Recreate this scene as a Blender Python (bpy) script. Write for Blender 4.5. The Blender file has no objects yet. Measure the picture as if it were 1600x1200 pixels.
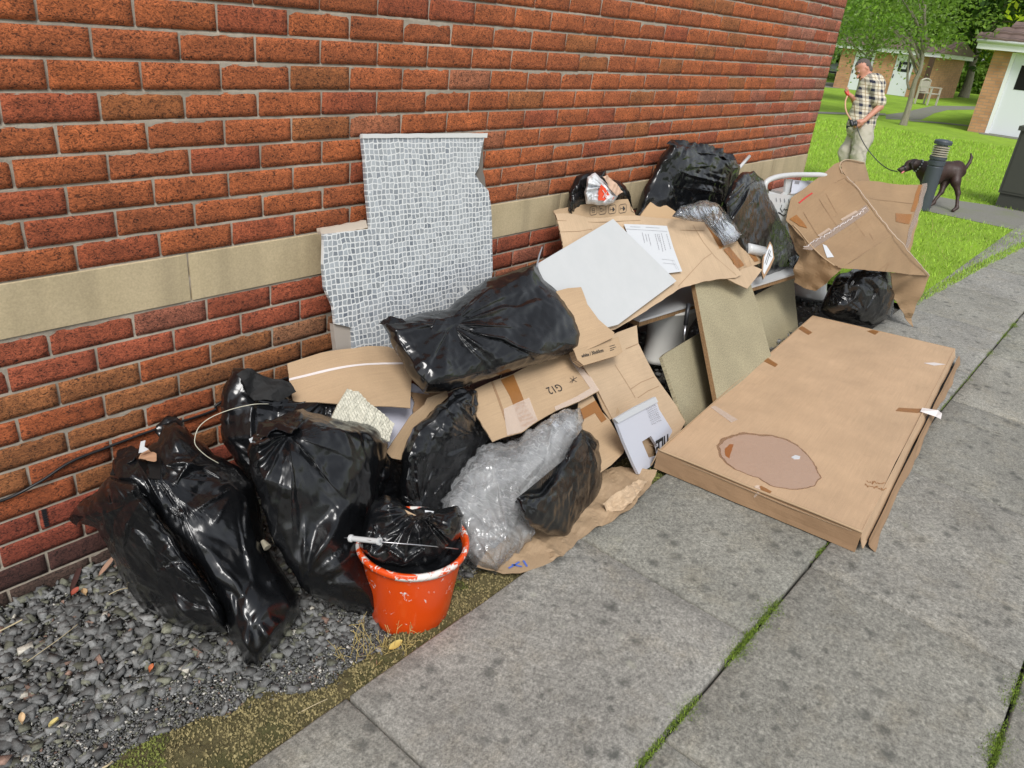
import bpy, bmesh, math, random
import numpy as np
from mathutils import Vector, Matrix
R_ = math.radians
random.seed(7); rng = np.random.default_rng(11)
S = bpy.context.scene
COL = S.collection
# ---------------------------------------------------------------- camera, sky, sun, exposure
CAM = np.array([-0.7511, -2.1019, 1.6166])
MR = np.array([[0.65360358, -0.75108488, 0.09313355], [-0.27502527, -0.35035023, -0.89533], [0.70509819, 0.55957682, -0.43555749]])
FPX = 1182.0
cd = bpy.data.cameras.new('camera'); cam = bpy.data.objects.new('camera', cd); COL.objects.link(cam)
cd.sensor_width = 36; cd.lens = 36 * FPX / 1600; cd.clip_start = .02; cd.clip_end = 600
m = Matrix.Identity(4)
for i in range(3):
    m[i][0] = MR[0][i]; m[i][1] = -MR[1][i]; m[i][2] = -MR[2][i]; m[i][3] = CAM[i]
cam.matrix_world = m
S.camera = cam
SUN_EL, SUN_AZ = 50, 226     # azimuth measured clockwise from +Y
w = bpy.data.worlds.new('World'); S.world = w; w.use_nodes = True
nt = w.node_tree; nt.nodes.clear()
sky = nt.nodes.new('ShaderNodeTexSky'); sky.sky_type = 'NISHITA'; sky.sun_disc = False
sky.sun_elevation = R_(SUN_EL); sky.sun_rotation = R_(SUN_AZ); sky.air_density = 1.0; sky.dust_density = 1.0; sky.ozone_density = 1.0
hs = nt.nodes.new('ShaderNodeHueSaturation'); hs.inputs['Saturation'].default_value = .28; hs.inputs['Value'].default_value = 1.0
bg = nt.nodes.new('ShaderNodeBackground'); bg.inputs[1].default_value = .12
wo = nt.nodes.new('ShaderNodeOutputWorld')
nt.links.new(sky.outputs[0], hs.inputs['Color']); nt.links.new(hs.outputs[0], bg.inputs[0]); nt.links.new(bg.outputs[0], wo.inputs[0])
sl = bpy.data.lights.new('sun', 'SUN'); sl.energy = 2.0; sl.angle = R_(24); sl.color = (1, .975, .94)
so = bpy.data.objects.new('sun', sl); COL.objects.link(so)
sd = Vector((math.sin(R_(SUN_AZ)) * math.cos(R_(SUN_EL)), math.cos(R_(SUN_AZ)) * math.cos(R_(SUN_EL)), math.sin(R_(SUN_EL))))
so.rotation_euler = sd.to_track_quat('Z', 'Y').to_euler(); so.location = (0, -4, 8)
S.view_settings.view_transform = 'Standard'; S.view_settings.look = 'None'
S.view_settings.exposure = 0.5; S.view_settings.gamma = 1
S.render.engine = 'CYCLES'
S.cycles.max_bounces = 8; S.cycles.transparent_max_bounces = 16; S.cycles.use_denoising = True

# ---------------------------------------------------------------- geometry helpers
def ray(x, y):
    return MR.T @ np.array([(x - 800) / FPX, (y - 600) / FPX, 1.0])
def hit(x, y, ax, v):            # where the line of sight through a pixel meets the plane ax = v
    d = ray(x, y); k = 'xyz'.index(ax); return CAM + d * (v - CAM[k]) / d[k]
def plane(*a):                   # plane through three (px, py, axis, value) points
    P = [hit(*q) if len(q) == 4 else np.array(q, float) for q in a]
    n = np.cross(P[1] - P[0], P[2] - P[0]); n /= np.linalg.norm(n)
    if n @ (CAM - P[0]) < 0: n = -n
    return n, n @ P[0]
def on(pl, x, y, off=0.0):
    d = ray(x, y); n, c = pl
    return CAM + d * ((c + off) - n @ CAM) / (n @ d)
def rays(pts):
    p = np.asarray(pts, float)
    return np.c_[(p[:, 0] - 800) / FPX, (p[:, 1] - 600) / FPX, np.ones(len(p))] @ MR
def on_many(pl, pts, off=0.0):
    D = rays(pts); n, c = pl
    return CAM + D * (((c + off) - n @ CAM) / (D @ n))[:, None]
def prj(P):
    d = (np.asarray(P) - CAM) @ MR.T
    return np.c_[800 + FPX * d[..., 0] / d[..., 2], 600 + FPX * d[..., 1] / d[..., 2]]

def vnoise(p, seed=0, octaves=1, gain=.5):     # smooth value noise in 3D, vectorised
    p = np.asarray(p, float); out = np.zeros(len(p)); amp = 1.0; tot = 0
    for o in range(octaves):
        q = p * (2 ** o) + seed * 17.31 + o * 5.7
        i = np.floor(q).astype(np.int64); f = q - i; f = f * f * (3 - 2 * f); v = np.zeros(len(p))
        for dx in (0, 1):
            for dy in (0, 1):
                for dz in (0, 1):
                    h = ((i[:, 0] + dx) * 73856093) ^ ((i[:, 1] + dy) * 19349663) ^ ((i[:, 2] + dz) * 83492791)
                    h = (h * 2654435761 + seed * 977) & 0xFFFFFFFF; h = ((h >> 13) ^ h) * 1274126177 & 0xFFFFFFFF
                    r = (h & 0xFFFF) / 32767.5 - 1
                    v += r * (f[:, 0] if dx else 1 - f[:, 0]) * (f[:, 1] if dy else 1 - f[:, 1]) * (f[:, 2] if dz else 1 - f[:, 2])
        out += v * amp; tot += amp; amp *= gain
    return out / tot

SIDES = {}
def mesh(name, V, F, mat, smooth=False, uv=None, col=None):
    me = bpy.data.meshes.new(name); V = np.asarray(V, np.float32)
    if isinstance(F, np.ndarray):
        k = F.shape[1]; me.vertices.add(len(V)); me.vertices.foreach_set('co', V.ravel())
        me.loops.add(F.size); me.loops.foreach_set('vertex_index', F.astype(np.int32).ravel())
        me.polygons.add(len(F)); me.polygons.foreach_set('loop_start', (np.arange(len(F)) * k).astype(np.int32))
        me.polygons.foreach_set('loop_total', np.full(len(F), k, np.int32)); me.update(calc_edges=True)
    else:
        me.from_pydata([tuple(map(float, v)) for v in V], [], [tuple(map(int, f)) for f in F]); me.update()
    if uv is not None:            # one uv per vertex
        l = me.uv_layers.new(name='UVMap'); li = np.empty(len(me.loops), np.int32); me.loops.foreach_get('vertex_index', li)
        l.data.foreach_set('uv', np.asarray(uv, np.float32)[li].ravel())
    if col is not None:           # one rgb per vertex
        a = me.color_attributes.new('col', 'FLOAT_COLOR', 'POINT'); c = np.ones((len(V), 4), np.float32); c[:, :3] = col
        a.data.foreach_set('color', c.ravel())
    if smooth: me.polygons.foreach_set('use_smooth', np.ones(len(me.polygons), bool))
    me.materials.append(mat)
    if SIDES.get('n') and SIDES.get('f') == len(F) and mat.name.startswith('cardboard'):      # torn edges of card show the corrugation
        me.materials.append(bpy.data.materials['corrugated_edge']); mi = np.zeros(len(me.polygons), np.int32); mi[-SIDES['n']:] = 1; me.polygons.foreach_set('material_index', mi)
    return me
def thing(name, label, cat, loc=(0, 0, 0), group=None):
    o = bpy.data.objects.new(name, None); COL.objects.link(o); o.empty_display_size = .1
    o.location = tuple(map(float, loc)); o['label'] = label; o['category'] = cat
    if group: o['group'] = group
    return o
def wloc(o):
    v = np.zeros(3)
    while o is not None: v += np.array(o.location); o = o.parent
    return v
def part(name, V, F, mat, parent, **k):      # vertices in world space; stored relative to the parent
    V = np.asarray(V, float)
    o = bpy.data.objects.new(name, mesh(name, V - wloc(parent), F, mat, **k)); COL.objects.link(o); o.parent = parent
    return o
def single(name, V, F, mat, label, cat, group=None, **k):   # a thing that is one mesh, origin at its base
    V = np.asarray(V, float); b = (V.min(0) + V.max(0)) / 2; b[2] = V[:, 2].min()
    o = bpy.data.objects.new(name, mesh(name, V - b, F, mat, **k)); COL.objects.link(o); o.location = tuple(b)
    o['label'] = label; o['category'] = cat
    if group: o['group'] = group
    return o
def setting(name, V, F, mat, kind='structure', **k):
    o = bpy.data.objects.new(name, mesh(name, V, F, mat, **k)); COL.objects.link(o); o['kind'] = kind
    return o
def join(*L):                    # merge (V, F) lists
    V = []; F = []; n = 0
    for v, f in L:
        V += [tuple(q) for q in v]; F += [tuple(i + n for i in g) for g in f]; n = len(V)
    return V, F
def box(a, b):
    (x0, y0, z0), (x1, y1, z1) = a, b
    V = [(x, y, z) for z in (z0, z1) for y in (y0, y1) for x in (x0, x1)]
    return V, [(0, 2, 3, 1), (4, 5, 7, 6), (0, 1, 5, 4), (1, 3, 7, 5), (3, 2, 6, 7), (2, 0, 4, 6)]
def obox(c, ux, uy, uz, sx, sy, sz):   # box from centre and axes, half sizes
    c, ux, uy, uz = [np.array(t, float) for t in (c, ux, uy, uz)]
    V = [c + i * sx * ux + j * sy * uy + k * sz * uz for k in (-1, 1) for j in (-1, 1) for i in (-1, 1)]
    return V, [(0, 2, 3, 1), (4, 5, 7, 6), (0, 1, 5, 4), (1, 3, 7, 5), (3, 2, 6, 7), (2, 0, 4, 6)]
def tube(pts, r, n=8, caps=True):
    P = np.asarray(pts, float); m_ = len(P); r = np.broadcast_to(r, (m_,)); V = []; F = []
    T = np.gradient(P, axis=0); T /= np.linalg.norm(T, axis=1)[:, None] + 1e-12
    u = np.cross(T[0], [0, 0, 1.0]);
    if np.linalg.norm(u) < 1e-3: u = np.cross(T[0], [1.0, 0, 0])
    for i in range(m_):
        u = u - T[i] * (u @ T[i]); u /= np.linalg.norm(u); v = np.cross(T[i], u)
        for k in range(n):
            a = 2 * math.pi * k / n; V.append(P[i] + r[i] * (u * math.cos(a) + v * math.sin(a)))
    for i in range(m_ - 1):
        for k in range(n): F.append((i * n + k, i * n + (k + 1) % n, (i + 1) * n + (k + 1) % n, (i + 1) * n + k))
    if caps: F.append(tuple(range(n - 1, -1, -1))); F.append(tuple((m_ - 1) * n + k for k in range(n)))
    return V, F
def spline(pts, n=40):            # Catmull-Rom
    P = np.asarray(pts, float); P = np.vstack([2 * P[0] - P[1], P, 2 * P[-1] - P[-2]]); out = []
    k = len(P) - 3
    for t in np.linspace(0, k - 1e-9, n):
        i = int(t); f = t - i; a, b, c, d = P[i:i + 4]
        out.append(.5 * (2 * b + (c - a) * f + (2 * a - 5 * b + 4 * c - d) * f * f + (3 * b - a - 3 * c + d) * f ** 3))
    return np.array(out)
def lathe(prof, c=(0, 0, 0), n=32, ax=(0, 0, 1)):
    ax = np.array(ax, float); ax /= np.linalg.norm(ax); u = np.cross(ax, [0, 1, 0] if abs(ax[1]) < .9 else [1, 0, 0]); u /= np.linalg.norm(u); v = np.cross(ax, u)
    V = []; F = []; c = np.array(c, float)
    for r, z in prof:
        for k in range(n):
            a = 2 * math.pi * k / n; V.append(c + ax * z + r * (u * math.cos(a) + v * math.sin(a)))
    for i in range(len(prof) - 1):
        for k in range(n): F.append((i * n + k, i * n + (k + 1) % n, (i + 1) * n + (k + 1) % n, (i + 1) * n + k))
    return V, F
def grid_faces(m_, n_, wrap=False):
    i, j = np.meshgrid(np.arange(m_ - 1), np.arange(n_ if wrap else n_ - 1), indexing='ij'); i = i.ravel(); j = j.ravel(); j2 = (j + 1) % n_
    return np.c_[i * n_ + j, i * n_ + j2, (i + 1) * n_ + j2, (i + 1) * n_ + j]

# ---------------------------------------------------------------- material helpers
class NM:
    def __init__(s, name, **pr):
        s.m = bpy.data.materials.new(name); s.m.use_nodes = True; s.t = s.m.node_tree; s.b = s.t.nodes['Principled BSDF']
        for k, v in pr.items(): s.b.inputs[k.replace('_', ' ')].default_value = v
    def n(s, ty, op=None, **kw):
        nd = s.t.nodes.new('ShaderNode' + ty)
        if op: 
            if hasattr(nd, 'operation'): nd.operation = op
            elif hasattr(nd, 'blend_type'): nd.blend_type = op
        for k, v in kw.items():
            if k.startswith('i'):
                key = int(k[1:]) if k[1:].isdigit() else k[1:].replace('_', ' ')
                sk = nd.inputs[key]
                if isinstance(v, bpy.types.NodeSocket): s.t.links.new(v, sk)
                else: sk.default_value = v
            else: setattr(nd, k, v)
        return nd
    def out(s, sock, name): s.t.links.new(sock, s.b.inputs[name]); return s
    def co(s, kind='Object'): return s.n('TexCoord').outputs[kind]
    def noise(s, co, scale, detail=4, rough=.5, dist=0, out=0):
        return s.n('TexNoise', iVector=co, iScale=scale, iDetail=detail, iRoughness=rough, iDistortion=dist).outputs[out]
    def vor(s, co, scale, feature='F1', out=0, rnd=1.0):
        return s.n('TexVoronoi', feature=feature, iVector=co, iScale=scale, iRandomness=rnd).outputs[out]
    def ramp(s, f, *stops, ip='LINEAR'):
        r = s.n('ValToRGB', i0=f); e = r.color_ramp.elements; r.color_ramp.interpolation = ip
        while len(e) > 1: e.remove(e[-1])
        for k, (p, c) in enumerate(stops):
            c = (c, c, c) if isinstance(c, (int, float)) else c
            el = e[0] if k == 0 else e.new(p); el.position = p; el.color = (*c, 1)
        return r.outputs[0]
    def mix(s, f, a, b, op='MIX'):
        nd = s.t.nodes.new('ShaderNodeMix'); nd.data_type = 'RGBA'; nd.blend_type = op
        for k, v in ((0, f), (6, a), (7, b)):
            if isinstance(v, bpy.types.NodeSocket): s.t.links.new(v, nd.inputs[k])
            elif k == 0: nd.inputs[0].default_value = v
            else: nd.inputs[k].default_value = (*((v,) * 3 if isinstance(v, (int, float)) else v), 1)
        return nd.outputs[2]
    def math(s, op, a, b=0.0, c=0.0):
        return s.n('Math', op, i0=a, i1=b, i2=c).outputs[0]
    def bump(s, h, strength=.5, dist=.01, normal=None):
        nd = s.n('Bump', iHeight=h, iStrength=strength, iDistance=dist)
        if normal: s.t.links.new(normal, nd.inputs['Normal'])
        s.t.links.new(nd.outputs[0], s.b.inputs['Normal']); return nd.outputs[0]
    def attr(s, name='col'): return s.n('Attribute', attribute_name=name).outputs['Color']
    def mapping(s, co, scale=(1, 1, 1), rot=(0, 0, 0), loc=(0, 0, 0)):
        return s.n('Mapping', iVector=co, iScale=scale, iRotation=rot, iLocation=loc).outputs[0]
def plain(name, col, rough=.6, **k):
    q = NM(name, Roughness=rough, **k); q.b.inputs['Base Color'].default_value = (*col, 1); return q.m
# ---------------------------------------------------------------- materials
def m_black(name='black_plastic', rough=.2):
    q = NM(name); c = q.co()
    q.b.inputs['Base Color'].default_value = (.006, .0065, .0075, 1); q.b.inputs['IOR'].default_value = 1.56
    n1 = q.noise(c, 9, 3, .5); q.out(q.ramp(n1, (.3, rough - .06), (.7, rough + .12)), 'Roughness')
    a = q.noise(c, 22, 2, .5, .6); b = q.noise(c, 80, 2, .5)
    v = q.vor(q.n('VectorMath', 'ADD', i0=c, i1=q.n('VectorMath', 'SCALE', i0=q.noise(c, 9, 2, .5, 0, 1), i3=.12).outputs[0]).outputs[0], 14, 'DISTANCE_TO_EDGE')
    h = q.math('ADD', q.math('MULTIPLY', a, .3), q.math('ADD', q.math('MULTIPLY', b, .08), q.math('MULTIPLY', q.math('MINIMUM', v, .1), .5)))
    q.bump(h, .10, .01)
    return q.m
BLACK = m_black()
def m_brick():
    q = NM('rustic_brick', Roughness=.9); c = q.co(); a = q.attr()
    w_ = q.noise(q.mapping(c, (1, 1, 1.5)), 95, 5, .75, 1.5); f = q.noise(c, 320, 3, .7); big = q.noise(c, 11, 3, .5)
    pit = q.ramp(w_, (.38, 0.08), (.47, .62), (.56, 1.0), (.72, 1.3))
    col = q.mix(1.0, a, pit, 'MULTIPLY'); col = q.mix(1.0, col, q.ramp(big, (.3, .78), (.7, 1.18)), 'MULTIPLY')
    col = q.mix(q.ramp(f, (.68, 0), (.76, .35)), col, (.5, .32, .22))
    col = q.mix(1.0, col, q.ramp(q.vor(c, 150), (.0, .25), (.16, 1.0)), 'MULTIPLY')
    q.out(col, 'Base Color')
    h = q.math('ADD', q.math('MULTIPLY', w_, 1.0), q.math('MULTIPLY', f, .35)); q.bump(h, .8, .006)
    return q.m
def m_mortar():
    q = NM('mortar', Roughness=.95); c = q.co(); n = q.noise(c, 60, 5, .7); n2 = q.noise(c, 5, 3)
    col = q.mix(n, (.22, .19, .15), (.46, .395, .315)); col = q.mix(1.0, col, q.ramp(n2, (.3, .7), (.7, 1.15)), 'MULTIPLY')
    q.out(col, 'Base Color'); q.bump(q.noise(c, 220, 4, .7), .7, .004); return q.m
def m_stone():
    q = NM('band_stone', Roughness=.85); c = q.co(); n = q.noise(c, 6, 5, .6); f = q.noise(c, 160, 3, .7)
    col = q.mix(n, (.41, .33, .195), (.58, .47, .30)); col = q.mix(1.0, col, q.ramp(f, (.3, .85), (.7, 1.1)), 'MULTIPLY')
    st = q.noise(q.mapping(c, (1, 1, .12)), 9, 3); col = q.mix(1.0, col, q.ramp(st, (.3, .78), (.55, 1.0)), 'MULTIPLY')
    q.out(col, 'Base Color'); q.bump(f, .25, .002); return q.m
def m_slab():
    q = NM('concrete_slab', Roughness=.9); c = q.co(); a = q.attr()
    f = q.noise(c, 105, 7, .95); m_ = q.noise(c, 38, 5, .75); l = q.noise(c, 2.6, 5, .65); l2 = q.noise(q.mapping(c, loc=(9, 4, 0)), 6, 5, .7)
    col = q.mix(q.ramp(f, (.32, 0), (.68, 1)), (.034, .034, .029), (.50, .49, .44)); col = q.mix(1.0, col, q.ramp(m_, (.3, .72), (.7, 1.2)), 'MULTIPLY')
    gr_ = q.noise(c, 52, 3, .8); col = q.mix(1.0, col, q.ramp(gr_, (.35, .84), (.65, 1.16)), 'MULTIPLY'); col = q.mix(1.0, col, a, 'MULTIPLY')
    dw = q.n('VectorMath', 'ADD', i0=c, i1=q.n('VectorMath', 'SCALE', i0=q.noise(c, 30, 4, .7, 0, 1), i3=.05).outputs[0]).outputs[0]
    def spots(co, sc, lo, hi, s0, s1, selsc, k): return q.math('MULTIPLY', q.math('MULTIPLY', q.ramp(q.vor(co, sc), (lo, 1), (hi, 0)), q.ramp(q.noise(q.mapping(c, loc=(sc, 1, 2)), selsc, 3), (s0, 0), (s1, 1))), k)
    col = q.mix(spots(dw, 12, .1, .32, .42, .55, 5, .72), col, (.07, .072, .064))
    col = q.mix(spots(dw, 22, .1, .32, .44, .56, 7, .62), col, (.07, .072, .064))
    col = q.mix(spots(dw, 7, .08, .26, .48, .6, 2.5, .5), col, (.085, .086, .076))
    col = q.mix(spots(q.mapping(dw, loc=(3, 5, 1)), 9, .03, .18, .46, .58, 3, .6), col, (.36, .36, .29))
    col = q.mix(spots(q.mapping(dw, loc=(1, 8, 4)), 17, .02, .14, .5, .62, 3, .55), col, (.42, .40, .33))
    col = q.mix(q.ramp(l2, (.5, 0), (.75, .4)), col, q.mix(1.0, col, (1.12, 1.0, .8), 'MULTIPLY'))
    col = q.mix(1.0, col, q.ramp(l, (.3, .76), (.7, 1.14)), 'MULTIPLY')
    q.out(col, 'Base Color'); q.bump(q.math('ADD', f, q.math('MULTIPLY', m_, .5)), .45, .003); return q.m
def m_attr(name, rough=.85, bump=.4, scale=150, var=.35):
    q = NM(name, Roughness=rough); c = q.co(); n = q.noise(c, scale, 4, .7)
    q.out(q.mix(1.0, q.attr(), q.ramp(n, (.3, 1 - var), (.7, 1 + var)), 'MULTIPLY'), 'Base Color'); q.bump(n, bump, .003); return q.m
def m_soil():
    q = NM('soil', Roughness=1); c = q.co(); n = q.noise(c, 45, 6, .75)
    q.out(q.mix(n, (.02, .019, .016), (.16, .15, .13)), 'Base Color'); q.bump(n, .9, .012); return q.m
def m_moss():
    q = NM('moss', Roughness=1); c = q.co(); n = q.noise(c, 130, 5, .8); b = q.noise(c, 9, 4)
    col = q.mix(n, (.04, .033, .014), (.24, .20, .09)); col = q.mix(q.ramp(b, (.4, 0), (.65, .75)), col, q.mix(n, (.025, .03, .008), (.15, .15, .05)))
    q.out(col, 'Base Color'); q.bump(n, 1, .008); return q.m
def m_card(name='cardboard', base=(.43, .30, .18), axis=0, flute=.0, rough=.75, wrink=.3):
    q = NM(name, Roughness=rough); u = q.co('UV'); c = q.co()
    n = q.noise(u, 3.5, 4, .6); f = q.noise(u, 260, 3, .7); st = q.noise(q.mapping(u, (1.2, 34, 1) if axis == 0 else (34, 1.2, 1)), 5, 3, .6)
    col = q.mix(1.0, base, q.ramp(n, (.25, .86), (.75, 1.12)), 'MULTIPLY'); col = q.mix(1.0, col, q.ramp(f, (.3, .88), (.7, 1.08)), 'MULTIPLY')
    col = q.mix(1.0, col, q.ramp(st, (.3, .93), (.7, 1.05)), 'MULTIPLY')
    sm = q.noise(q.mapping(u, loc=(4, 4, 0)), 9, 4, .7); col = q.mix(q.ramp(sm, (.62, 0), (.78, .35)), col, tuple(t * .55 for t in base))
    q.out(col, 'Base Color')
    h = q.math('ADD', q.math('MULTIPLY', q.noise(u, 16, 4, .6), wrink), q.math('MULTIPLY', st, .25))
    if flute:
        wv = q.n('TexWave', iVector=u, iScale=flute, bands_direction='X' if axis else 'Y').outputs[0]; h = q.math('ADD', h, q.math('MULTIPLY', wv, .06))
    q.bump(h, .35, .006)
    return q.m
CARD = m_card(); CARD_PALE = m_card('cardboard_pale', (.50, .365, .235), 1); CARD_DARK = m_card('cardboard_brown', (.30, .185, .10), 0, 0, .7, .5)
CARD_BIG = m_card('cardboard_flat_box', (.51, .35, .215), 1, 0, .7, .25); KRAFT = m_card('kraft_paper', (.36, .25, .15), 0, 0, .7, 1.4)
EDGE = NM('corrugated_edge', Roughness=.9); EDGE.out(EDGE.mix(EDGE.n('TexWave', iVector=EDGE.co('UV'), iScale=70.0, iDistortion=1.5).outputs[0], (.10, .06, .03), (.52, .37, .24)), 'Base Color'); EDGE = EDGE.m
def m_tape(name, col, a):
    q = NM(name, Roughness=.28, Alpha=a); q.b.inputs['Base Color'].default_value = (*col, 1); u = q.co()
    q.bump(q.noise(u, 70, 3, .6, 1), .5, .004); return q.m
TAPE = m_tape('brown_tape', (.34, .15, .045), .8); TAPE_CLEAR = m_tape('clear_tape', (.75, .62, .52), .42)
WHITE_TAPE = m_tape('white_tape', (.78, .72, .70), .9)
INK = plain('black_ink', (.02, .02, .02), .7); INK_GREY = plain('grey_ink', (.22, .22, .24), .8); RED_INK = plain('red_ink', (.5, .03, .03), .6); BLUE_INK = plain('blue_ink', (.08, .15, .5), .6)
def m_mosaic():
    q = NM('mosaic_tile_sheet', Roughness=.22); u = q.co('UV')
    w1 = q.noise(u, 11, 2, .5, 0, 1); w2 = q.noise(u, 45, 2, .5, 0, 1)
    dx = q.n('VectorMath', 'SCALE', i0=q.n('VectorMath', 'SUBTRACT', i0=w1, i1=(.5, .5, .5)).outputs[0], i3=.02).outputs[0]
    dy = q.n('VectorMath', 'SCALE', i0=q.n('VectorMath', 'SUBTRACT', i0=w2, i1=(.5, .5, .5)).outputs[0], i3=.008).outputs[0]
    p = q.n('VectorMath', 'ADD', i0=q.n('VectorMath', 'ADD', i0=u, i1=dx).outputs[0], i1=dy).outputs[0]
    v = q.n('TexVoronoi', feature='DISTANCE_TO_EDGE', iVector=p, iScale=53.0, iRandomness=.2).outputs[0]
    k = q.n('TexVoronoi', feature='F1', iVector=p, iScale=53.0, iRandomness=.2).outputs['Color']
    r = q.n('SeparateColor', i0=k).outputs[0]; g = q.n('SeparateColor', i0=k).outputs[1]
    tc = q.mix(r, (.13, .15, .18), (.37, .40, .43)); tc = q.mix(q.math('MULTIPLY', g, .35), tc, (.36, .37, .36))
    gm = q.ramp(v, (.085, 0), (.13, 1)); big = q.noise(u, 3, 3)
    col = q.mix(gm, (.66, .67, .66), tc); col = q.mix(q.ramp(big, (.4, 0), (.8, .35)), col, (.55, .57, .58)); q.out(col, 'Base Color')
    q.out(q.ramp(gm, (0, .75), (1, .3)), 'Roughness'); q.bump(gm, .3, .002); return q.m
MOSAIC = m_mosaic()
def m_chip(name='chipboard', base=(.28, .245, .155)):
    q = NM(name, Roughness=.85); c = q.co('UV'); v = q.vor(c, 420); n = q.noise(c, 130, 5, .85); b = q.noise(c, 4, 3)
    col = q.mix(q.ramp(n, (.3, 0), (.7, 1)), tuple(t * .5 for t in base), tuple(t * 1.6 for t in base)); col = q.mix(1.0, col, q.ramp(v, (0, .75), (.6, 1.15)), 'MULTIPLY')
    col = q.mix(1.0, col, q.ramp(b, (.3, .88), (.7, 1.1)), 'MULTIPLY'); q.out(col, 'Base Color'); q.bump(n, .4, .002); return q.m
CHIP = m_chip(); CHIP_EDGE = m_chip('chipboard_edge', (.22, .13, .06))
WHITE_PANEL = NM('white_laminate', Roughness=.4)
WHITE_PANEL.out(WHITE_PANEL.mix(WHITE_PANEL.noise(WHITE_PANEL.co('UV'), 9, 5, .7), (.47, .49, .49), (.55, .56, .56)), 'Base Color'); WHITE_PANEL = WHITE_PANEL.m
WHITE_PLASTIC = plain('white_plastic', (.55, .56, .56), .3); WHITE_CARD = plain('white_card', (.56, .58, .65), .6); PAPER = plain('paper', (.56, .58, .60), .7)
CERAMIC = plain('white_ceramic', (.42, .43, .42), .15); DARK_METAL = plain('dark_metal', (.02, .021, .024), .35); STEEL = plain('steel_wire', (.5, .5, .52), .3, Metallic=.9)
FOAM = plain('packing_sheet', (.52, .52, .60), .55)
def m_orange():
    q = NM('orange_plastic'); c = q.co(); n = q.noise(c, 22, 5, .7, 1.2); n2 = q.noise(q.mapping(c, (1, 1, .3)), 30, 4, .7)
    a = q.n('SeparateColor', i0=q.attr()).outputs[0]
    t = q.math('ADD', n, a); col = q.mix(q.ramp(t, (.72, 0), (.76, 1)), (.70, .07, .006), (.72, .70, .66))
    col = q.mix(q.ramp(n2, (.6, 0), (.75, .45)), col, (.80, .22, .10)); q.out(col, 'Base Color'); q.out(q.ramp(t, (.7, .3), (.8, .75)), 'Roughness')
    q.bump(n2, .15, .003); return q.m
ORANGE = m_orange()
def m_clear(name, alpha, col=(.8, .81, .82), rough=.12, sc=14):
    """thin clear film: mostly see-through, white where it is creased"""
    q = NM(name, Roughness=rough); c = q.co(); q.b.inputs['IOR'].default_value = 1.45
    w_ = q.mapping(q.n('VectorMath', 'ADD', i0=c, i1=q.n('VectorMath', 'SCALE', i0=q.noise(c, 5, 3, .6, 0, 1), i3=.07).outputs[0]).outputs[0], (1, 1, 1), (R_(25), R_(40), 0))
    def ridge(sc2): return q.math('SUBTRACT', 1.0, q.math('ABSOLUTE', q.math('MULTIPLY', q.math('SUBTRACT', q.noise(q.mapping(w_, (1, 1, .13)), sc2, 3, .6), .5), 7.0)))
    r1, r2 = ridge(sc), ridge(sc * 2.4); n = q.noise(c, 9, 4, .6)
    cr = q.math('MAXIMUM', q.ramp(r1, (.90, 0), (1, 1)), q.math('MULTIPLY', q.ramp(r2, (.90, 0), (1, 1)), .6))
    al = q.math('ADD', q.math('MULTIPLY', cr, .30), q.ramp(n, (.3, alpha * .4), (.7, alpha * 1.6)))
    hgt = q.math('ADD', q.math('MAXIMUM', r1, 0.0), q.math('MULTIPLY', q.math('MAXIMUM', r2, 0.0), .2)); bm_ = q.n('Bump', iHeight=hgt, iStrength=.25, iDistance=.008).outputs[0]
    df = q.n('BsdfDiffuse', iColor=(*col, 1)); tl_ = q.n('BsdfTranslucent', iColor=(*col, 1)); gl = q.n('BsdfGlossy', iRoughness=rough); tr = q.n('BsdfTransparent'); gl.inputs[0].default_value = (.95, .96, .97, 1)
    for k in (df, tl_, gl): q.t.links.new(bm_, k.inputs['Normal'])
    body_ = q.n('MixShader', i0=.5, i1=df.outputs[0], i2=tl_.outputs[0]); a1 = q.n('MixShader', i0=al, i1=tr.outputs[0], i2=body_.outputs[0])
    fr_ = q.n('Fresnel', iIOR=1.55); q.t.links.new(bm_, fr_.inputs['Normal']); a2 = q.n('MixShader', i0=q.math('MULTIPLY', fr_.outputs[0], 1.0), i1=a1.outputs[0], i2=gl.outputs[0])
    q.t.links.new(a2.outputs[0], q.t.nodes['Material Output'].inputs[0]); return q.m
CLEAR_BAG = m_clear('clear_polythene', .34, (.85, .86, .86), .12); CLEAR_WRAP = m_clear('clear_wrap', .07, (.7, .72, .74), .06, 18)
def m_grass_ground():
    q = NM('lawn_turf', Roughness=1); c = q.co(); n = q.noise(c, 1.1, 5, .7); f = q.noise(q.mapping(c, (3, 3, 1)), 9, 5, .8)
    col = q.mix(f, (.15, .28, .012), (.34, .52, .035)); col = q.mix(1.0, col, q.ramp(n, (.3, .75), (.7, 1.15)), 'MULTIPLY'); q.out(col, 'Base Color'); q.bump(f, .7, .03); return q.m
def m_path():
    q = NM('tarmac_path', Roughness=.95); c = q.co(); n = q.noise(c, 60, 5, .8); b = q.noise(c, 1.6, 4, .6)
    col = q.mix(n, (.12, .12, .10), (.28, .27, .235)); col = q.mix(q.ramp(b, (.5, 0), (.7, .5)), col, (.16, .20, .06)); q.out(col, 'Base Color'); q.bump(n, .4, .004); return q.m
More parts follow.
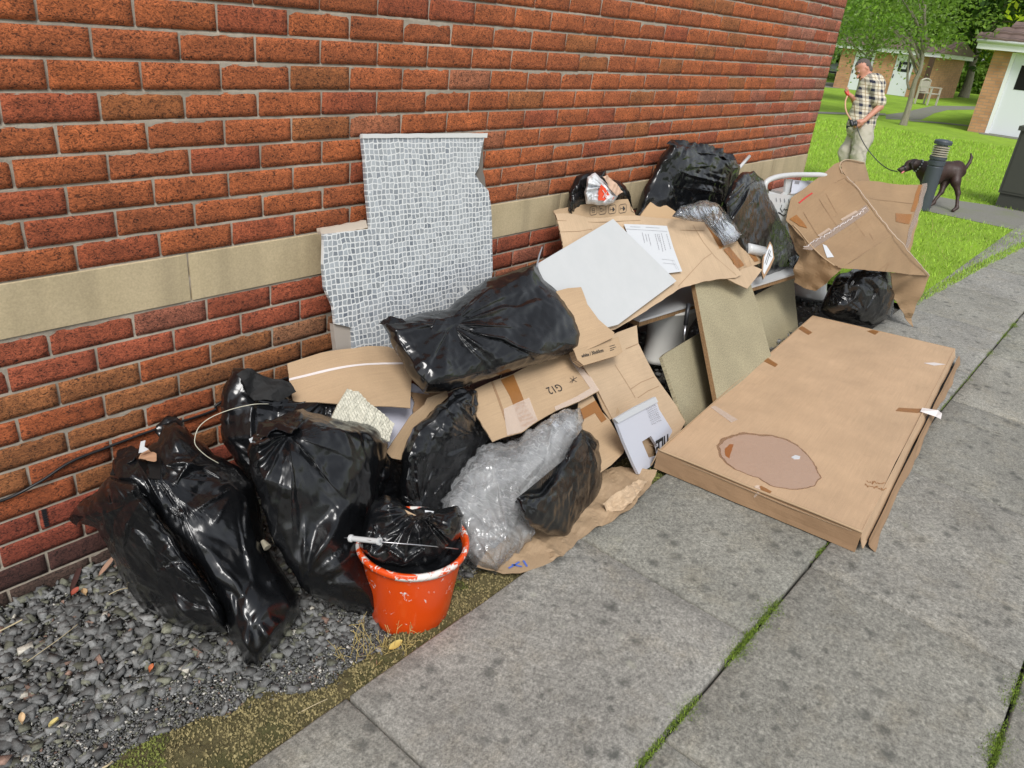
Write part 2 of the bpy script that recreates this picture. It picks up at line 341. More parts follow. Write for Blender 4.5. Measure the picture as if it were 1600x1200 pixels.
def m_farbrick():
    q = NM('tan_brickwork', Roughness=.9); u = q.co('UV')
    b = q.n('TexBrick', iVector=u, iScale=1.0); b.offset = .5
    for k, v in {'Color1': (.52, .27, .14, 1), 'Color2': (.42, .21, .105, 1), 'Mortar': (.32, .22, .15, 1), 'Mortar Size': .008, 'Brick Width': .225, 'Row Height': .075, 'Bias': 0.0}.items(): b.inputs[k].default_value = v
    n = q.noise(u, 3, 4); q.out(q.mix(1.0, b.outputs[0], q.ramp(n, (.3, .85), (.7, 1.15)), 'MULTIPLY'), 'Base Color'); return q.m
FARBRICK = m_farbrick()
def m_leaf(name, a, b):
    q = NM(name, Roughness=.55); c = q.co(); n = q.noise(c, 1.3, 4, .7); f = q.attr()
    col = q.mix(q.ramp(n, (.3, 0), (.7, 1)), a, b); q.out(q.mix(1.0, col, f, 'MULTIPLY'), 'Base Color')
    q.b.inputs['Subsurface Weight'].default_value = 0
    tr = q.n('BsdfTranslucent'); q.t.links.new(q.mix(1.0, col, f, 'MULTIPLY'), tr.inputs[0])
    mx = q.n('MixShader', i0=.55); q.t.links.new(q.b.outputs[0], mx.inputs[1]); q.t.links.new(tr.outputs[0], mx.inputs[2])
    q.t.links.new(mx.outputs[0], q.t.nodes['Material Output'].inputs[0]); return q.m
def m_bark():
    q = NM('bark', Roughness=.95); c = q.co(); n = q.noise(q.mapping(c, (1, 1, .25)), 16, 5, .75, .6)
    q.out(q.mix(n, (.10, .085, .06), (.42, .38, .29)), 'Base Color'); q.bump(n, 1, .03); return q.m
BARK = m_bark()
# ---------------------------------------------------------------- the brick building
building = thing('brick_building', 'red brick building wall with a buff stone band, rubbish piled against it', 'building', (2.6, 0, 0))
WALL_R, WALL_T, WALL_L = 5.149, 2.85, -4.2
def bricks(face='front'):
    Vs = []; Cs = []; Fs = []; n0 = 0
    nu, nv = 12, 5; g = np.random.default_rng(5)
    r0 = -14; r1 = int((WALL_T - .9) / .075)
    for row in range(r0, r1 + 1):
        if row in (-1, 0): continue            # stone band: rows 0 and -1
        zb = .9 + (row - 1) * .075 + .0042; zt = zb + .0666
        ph = (0.0 if row % 2 else .1125) if row > 0 else ((.123 if row % 2 == 0 else .0105))
        x = ph - 20 * .225
        while x < WALL_R - .02:
            x0, x1 = max(x, WALL_L) + .0042, min(x + .225, WALL_R + .0042) - .0042
            x += .225
            if x1 - x0 < .03: continue
            u = np.linspace(0, 1, nu); v = np.linspace(0, 1, nv); U, W_ = np.meshgrid(u, v)
            X = x0 + (x1 - x0) * U; Z = zb + (zt - zb) * W_
            e = np.minimum(np.minimum(U, 1 - U) * (x1 - x0), np.minimum(W_, 1 - W_) * .065)
            P = np.c_[X.ravel(), np.zeros(nu * nv), Z.ravel()]
            wob = vnoise(P * 55 + row * 3.1, 3, 2) * .0013; wob2 = vnoise(P * 48 + 31, 4, 2) * .0013
            tlt = g.normal(0, .0011); P[:, 1] = tlt + np.where(e.ravel() < .001, .0022, 0) + vnoise(P * 70, 8, 2) * .0012
            P[:, 0] += wob * (e.ravel() < .001); P[:, 2] += wob2 * (e.ravel() < .001)
            brd = [i for i in range(nu)] + [nu * k + nu - 1 for k in range(1, nv)] + [nu * (nv - 1) + i for i in range(nu - 2, -1, -1)] + [nu * k for k in range(nv - 2, 0, -1)]
            B = P[brd].copy(); B[:, 1] = .02
            V = np.vstack([P, B]); L = len(P); nb = len(brd)
            F = grid_faces(nv, nu)[:, ::1]; F2 = np.array([(brd[k], L + k, L + (k + 1) % nb, brd[(k + 1) % nb]) for k in range(nb)])
            # colour of this brick
            h = zb; t = g.random()
            a_, b_ = np.array([.55, .15, .046]), np.array([.45, .125, .044]); col = a_ * t + b_ * (1 - t)
            if g.random() < .12: col = np.array([.43, .105, .042])
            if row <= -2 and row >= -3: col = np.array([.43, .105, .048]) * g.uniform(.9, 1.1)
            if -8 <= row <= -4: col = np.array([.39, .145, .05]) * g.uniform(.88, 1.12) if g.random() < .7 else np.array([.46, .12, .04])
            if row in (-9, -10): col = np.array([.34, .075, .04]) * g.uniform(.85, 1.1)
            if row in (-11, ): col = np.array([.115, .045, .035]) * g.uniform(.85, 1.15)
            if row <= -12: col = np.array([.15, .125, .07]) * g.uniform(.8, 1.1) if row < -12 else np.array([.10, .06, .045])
            if row > 0 and g.random() < .1: col = np.array([.42, .14, .045])
            if x0 > 3.9 and g.random() < (x0 - 3.9) / 1.1: col = col * .5 + np.array([.42, .15, .11]) * .5 * g.uniform(.8, 1.35)
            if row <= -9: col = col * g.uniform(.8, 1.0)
            if g.random() < .07: col = col * .8 + np.array([.30, .25, .2]) * .2
            sh_ = 1 + .22 * vnoise(V * [9, 1, 30], 77, 2)[:, None]
            Vs.append(V); Cs.append(col[None] * sh_); Fs += [F + n0, F2 + n0]; n0 += len(V)
    return np.vstack(Vs), np.vstack(Fs), np.vstack(Cs)
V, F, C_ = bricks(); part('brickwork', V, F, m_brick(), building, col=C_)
MORT = m_mortar(); SAND = m_stone()
# mortar: weather-struck beds modelled as a sheet that leans back under each course
zz = []; 
for row in range(-14, int((WALL_T - .9) / .075) + 1):
    z = .9 + row * .075; zz += [(z - .006, .003), (z + .0045, .0055), (z + .008, .0095)]
xs = np.linspace(WALL_L, WALL_R - .004, 420); Z = np.array([q[0] for q in zz]); Y = np.array([q[1] for q in zz])
X, ZZ = np.meshgrid(xs, Z); YY = Y[:, None] + 0 * X; P = np.c_[X.ravel(), YY.ravel(), ZZ.ravel()]; P[:, 1] += vnoise(P * 40, 2, 2) * .0014
part('mortar', P, grid_faces(len(Z), len(xs)), MORT, building, smooth=True)
# return walls, back and top so that the building is a solid
L = [box((WALL_L, .022, -.3), (WALL_R - .003, .1, WALL_T)), box((WALL_R - .1, .103, -.3), (WALL_R - .002, 6.0, WALL_T)), box((WALL_L, .103, WALL_T - .1), (WALL_R - .103, 6, WALL_T - .002))]
V, F = join(*L); uvw = np.array(V); part('side_wall', V, F, FARBRICK, building, uv=np.c_[uvw[:, 0] + uvw[:, 1], uvw[:, 2]])
fas = part('roof_edge', *box((WALL_L - .1, -.12, WALL_T + .001), (WALL_R + .12, 6.1, WALL_T + .16)), plain('white_fascia', (.7, .7, .68), .5), building)
for k in range(-8, 9):       # 605 mm stones; the last one is cut at the corner
    x0 = .3025 + k * .605 + .003; x1 = min(x0 + .599, WALL_R - .001)
    if x1 < WALL_L or x0 > WALL_R: continue
    x0 = max(x0, WALL_L)
    nx = 24; X, Zg = np.meshgrid(np.linspace(x0, x1, nx), [.7535, .7555, .8965, .8985]); Yg = np.where((Zg < .755) | (Zg > .897), .002, -.0015) + 0 * X
    Yg[:, 0] = .002; Yg[:, -1] = .002; P = np.c_[X.ravel(), Yg.ravel(), Zg.ravel()]
    B = P.copy(); B[:, 1] = .02; f1 = grid_faces(4, nx)
    per = list(range(nx)) + [nx * 1 + nx - 1, nx * 2 + nx - 1] + list(range(4 * nx - 1, 3 * nx - 1, -1)) + [nx * 2, nx]
    F = [tuple(t) for t in f1] + [(per[i], 4 * nx + per[i], 4 * nx + per[(i + 1) % len(per)], per[(i + 1) % len(per)]) for i in range(len(per))]
    part('band_stone', np.vstack([P, B]), F, SAND, building)
# small weep vent low on the wall
wv = hit(71, 810, 'y', -.001); V, F = join(box((wv[0] - .005, -.001, wv[2] - .03), (wv[0] + .005, .01, wv[2] + .03)), *[box((wv[0] - .007, -.003, wv[2] - .028 + k * .008), (wv[0] + .007, .0, wv[2] - .0245 + k * .008)) for k in range(8)])
part('weep_vent', V, F, DARK_METAL, building)
cw = spline([hit(-120, 815, 'y', -.008), hit(0, 783, 'y', -.006), hit(60, 754, 'y', -.012), hit(110, 722, 'y', -.006), hit(165, 700, 'y', -.006), hit(240, 672, 'y', -.008), hit(330, 643, 'y', -.006), hit(420, 600, 'y', -.006), (2.2, -.006, .42)], 90)
single('wall_cable', *tube(cw, .0042, 8), plain('cable_sheath', (.012, .012, .013), .4), 'thin black cable clipped along the foot of the brick wall', 'cable', smooth=True)

# ---------------------------------------------------------------- ground
EDGE_Y = -.965; PW, PLN = .66, 1.0
slab_m = m_slab()
def slab_field():
    Vs = []; Fs = []; Cs = []; n0 = 0; g = np.random.default_rng(3)
    for r in range(0, 5):
        y1 = EDGE_Y - r * PW; y0 = y1 - PW
        off = .13 if r % 2 == 0 else .62
        for k in range(-4, 14):
            x0 = off + k * PLN; x1 = x0 + PLN
            if x0 > 12 or x1 < -3.5: continue
            gp = .0055; nx, ny = 15, 11
            xs = np.r_[x0 + gp, np.linspace(x0 + gp + .006, x1 - gp - .006, nx - 2), x1 - gp]; ys = np.r_[y0 + gp, np.linspace(y0 + gp + .006, y1 - gp - .006, ny - 2), y1 - gp]
            X, Y = np.meshgrid(xs, ys); P = np.c_[X.ravel(), Y.ravel(), np.zeros(nx * ny)]
            eg = np.zeros((ny, nx)); eg[0] = eg[-1] = 1; eg[:, 0] = eg[:, -1] = 1; eg = eg.ravel() > 0
            t = g.normal(0, .0016, 3); P[:, 2] = t[0] + t[1] * (P[:, 0] - x0) + t[2] * (P[:, 1] - y0) + vnoise(P * 5, 1, 2) * .002 - .0045 * eg
            w_ = vnoise(P * 30, 2, 2) * .0022; P[:, 0] += w_ * eg; P[:, 1] += vnoise(P * 30 + 9, 3, 2) * .0022 * eg
            per = list(range(nx)) + [nx * i + nx - 1 for i in range(1, ny)] + [nx * (ny - 1) + i for i in range(nx - 2, -1, -1)] + [nx * i for i in range(ny - 2, 0, -1)]
            B = P[per].copy(); B[:, 2] = -.06; L = len(P); nb = len(per)
            F2 = np.array([(per[i], L + i, L + (i + 1) % nb, per[(i + 1) % nb]) for i in range(nb)])
            V = np.vstack([P, B]); Vs.append(V); Fs += [grid_faces(ny, nx) + n0, F2 + n0]; Cs.append(np.tile(np.array([1, 1, 1]) * g.uniform(.9, 1.1) * np.array([1, g.uniform(.985, 1.01), g.uniform(.95, 1.0)]), (len(V), 1))); n0 += len(V)
    return np.vstack(Vs), np.vstack(Fs), np.vstack(Cs)
V, F, C_ = slab_field(); setting('pavement', V, F, slab_m, col=C_)
setting('soil_bed', *box((-5, -6, -.4), (12.6, .02, -.062)), m_soil())
LAWN_Z = -.008
# lawn beyond the paving and the building; holes are not needed: paths lie on it as sheets
def flat(poly, z): return [(x, y, z) for x, y in poly], [tuple(range(len(poly)))]
lp = [(5.16, 7), (5.16, 0.0), (5.17, -1.02), (8.6, -1.24), (12.7, -1.30), (12.7, -6), (12.7, -12), (300, -160), (300, 260), (5.16, 260)]
lp = [(5.18, -1.0), (7.0, -1.10), (8.6, -1.23), (12.7, -1.35), (12.7, -14), (300, -160), (300, 260), (5.18, 260)]
setting('lawn', *flat(lp, LAWN_Z), m_grass_ground())
setting('field', *flat([(-300, -300), (300, -300), (300, 300), (-300, 300)], -.41), plain('far_ground', (.08, .14, .03), 1))
PATHM = m_path()
def strip(name, px, z): setting(name, [tuple(hit(x, y, 'z', z)) for x, y in px], [tuple(range(len(px)))], PATHM)
Pz = LAWN_Z + .004
setting('near_path', *flat([(9.38, -1.25), (9.40, -.06), (9.3, .45), (9.7, .95), (10.4, .95), (10.75, .5), (10.73, -.14), (10.9, -.5), (11.0, -1.25)], Pz), PATHM)
strip('far_path', [(1384, 186), (1412, 187), (1440, 187), (1460, 177), (1480, 172), (1525, 171), (1525, 166), (1460, 165), (1440, 169), (1414, 175), (1384, 179)], Pz)
strip('thin_path', [(1420, 189), (1424, 187), (1470, 191), (1520, 196), (1520, 198), (1470, 193)], Pz + .004)
strip('side_path', [(1270, 177), (1330, 179), (1384, 180), (1384, 177), (1330, 176), (1270, 174)], Pz + .008)
strip('drive', [(1270, 135), (1312, 138), (1316, 130), (1270, 127)], Pz)
kb = [hit(x, y, 'z', 0) for x, y in ((1450, 331), (1492, 335), (1547, 352), (1640, 372))]

# gravel: separate little stones, thickest near the camera
def gravel():
    g = np.random.default_rng(21)
    bm = bmesh.new(); bmesh.ops.create_cube(bm, size=1.5); bmesh.ops.triangulate(bm, faces=bm.faces[:]); T = np.array([v.co[:] for v in bm.verts]); TF = np.array([[v.index for v in f.verts] for f in bm.faces]); bm.free()
    pts = []
    def moss_y(x): return -.83 - .02 * math.sin(x * 7) - .03 * math.sin(x * 2.3 + 1) + .17 * max(0, .35 - x)
    for n, xr, yr, sr in ((12500, (-.62, 1.5), (-.97, 0), (.005, .0165)), (2600, (1.5, 5.1), (-.9, 0), (.007, .014)), (26000, (-.62, 1.3), (-.97, 0), (.0015, .0048))):
        x = g.uniform(*xr, n); y = g.uniform(*yr, n); s = g.uniform(0, 1, n) ** 1.7 * (sr[1] - sr[0]) + sr[0]
        pts.append(np.c_[x, y, s])
    n = 42000; x = g.uniform(-.7, 1.5, n); pts.append(np.c_[x, -.80 - .04 * np.sin(x * 2.3 + 1) + .17 * np.maximum(0, .35 - x) + g.uniform(-.08, .22, n), g.uniform(.001, .0042, n)])
    P = np.vstack(pts); my = np.array([moss_y(x) for x in P[:, 0]]) + vnoise(np.c_[P[:, :2] * 9, P[:, :1] * 0], 3, 2) * .07
    edge = my + .10; big_ = P[:, 2] > .0048; inm = (P[:, 1] < my) | (big_ & (P[:, 1] < edge) & (g.random(len(P)) < .8)); keep = ~inm | (g.random(len(P)) < .03); P = P[keep]
    d = np.hypot(P[:, 0] + .1, P[:, 1] + .45); P[:, 2] *= 1 + .25 * np.clip(.5 - d, 0, 1)
    n = len(P); q = g.normal(size=(n, 4)); q /= np.linalg.norm(q, axis=1)[:, None]
    a, b, c, d = q.T
    Rm = np.stack([1 - 2 * (c * c + d * d), 2 * (b * c - a * d), 2 * (b * d + a * c), 2 * (b * c + a * d), 1 - 2 * (b * b + d * d), 2 * (c * d - a * b), 2 * (b * d - a * c), 2 * (c * d + a * b), 1 - 2 * (b * b + c * c)], 1).reshape(n, 3, 3)
    sc = np.c_[g.uniform(.9, 1.5, n), g.uniform(.7, 1.1, n), g.uniform(.28, .6, n)]
    tv = T[None] * (1 + g.normal(0, .26, (n, len(T), 3))) * sc[:, None] * P[:, 2][:, None, None]
    yaw = g.uniform(0, 6.28, n); mixr = np.einsum('nij,nkj->nki', Rm, tv)
    flatv = np.stack([tv[..., 0] * np.cos(yaw)[:, None] - tv[..., 1] * np.sin(yaw)[:, None], tv[..., 0] * np.sin(yaw)[:, None] + tv[..., 1] * np.cos(yaw)[:, None], tv[..., 2]], -1)
    k = (g.random(n) < .5)[:, None, None]; V = np.where(k, mixr, flatv)
    base = -.058 + np.abs(vnoise(np.c_[P[:, :2] * 6, P[:, :1] * 0], 5, 2)) * .018 + g.uniform(0, .012, n)
    V += np.c_[P[:, :2], base + P[:, 2] * .5][:, None]
    V[..., 1] = np.minimum(V[..., 1], -.002)
    F = (TF[None] + (np.arange(n) * len(T))[:, None, None]).reshape(-1, 3)
    gr = g.uniform(.075, .21, n); C = np.c_[gr, gr * 1.01, gr * .98]; t = g.random(n)
    C[t < .16] *= np.array([1.05, 1.05, .80]); C[(t > .965)] *= np.array([1.5, .95, .75]); C[(t > .985)] = (.5, .47, .4); C[(t > .86) & (t < .93)] *= 1.5
    tiny = P[:, 2] < .0045; C[tiny & (g.random(n) < .05)] = (.55, .53, .48)
    return V.reshape(-1, 3), F, np.repeat(C, len(T), 0)
V, F, C_ = gravel(); setting('gravel', V, F, m_attr('slate_chippings', .85, .5, 120), 'stuff', col=C_)
# moss bank along the paving edge
gx_, gy_ = np.meshgrid(np.linspace(-.9, 3.4, 640), np.linspace(-.968, -.56, 100)); P = np.c_[gx_.ravel(), gy_.ravel(), 0 * gx_.ravel()]
my = -.78 - .02 * np.sin(P[:, 0] * 7) - .03 * np.sin(P[:, 0] * 2.3 + 1) + .17 * np.maximum(0, .35 - P[:, 0]) + vnoise(P * 9, 3, 2) * .06
hh = np.clip((my - P[:, 1]) / .08, 0, 1); P[:, 2] = -.075 + hh * .045 + hh * (vnoise(P * 16, 6, 3) * .012 + np.abs(vnoise(P * 75, 7, 2)) * .011 + vnoise(P * 170, 8, 1) * .003)
setting('moss', P, grid_faces(100, 640), m_moss(), 'stuff', smooth=False)

def moss_bits():
    g = np.random.default_rng(12); n = 42000; x = g.uniform(-.75, 2.0, n); y = g.uniform(-.968, -.5, n); m_ = -.78 - .02 * np.sin(x * 7) - .03 * np.sin(x * 2.3 + 1) + .17 * np.maximum(0, .35 - x) + vnoise(np.c_[x * 9, y * 9, 0 * x], 3, 2) * .06
    hh = np.clip((m_ - y) / .08, 0, 1); k = g.random(n) < (hh + .03) * np.clip(.75 + 1.1 * vnoise(np.c_[x * 14, y * 14, 0 * x], 9, 2), .12, 1); x, y, hh = x[k], y[k], hh[k]; n = len(x); z = -.075 + hh * .052 + hh * vnoise(np.c_[x * 16, y * 16, 0 * x], 6, 3) * .012; s = g.uniform(.0015, .0045, n)
    T = np.array([(1, 0, -.5), (-.5, .87, -.5), (-.5, -.87, -.5), (0, 0, 1.2)]); V = np.c_[x, y, z][:, None] + (T[None] + g.normal(0, .3, (n, 4, 3))) * s[:, None, None]; V[..., 1] = np.maximum(V[..., 1], -.9645)
    F = (np.array([(0, 1, 3), (1, 2, 3), (2, 0, 3)])[None] + (np.arange(n) * 4)[:, None, None]).reshape(-1, 3); t = g.random(n)[:, None]; C = np.array([.36, .30, .14]) * t + np.array([.10, .085, .035]) * (1 - t); q = vnoise(np.c_[x * 5, y * 5, 0 * x], 2, 2) > .15; C[q] = C[q] * [.7, .95, .5]
    return V.reshape(-1, 3), F, np.repeat(C, 4, 0)
V, F, C_ = moss_bits(); setting('moss_tufts', V, F, m_attr('moss_tuft', 1, 0, 5, .1), 'stuff', col=C_)
# ---------------------------------------------------------------- crumpled plastic: a small cloth solver on a closed polar grid
def resample(poly, n, closed=True, k0=None):
    P = np.asarray(poly, float); Q = np.vstack([P, P[:1]]) if closed else P
    L = np.r_[0, np.cumsum(np.linalg.norm(np.diff(Q, axis=0), axis=1))]
    t = np.linspace(0, L[-1], n, endpoint=not closed)
    return np.c_[tuple(np.interp(t, L, Q[:, k]) for k in range(P.shape[1]))]
def seg_dist(p, poly):
    A = np.asarray(poly, float); B = np.roll(A, -1, 0); d = B - A; out = np.full(len(p), 1e9)
    for a, v in zip(A, d):
        t = np.clip(((p - a) @ v) / (v @ v + 1e-12), 0, 1); out = np.minimum(out, np.linalg.norm(p - a - t[:, None] * v, axis=1))
    return out
def facet(uv, scale, seed, oct_=3, gain=.5, aniso=1.0):
    """crumple: random heights on turned triangular lattices, joined by flat facets and straight creases"""
    out = np.zeros(len(uv)); g = np.random.default_rng(seed); amp = 1.0; tot = 0
    for o in range(oct_):
        a = g.uniform(0, 6.28); c, s_ = math.cos(a), math.sin(a)
        q = np.c_[uv[:, 0], uv[:, 1] * aniso] * scale * 2 ** o
        q = q + .35 * np.c_[vnoise(np.c_[q * .6, np.zeros(len(q))], seed + o), vnoise(np.c_[q * .6, np.ones(len(q)) * 9], seed + o)]
        if aniso == 1.0: q = q @ np.array([[c, -s_], [s_, c]])
        q = q + g.uniform(0, 50, 2); sk = (q[:, 0] + q[:, 1]) * .3660254; b = q + sk[:, None]; i = np.floor(b); f = b - i
        up = f[:, 0] + f[:, 1] < 1
        def H(x, y):
            h = (x.astype(np.int64) * 73856093) ^ (y.astype(np.int64) * 19349663) ^ (seed * 83492791 + o * 7919)
            h = (h * 2654435761) & 0xFFFFFFFF; h = ((h >> 15) ^ h) * 2246822519 & 0xFFFFFFFF; return ((h >> 8) & 0xFFFF) / 32767.5 - 1
        h00, h10, h01, h11 = H(i[:, 0], i[:, 1]), H(i[:, 0] + 1, i[:, 1]), H(i[:, 0], i[:, 1] + 1), H(i[:, 0] + 1, i[:, 1] + 1)
        v = np.where(up, h00 * (1 - f[:, 0] - f[:, 1]) + h10 * f[:, 0] + h01 * f[:, 1], h11 * (f[:, 0] + f[:, 1] - 1) + h10 * (1 - f[:, 1]) + h01 * (1 - f[:, 0]))
        out += v * amp; tot += amp; amp *= gain
    return out / tot
def slices(m_, n_):
    """index pairs of grid constraints, grouped so that no vertex occurs twice in a group; the grid wraps in j"""
    I = np.arange(m_ * n_).reshape(m_, n_); G = []
    for a in (0, 1): G.append(('r', I[a:-1:2].ravel(), I[a + 1::2][:len(I[a:-1:2])].ravel()))
    J = np.roll(I, -1, 1)
    for a in (0, 1): G.append(('a', I[:, a::2].ravel(), J[:, a::2].ravel()))
    for s in (-1, 1):
        K = np.roll(I, -s, 1)
        for a in (0, 1): G.append(('s', I[a:-1:2].ravel(), K[a + 1::2][:len(I[a:-1:2])].ravel()))
    for a in range(4):
        x = I[a:-2:4]; y = I[a + 2::4][:len(x)]; G.append(('br', x[:len(y)].ravel(), y.ravel()))
    K = np.roll(I, -2, 1)
    for a in range(4):
        if n_ % 4 == 0: G.append(('ba', I[:, a::4].ravel(), K[:, a::4].ravel()))
    return [(k, x, y) for k, x, y in G if len(x)]
def relax(X, m_, n_, N, ea, er, iters, lim, bend=.25, seed=0, floor=None, wall=True, keep=None, grav=0.0):
    """push the sheet's rest lengths out by ea (around) and er (outwards) and let it buckle near its base shape"""
    X0 = X.reshape(-1, 3).copy(); P = X0.copy(); N = N.reshape(-1, 3)
    if iters: P += N * (vnoise(X0 * 30, seed, 2) * .004)[:, None]
    P[:, 2] = np.maximum(P[:, 2], -9 if floor is None else floor)
    if wall: P[:, 1] = np.minimum(P[:, 1], -.006)
    if not iters: return P
    ex = np.clip(.7 + 1.8 * vnoise(X0 * 6, seed + 9, 2), 0, 2)
    G = []
    for k, a, b in slices(m_, n_):
        L = np.linalg.norm(X0[a] - X0[b], axis=1); e = (ex[a] + ex[b]) / 2
        st = {'r': 1 + er * e, 'a': 1 + ea * e, 's': 1 + (ea + er) * .5 * e, 'br': 1 + er * .6 * e, 'ba': 1 + ea * .6 * e}[k]
        G.append((a, b, L * st, bend if k[0] == 'b' else 1.0))
    kp = np.ones(len(P)) if keep is None else keep.ravel()
    for it in range(iters):
        for a, b, L, s in G:
            d = P[b] - P[a]; l = np.sqrt((d * d).sum(1)) + 1e-9
            c = (.5 * s * (l - L) / l)[:, None] * d; P[a] += c; P[b] -= c
        D = P - X0; h = (D * N).sum(1); T = D - N * h[:, None]
        h = np.clip(h, -lim * 1.2, lim) * .995; tl = np.linalg.norm(T, axis=1); T *= (np.minimum(1, lim / (tl + 1e-9)) * .98)[:, None]
        P = X0 + (N * h[:, None] + T) * kp[:, None]
        P[:, 2] -= grav
        if floor is not None: P[:, 2] = np.maximum(P[:, 2], floor)
        if wall: P[:, 1] = np.minimum(P[:, 1], -.006)
    return P
def grid_normals(X, m_, n_):
    X = X.reshape(m_, n_, 3); a = np.roll(X, -1, 1) - np.roll(X, 1, 1); b = np.empty_like(X)
    b[1:-1] = X[2:] - X[:-2]; b[0] = X[1] - X[0]; b[-1] = X[-1] - X[-2]
    N = np.cross(a, b); N /= np.linalg.norm(N, axis=2)[..., None] + 1e-12; return N
def tooth(th, g, n):
    """irregular zigzag around a circle"""
    k = np.sort(g.uniform(0, 2 * np.pi, n)); v = g.uniform(-1, 1, n) * np.where(np.arange(n) % 2, 1, .35); return np.interp(th % (2 * np.pi), np.r_[k[-1] - 2 * np.pi, k, k[0] + 2 * np.pi], np.r_[v[-1], v, v[0]])
def bagshape(outline, centre, pl, T, W=.6, back=None, RN=64, AN=224, ea=.012, er=.012, iters=3, lim=.02, bend=.6, seed=0,
             floor=-.05, dip=.0, fac=.034, fs=4.4, fan=.026, fdir=None, stars=(), nstar=8, star=.085, keep_in=1.0, bumps=.3, wall=True, grav=0.0, jag=4.0, warp=None, fine=.002, slack=0.0):
    """closed sack: its silhouette from the front is `outline` (pixels) in plane `pl`, its depth T metres towards the viewer and `back` behind"""
    back = T * .6 if back is None else back; g = np.random.default_rng(seed + 77)
    O = resample(outline, AN); c = np.array(centre, float)
    jn = facet(np.c_[O / 30.0], 1.0, seed + 5, 2, .5) * jag
    dv = O - c; O = O + dv / (np.linalg.norm(dv, axis=1)[:, None] + 1e-9) * jn[:, None]
    r = (np.arange(1, RN + 1) / RN); r = r ** .88
    P2 = c + (O - c)[None] * r[:, None, None]; Pf = P2.reshape(-1, 2)
    size = np.sqrt(0.5 * abs(np.sum(O[:, 0] * np.roll(O[:, 1], -1) - O[:, 1] * np.roll(O[:, 0], -1))))
    d = seg_dist(Pf, O[::2]).reshape(RN, AN) / (size * .5 * W); d = np.clip(d, 0, 1)
    h = np.sqrt(np.clip(1 - (1 - d) ** 2, 0, 1))
    for _ in range(8):           # soften the ridge
        k = h.copy(); k[1:-1] = (h[:-2] + h[2:] + 2 * h[1:-1]) / 4; k = (np.roll(k, 1, 1) + np.roll(k, -1, 1) + 2 * k) / 4; k[0] = k[0].mean(); k[-1] = 0; h = k
    rr = r[:, None] * np.ones((1, AN))
    n3 = on_many(pl, Pf); D = rays(Pf); D /= np.linalg.norm(D, axis=1)[:, None]
    mpp = np.linalg.norm(on(pl, c[0] + size * .3, c[1]) - on(pl, c[0] - size * .3, c[1])) / (size * .6)
    lump = 1 + bumps * vnoise(n3 * 5, seed + 21, 2)
    hf = (h.ravel() * T * lump); uvm = Pf * mpp
    env = (np.clip(seg_dist(Pf, O[::2]) / (size * .07), 0, 1)); sc_ = size * mpp / .45
    hf = hf + env * fac * facet(uvm / sc_, fs, seed + 31, 3, .36)
    a = g.uniform(0, 3.14) if fdir is None else math.radians(fdir); R2 = np.array([[math.cos(a), -math.sin(a)], [math.sin(a), math.cos(a)]])
    q = (uvm / sc_) @ R2; hf = hf + env * fan * facet(np.c_[q[:, 0] * .35, q[:, 1] + .09 * vnoise(np.c_[q * 5, q[:, :1] * 0], seed + 8, 2)], 6.5, seed + 51, 2, .5, 1.0001) * np.clip(.35 + 1.6 * vnoise(n3 * 4.5, seed + 71, 1), .1, 1.3)
    hf = hf + env * fine * facet(uvm, 24, seed + 61, 2, .6) * np.clip(.4 + 2 * vnoise(n3 * 7, seed + 91, 1), 0, 1.6)
    S_ = list(stars)
    for _ in range(nstar):
        k = g.integers(0, AN); t = g.uniform(.55, .95); S_.append((*(c + (O[k] - c) * t), g.uniform(.45, 1.0), g.uniform(.5, 1.1)))
    H_ = np.zeros(len(Pf))
    for sx, sy, L, A in S_:      # pleats running out of a pinch: sharp crests, broad hollows, the strongest fan wins
        v = Pf - [sx, sy]; v = v + 9 * np.c_[vnoise(np.c_[Pf / 55, Pf[:, :1] * 0], seed + 3, 2), vnoise(np.c_[Pf / 55, Pf[:, :1] * 0 + 5], seed + 4, 2)]
        dd = np.linalg.norm(v, axis=1) / size; th = np.arctan2(v[:, 1], v[:, 0]); n_ = int(g.integers(15, 26))
        t1 = (tooth(th, g, n_) * .5 + .5) ** 1.7; t2 = (tooth(th + .1, g, n_ * 2) * .5 + .5) ** 1.6
        u = t1 * np.clip(dd / .35, 0, 1) + .35 * t2 * np.clip(dd / .2, 0, 1) * np.exp(-(dd / (L * .6)) ** 2)
        H_ = np.maximum(H_, A * u * np.exp(-(dd / L) ** 2)); hf = hf - dip * T * A * np.exp(-(dd / .1) ** 2) * env * .35
    hf = hf + star * H_ * env
    if warp is not None:
        off = warp(P2.reshape(-1, 2)); n3 = n3 + D * off[:, None]
    hf = np.maximum(hf, -.02); front = n3 - D * hf[:, None]
    bk = n3 + D * (h.ravel() * back * lump)[:, None]
    X = np.concatenate([front.reshape(RN, AN, 3), bk.reshape(RN, AN, 3)[::-1][1:]], 0); m_ = X.shape[0]
    if floor is not None: X[..., 2] = np.maximum(X[..., 2], floor)
    if wall: X[..., 1] = np.minimum(X[..., 1], -.006)
    N = -grid_normals(X, m_, AN)
    mid = front.mean(0)
    if ((N.reshape(-1, 3)[:RN * AN] * (-D)).sum(1)).mean() < 0: N = -N
    keep = np.ones((m_, AN)); keep[:] = keep_in
    q = relax(X, m_, AN, N, ea, er, iters, lim, bend, seed, floor, wall, keep, grav)
    V = np.vstack([q, q[:AN].mean(0), q[-AN:].mean(0)]); F = grid_faces(m_, AN, True)
    a = np.arange(AN); b = (a + 1) % AN; k = len(q)
    F = [tuple(f) for f in F] + [(k, y, x) for x, y in zip(a, b)] + [(k + 1, x + (m_ - 1) * AN, y + (m_ - 1) * AN) for x, y in zip(a, b)]
    return V, F
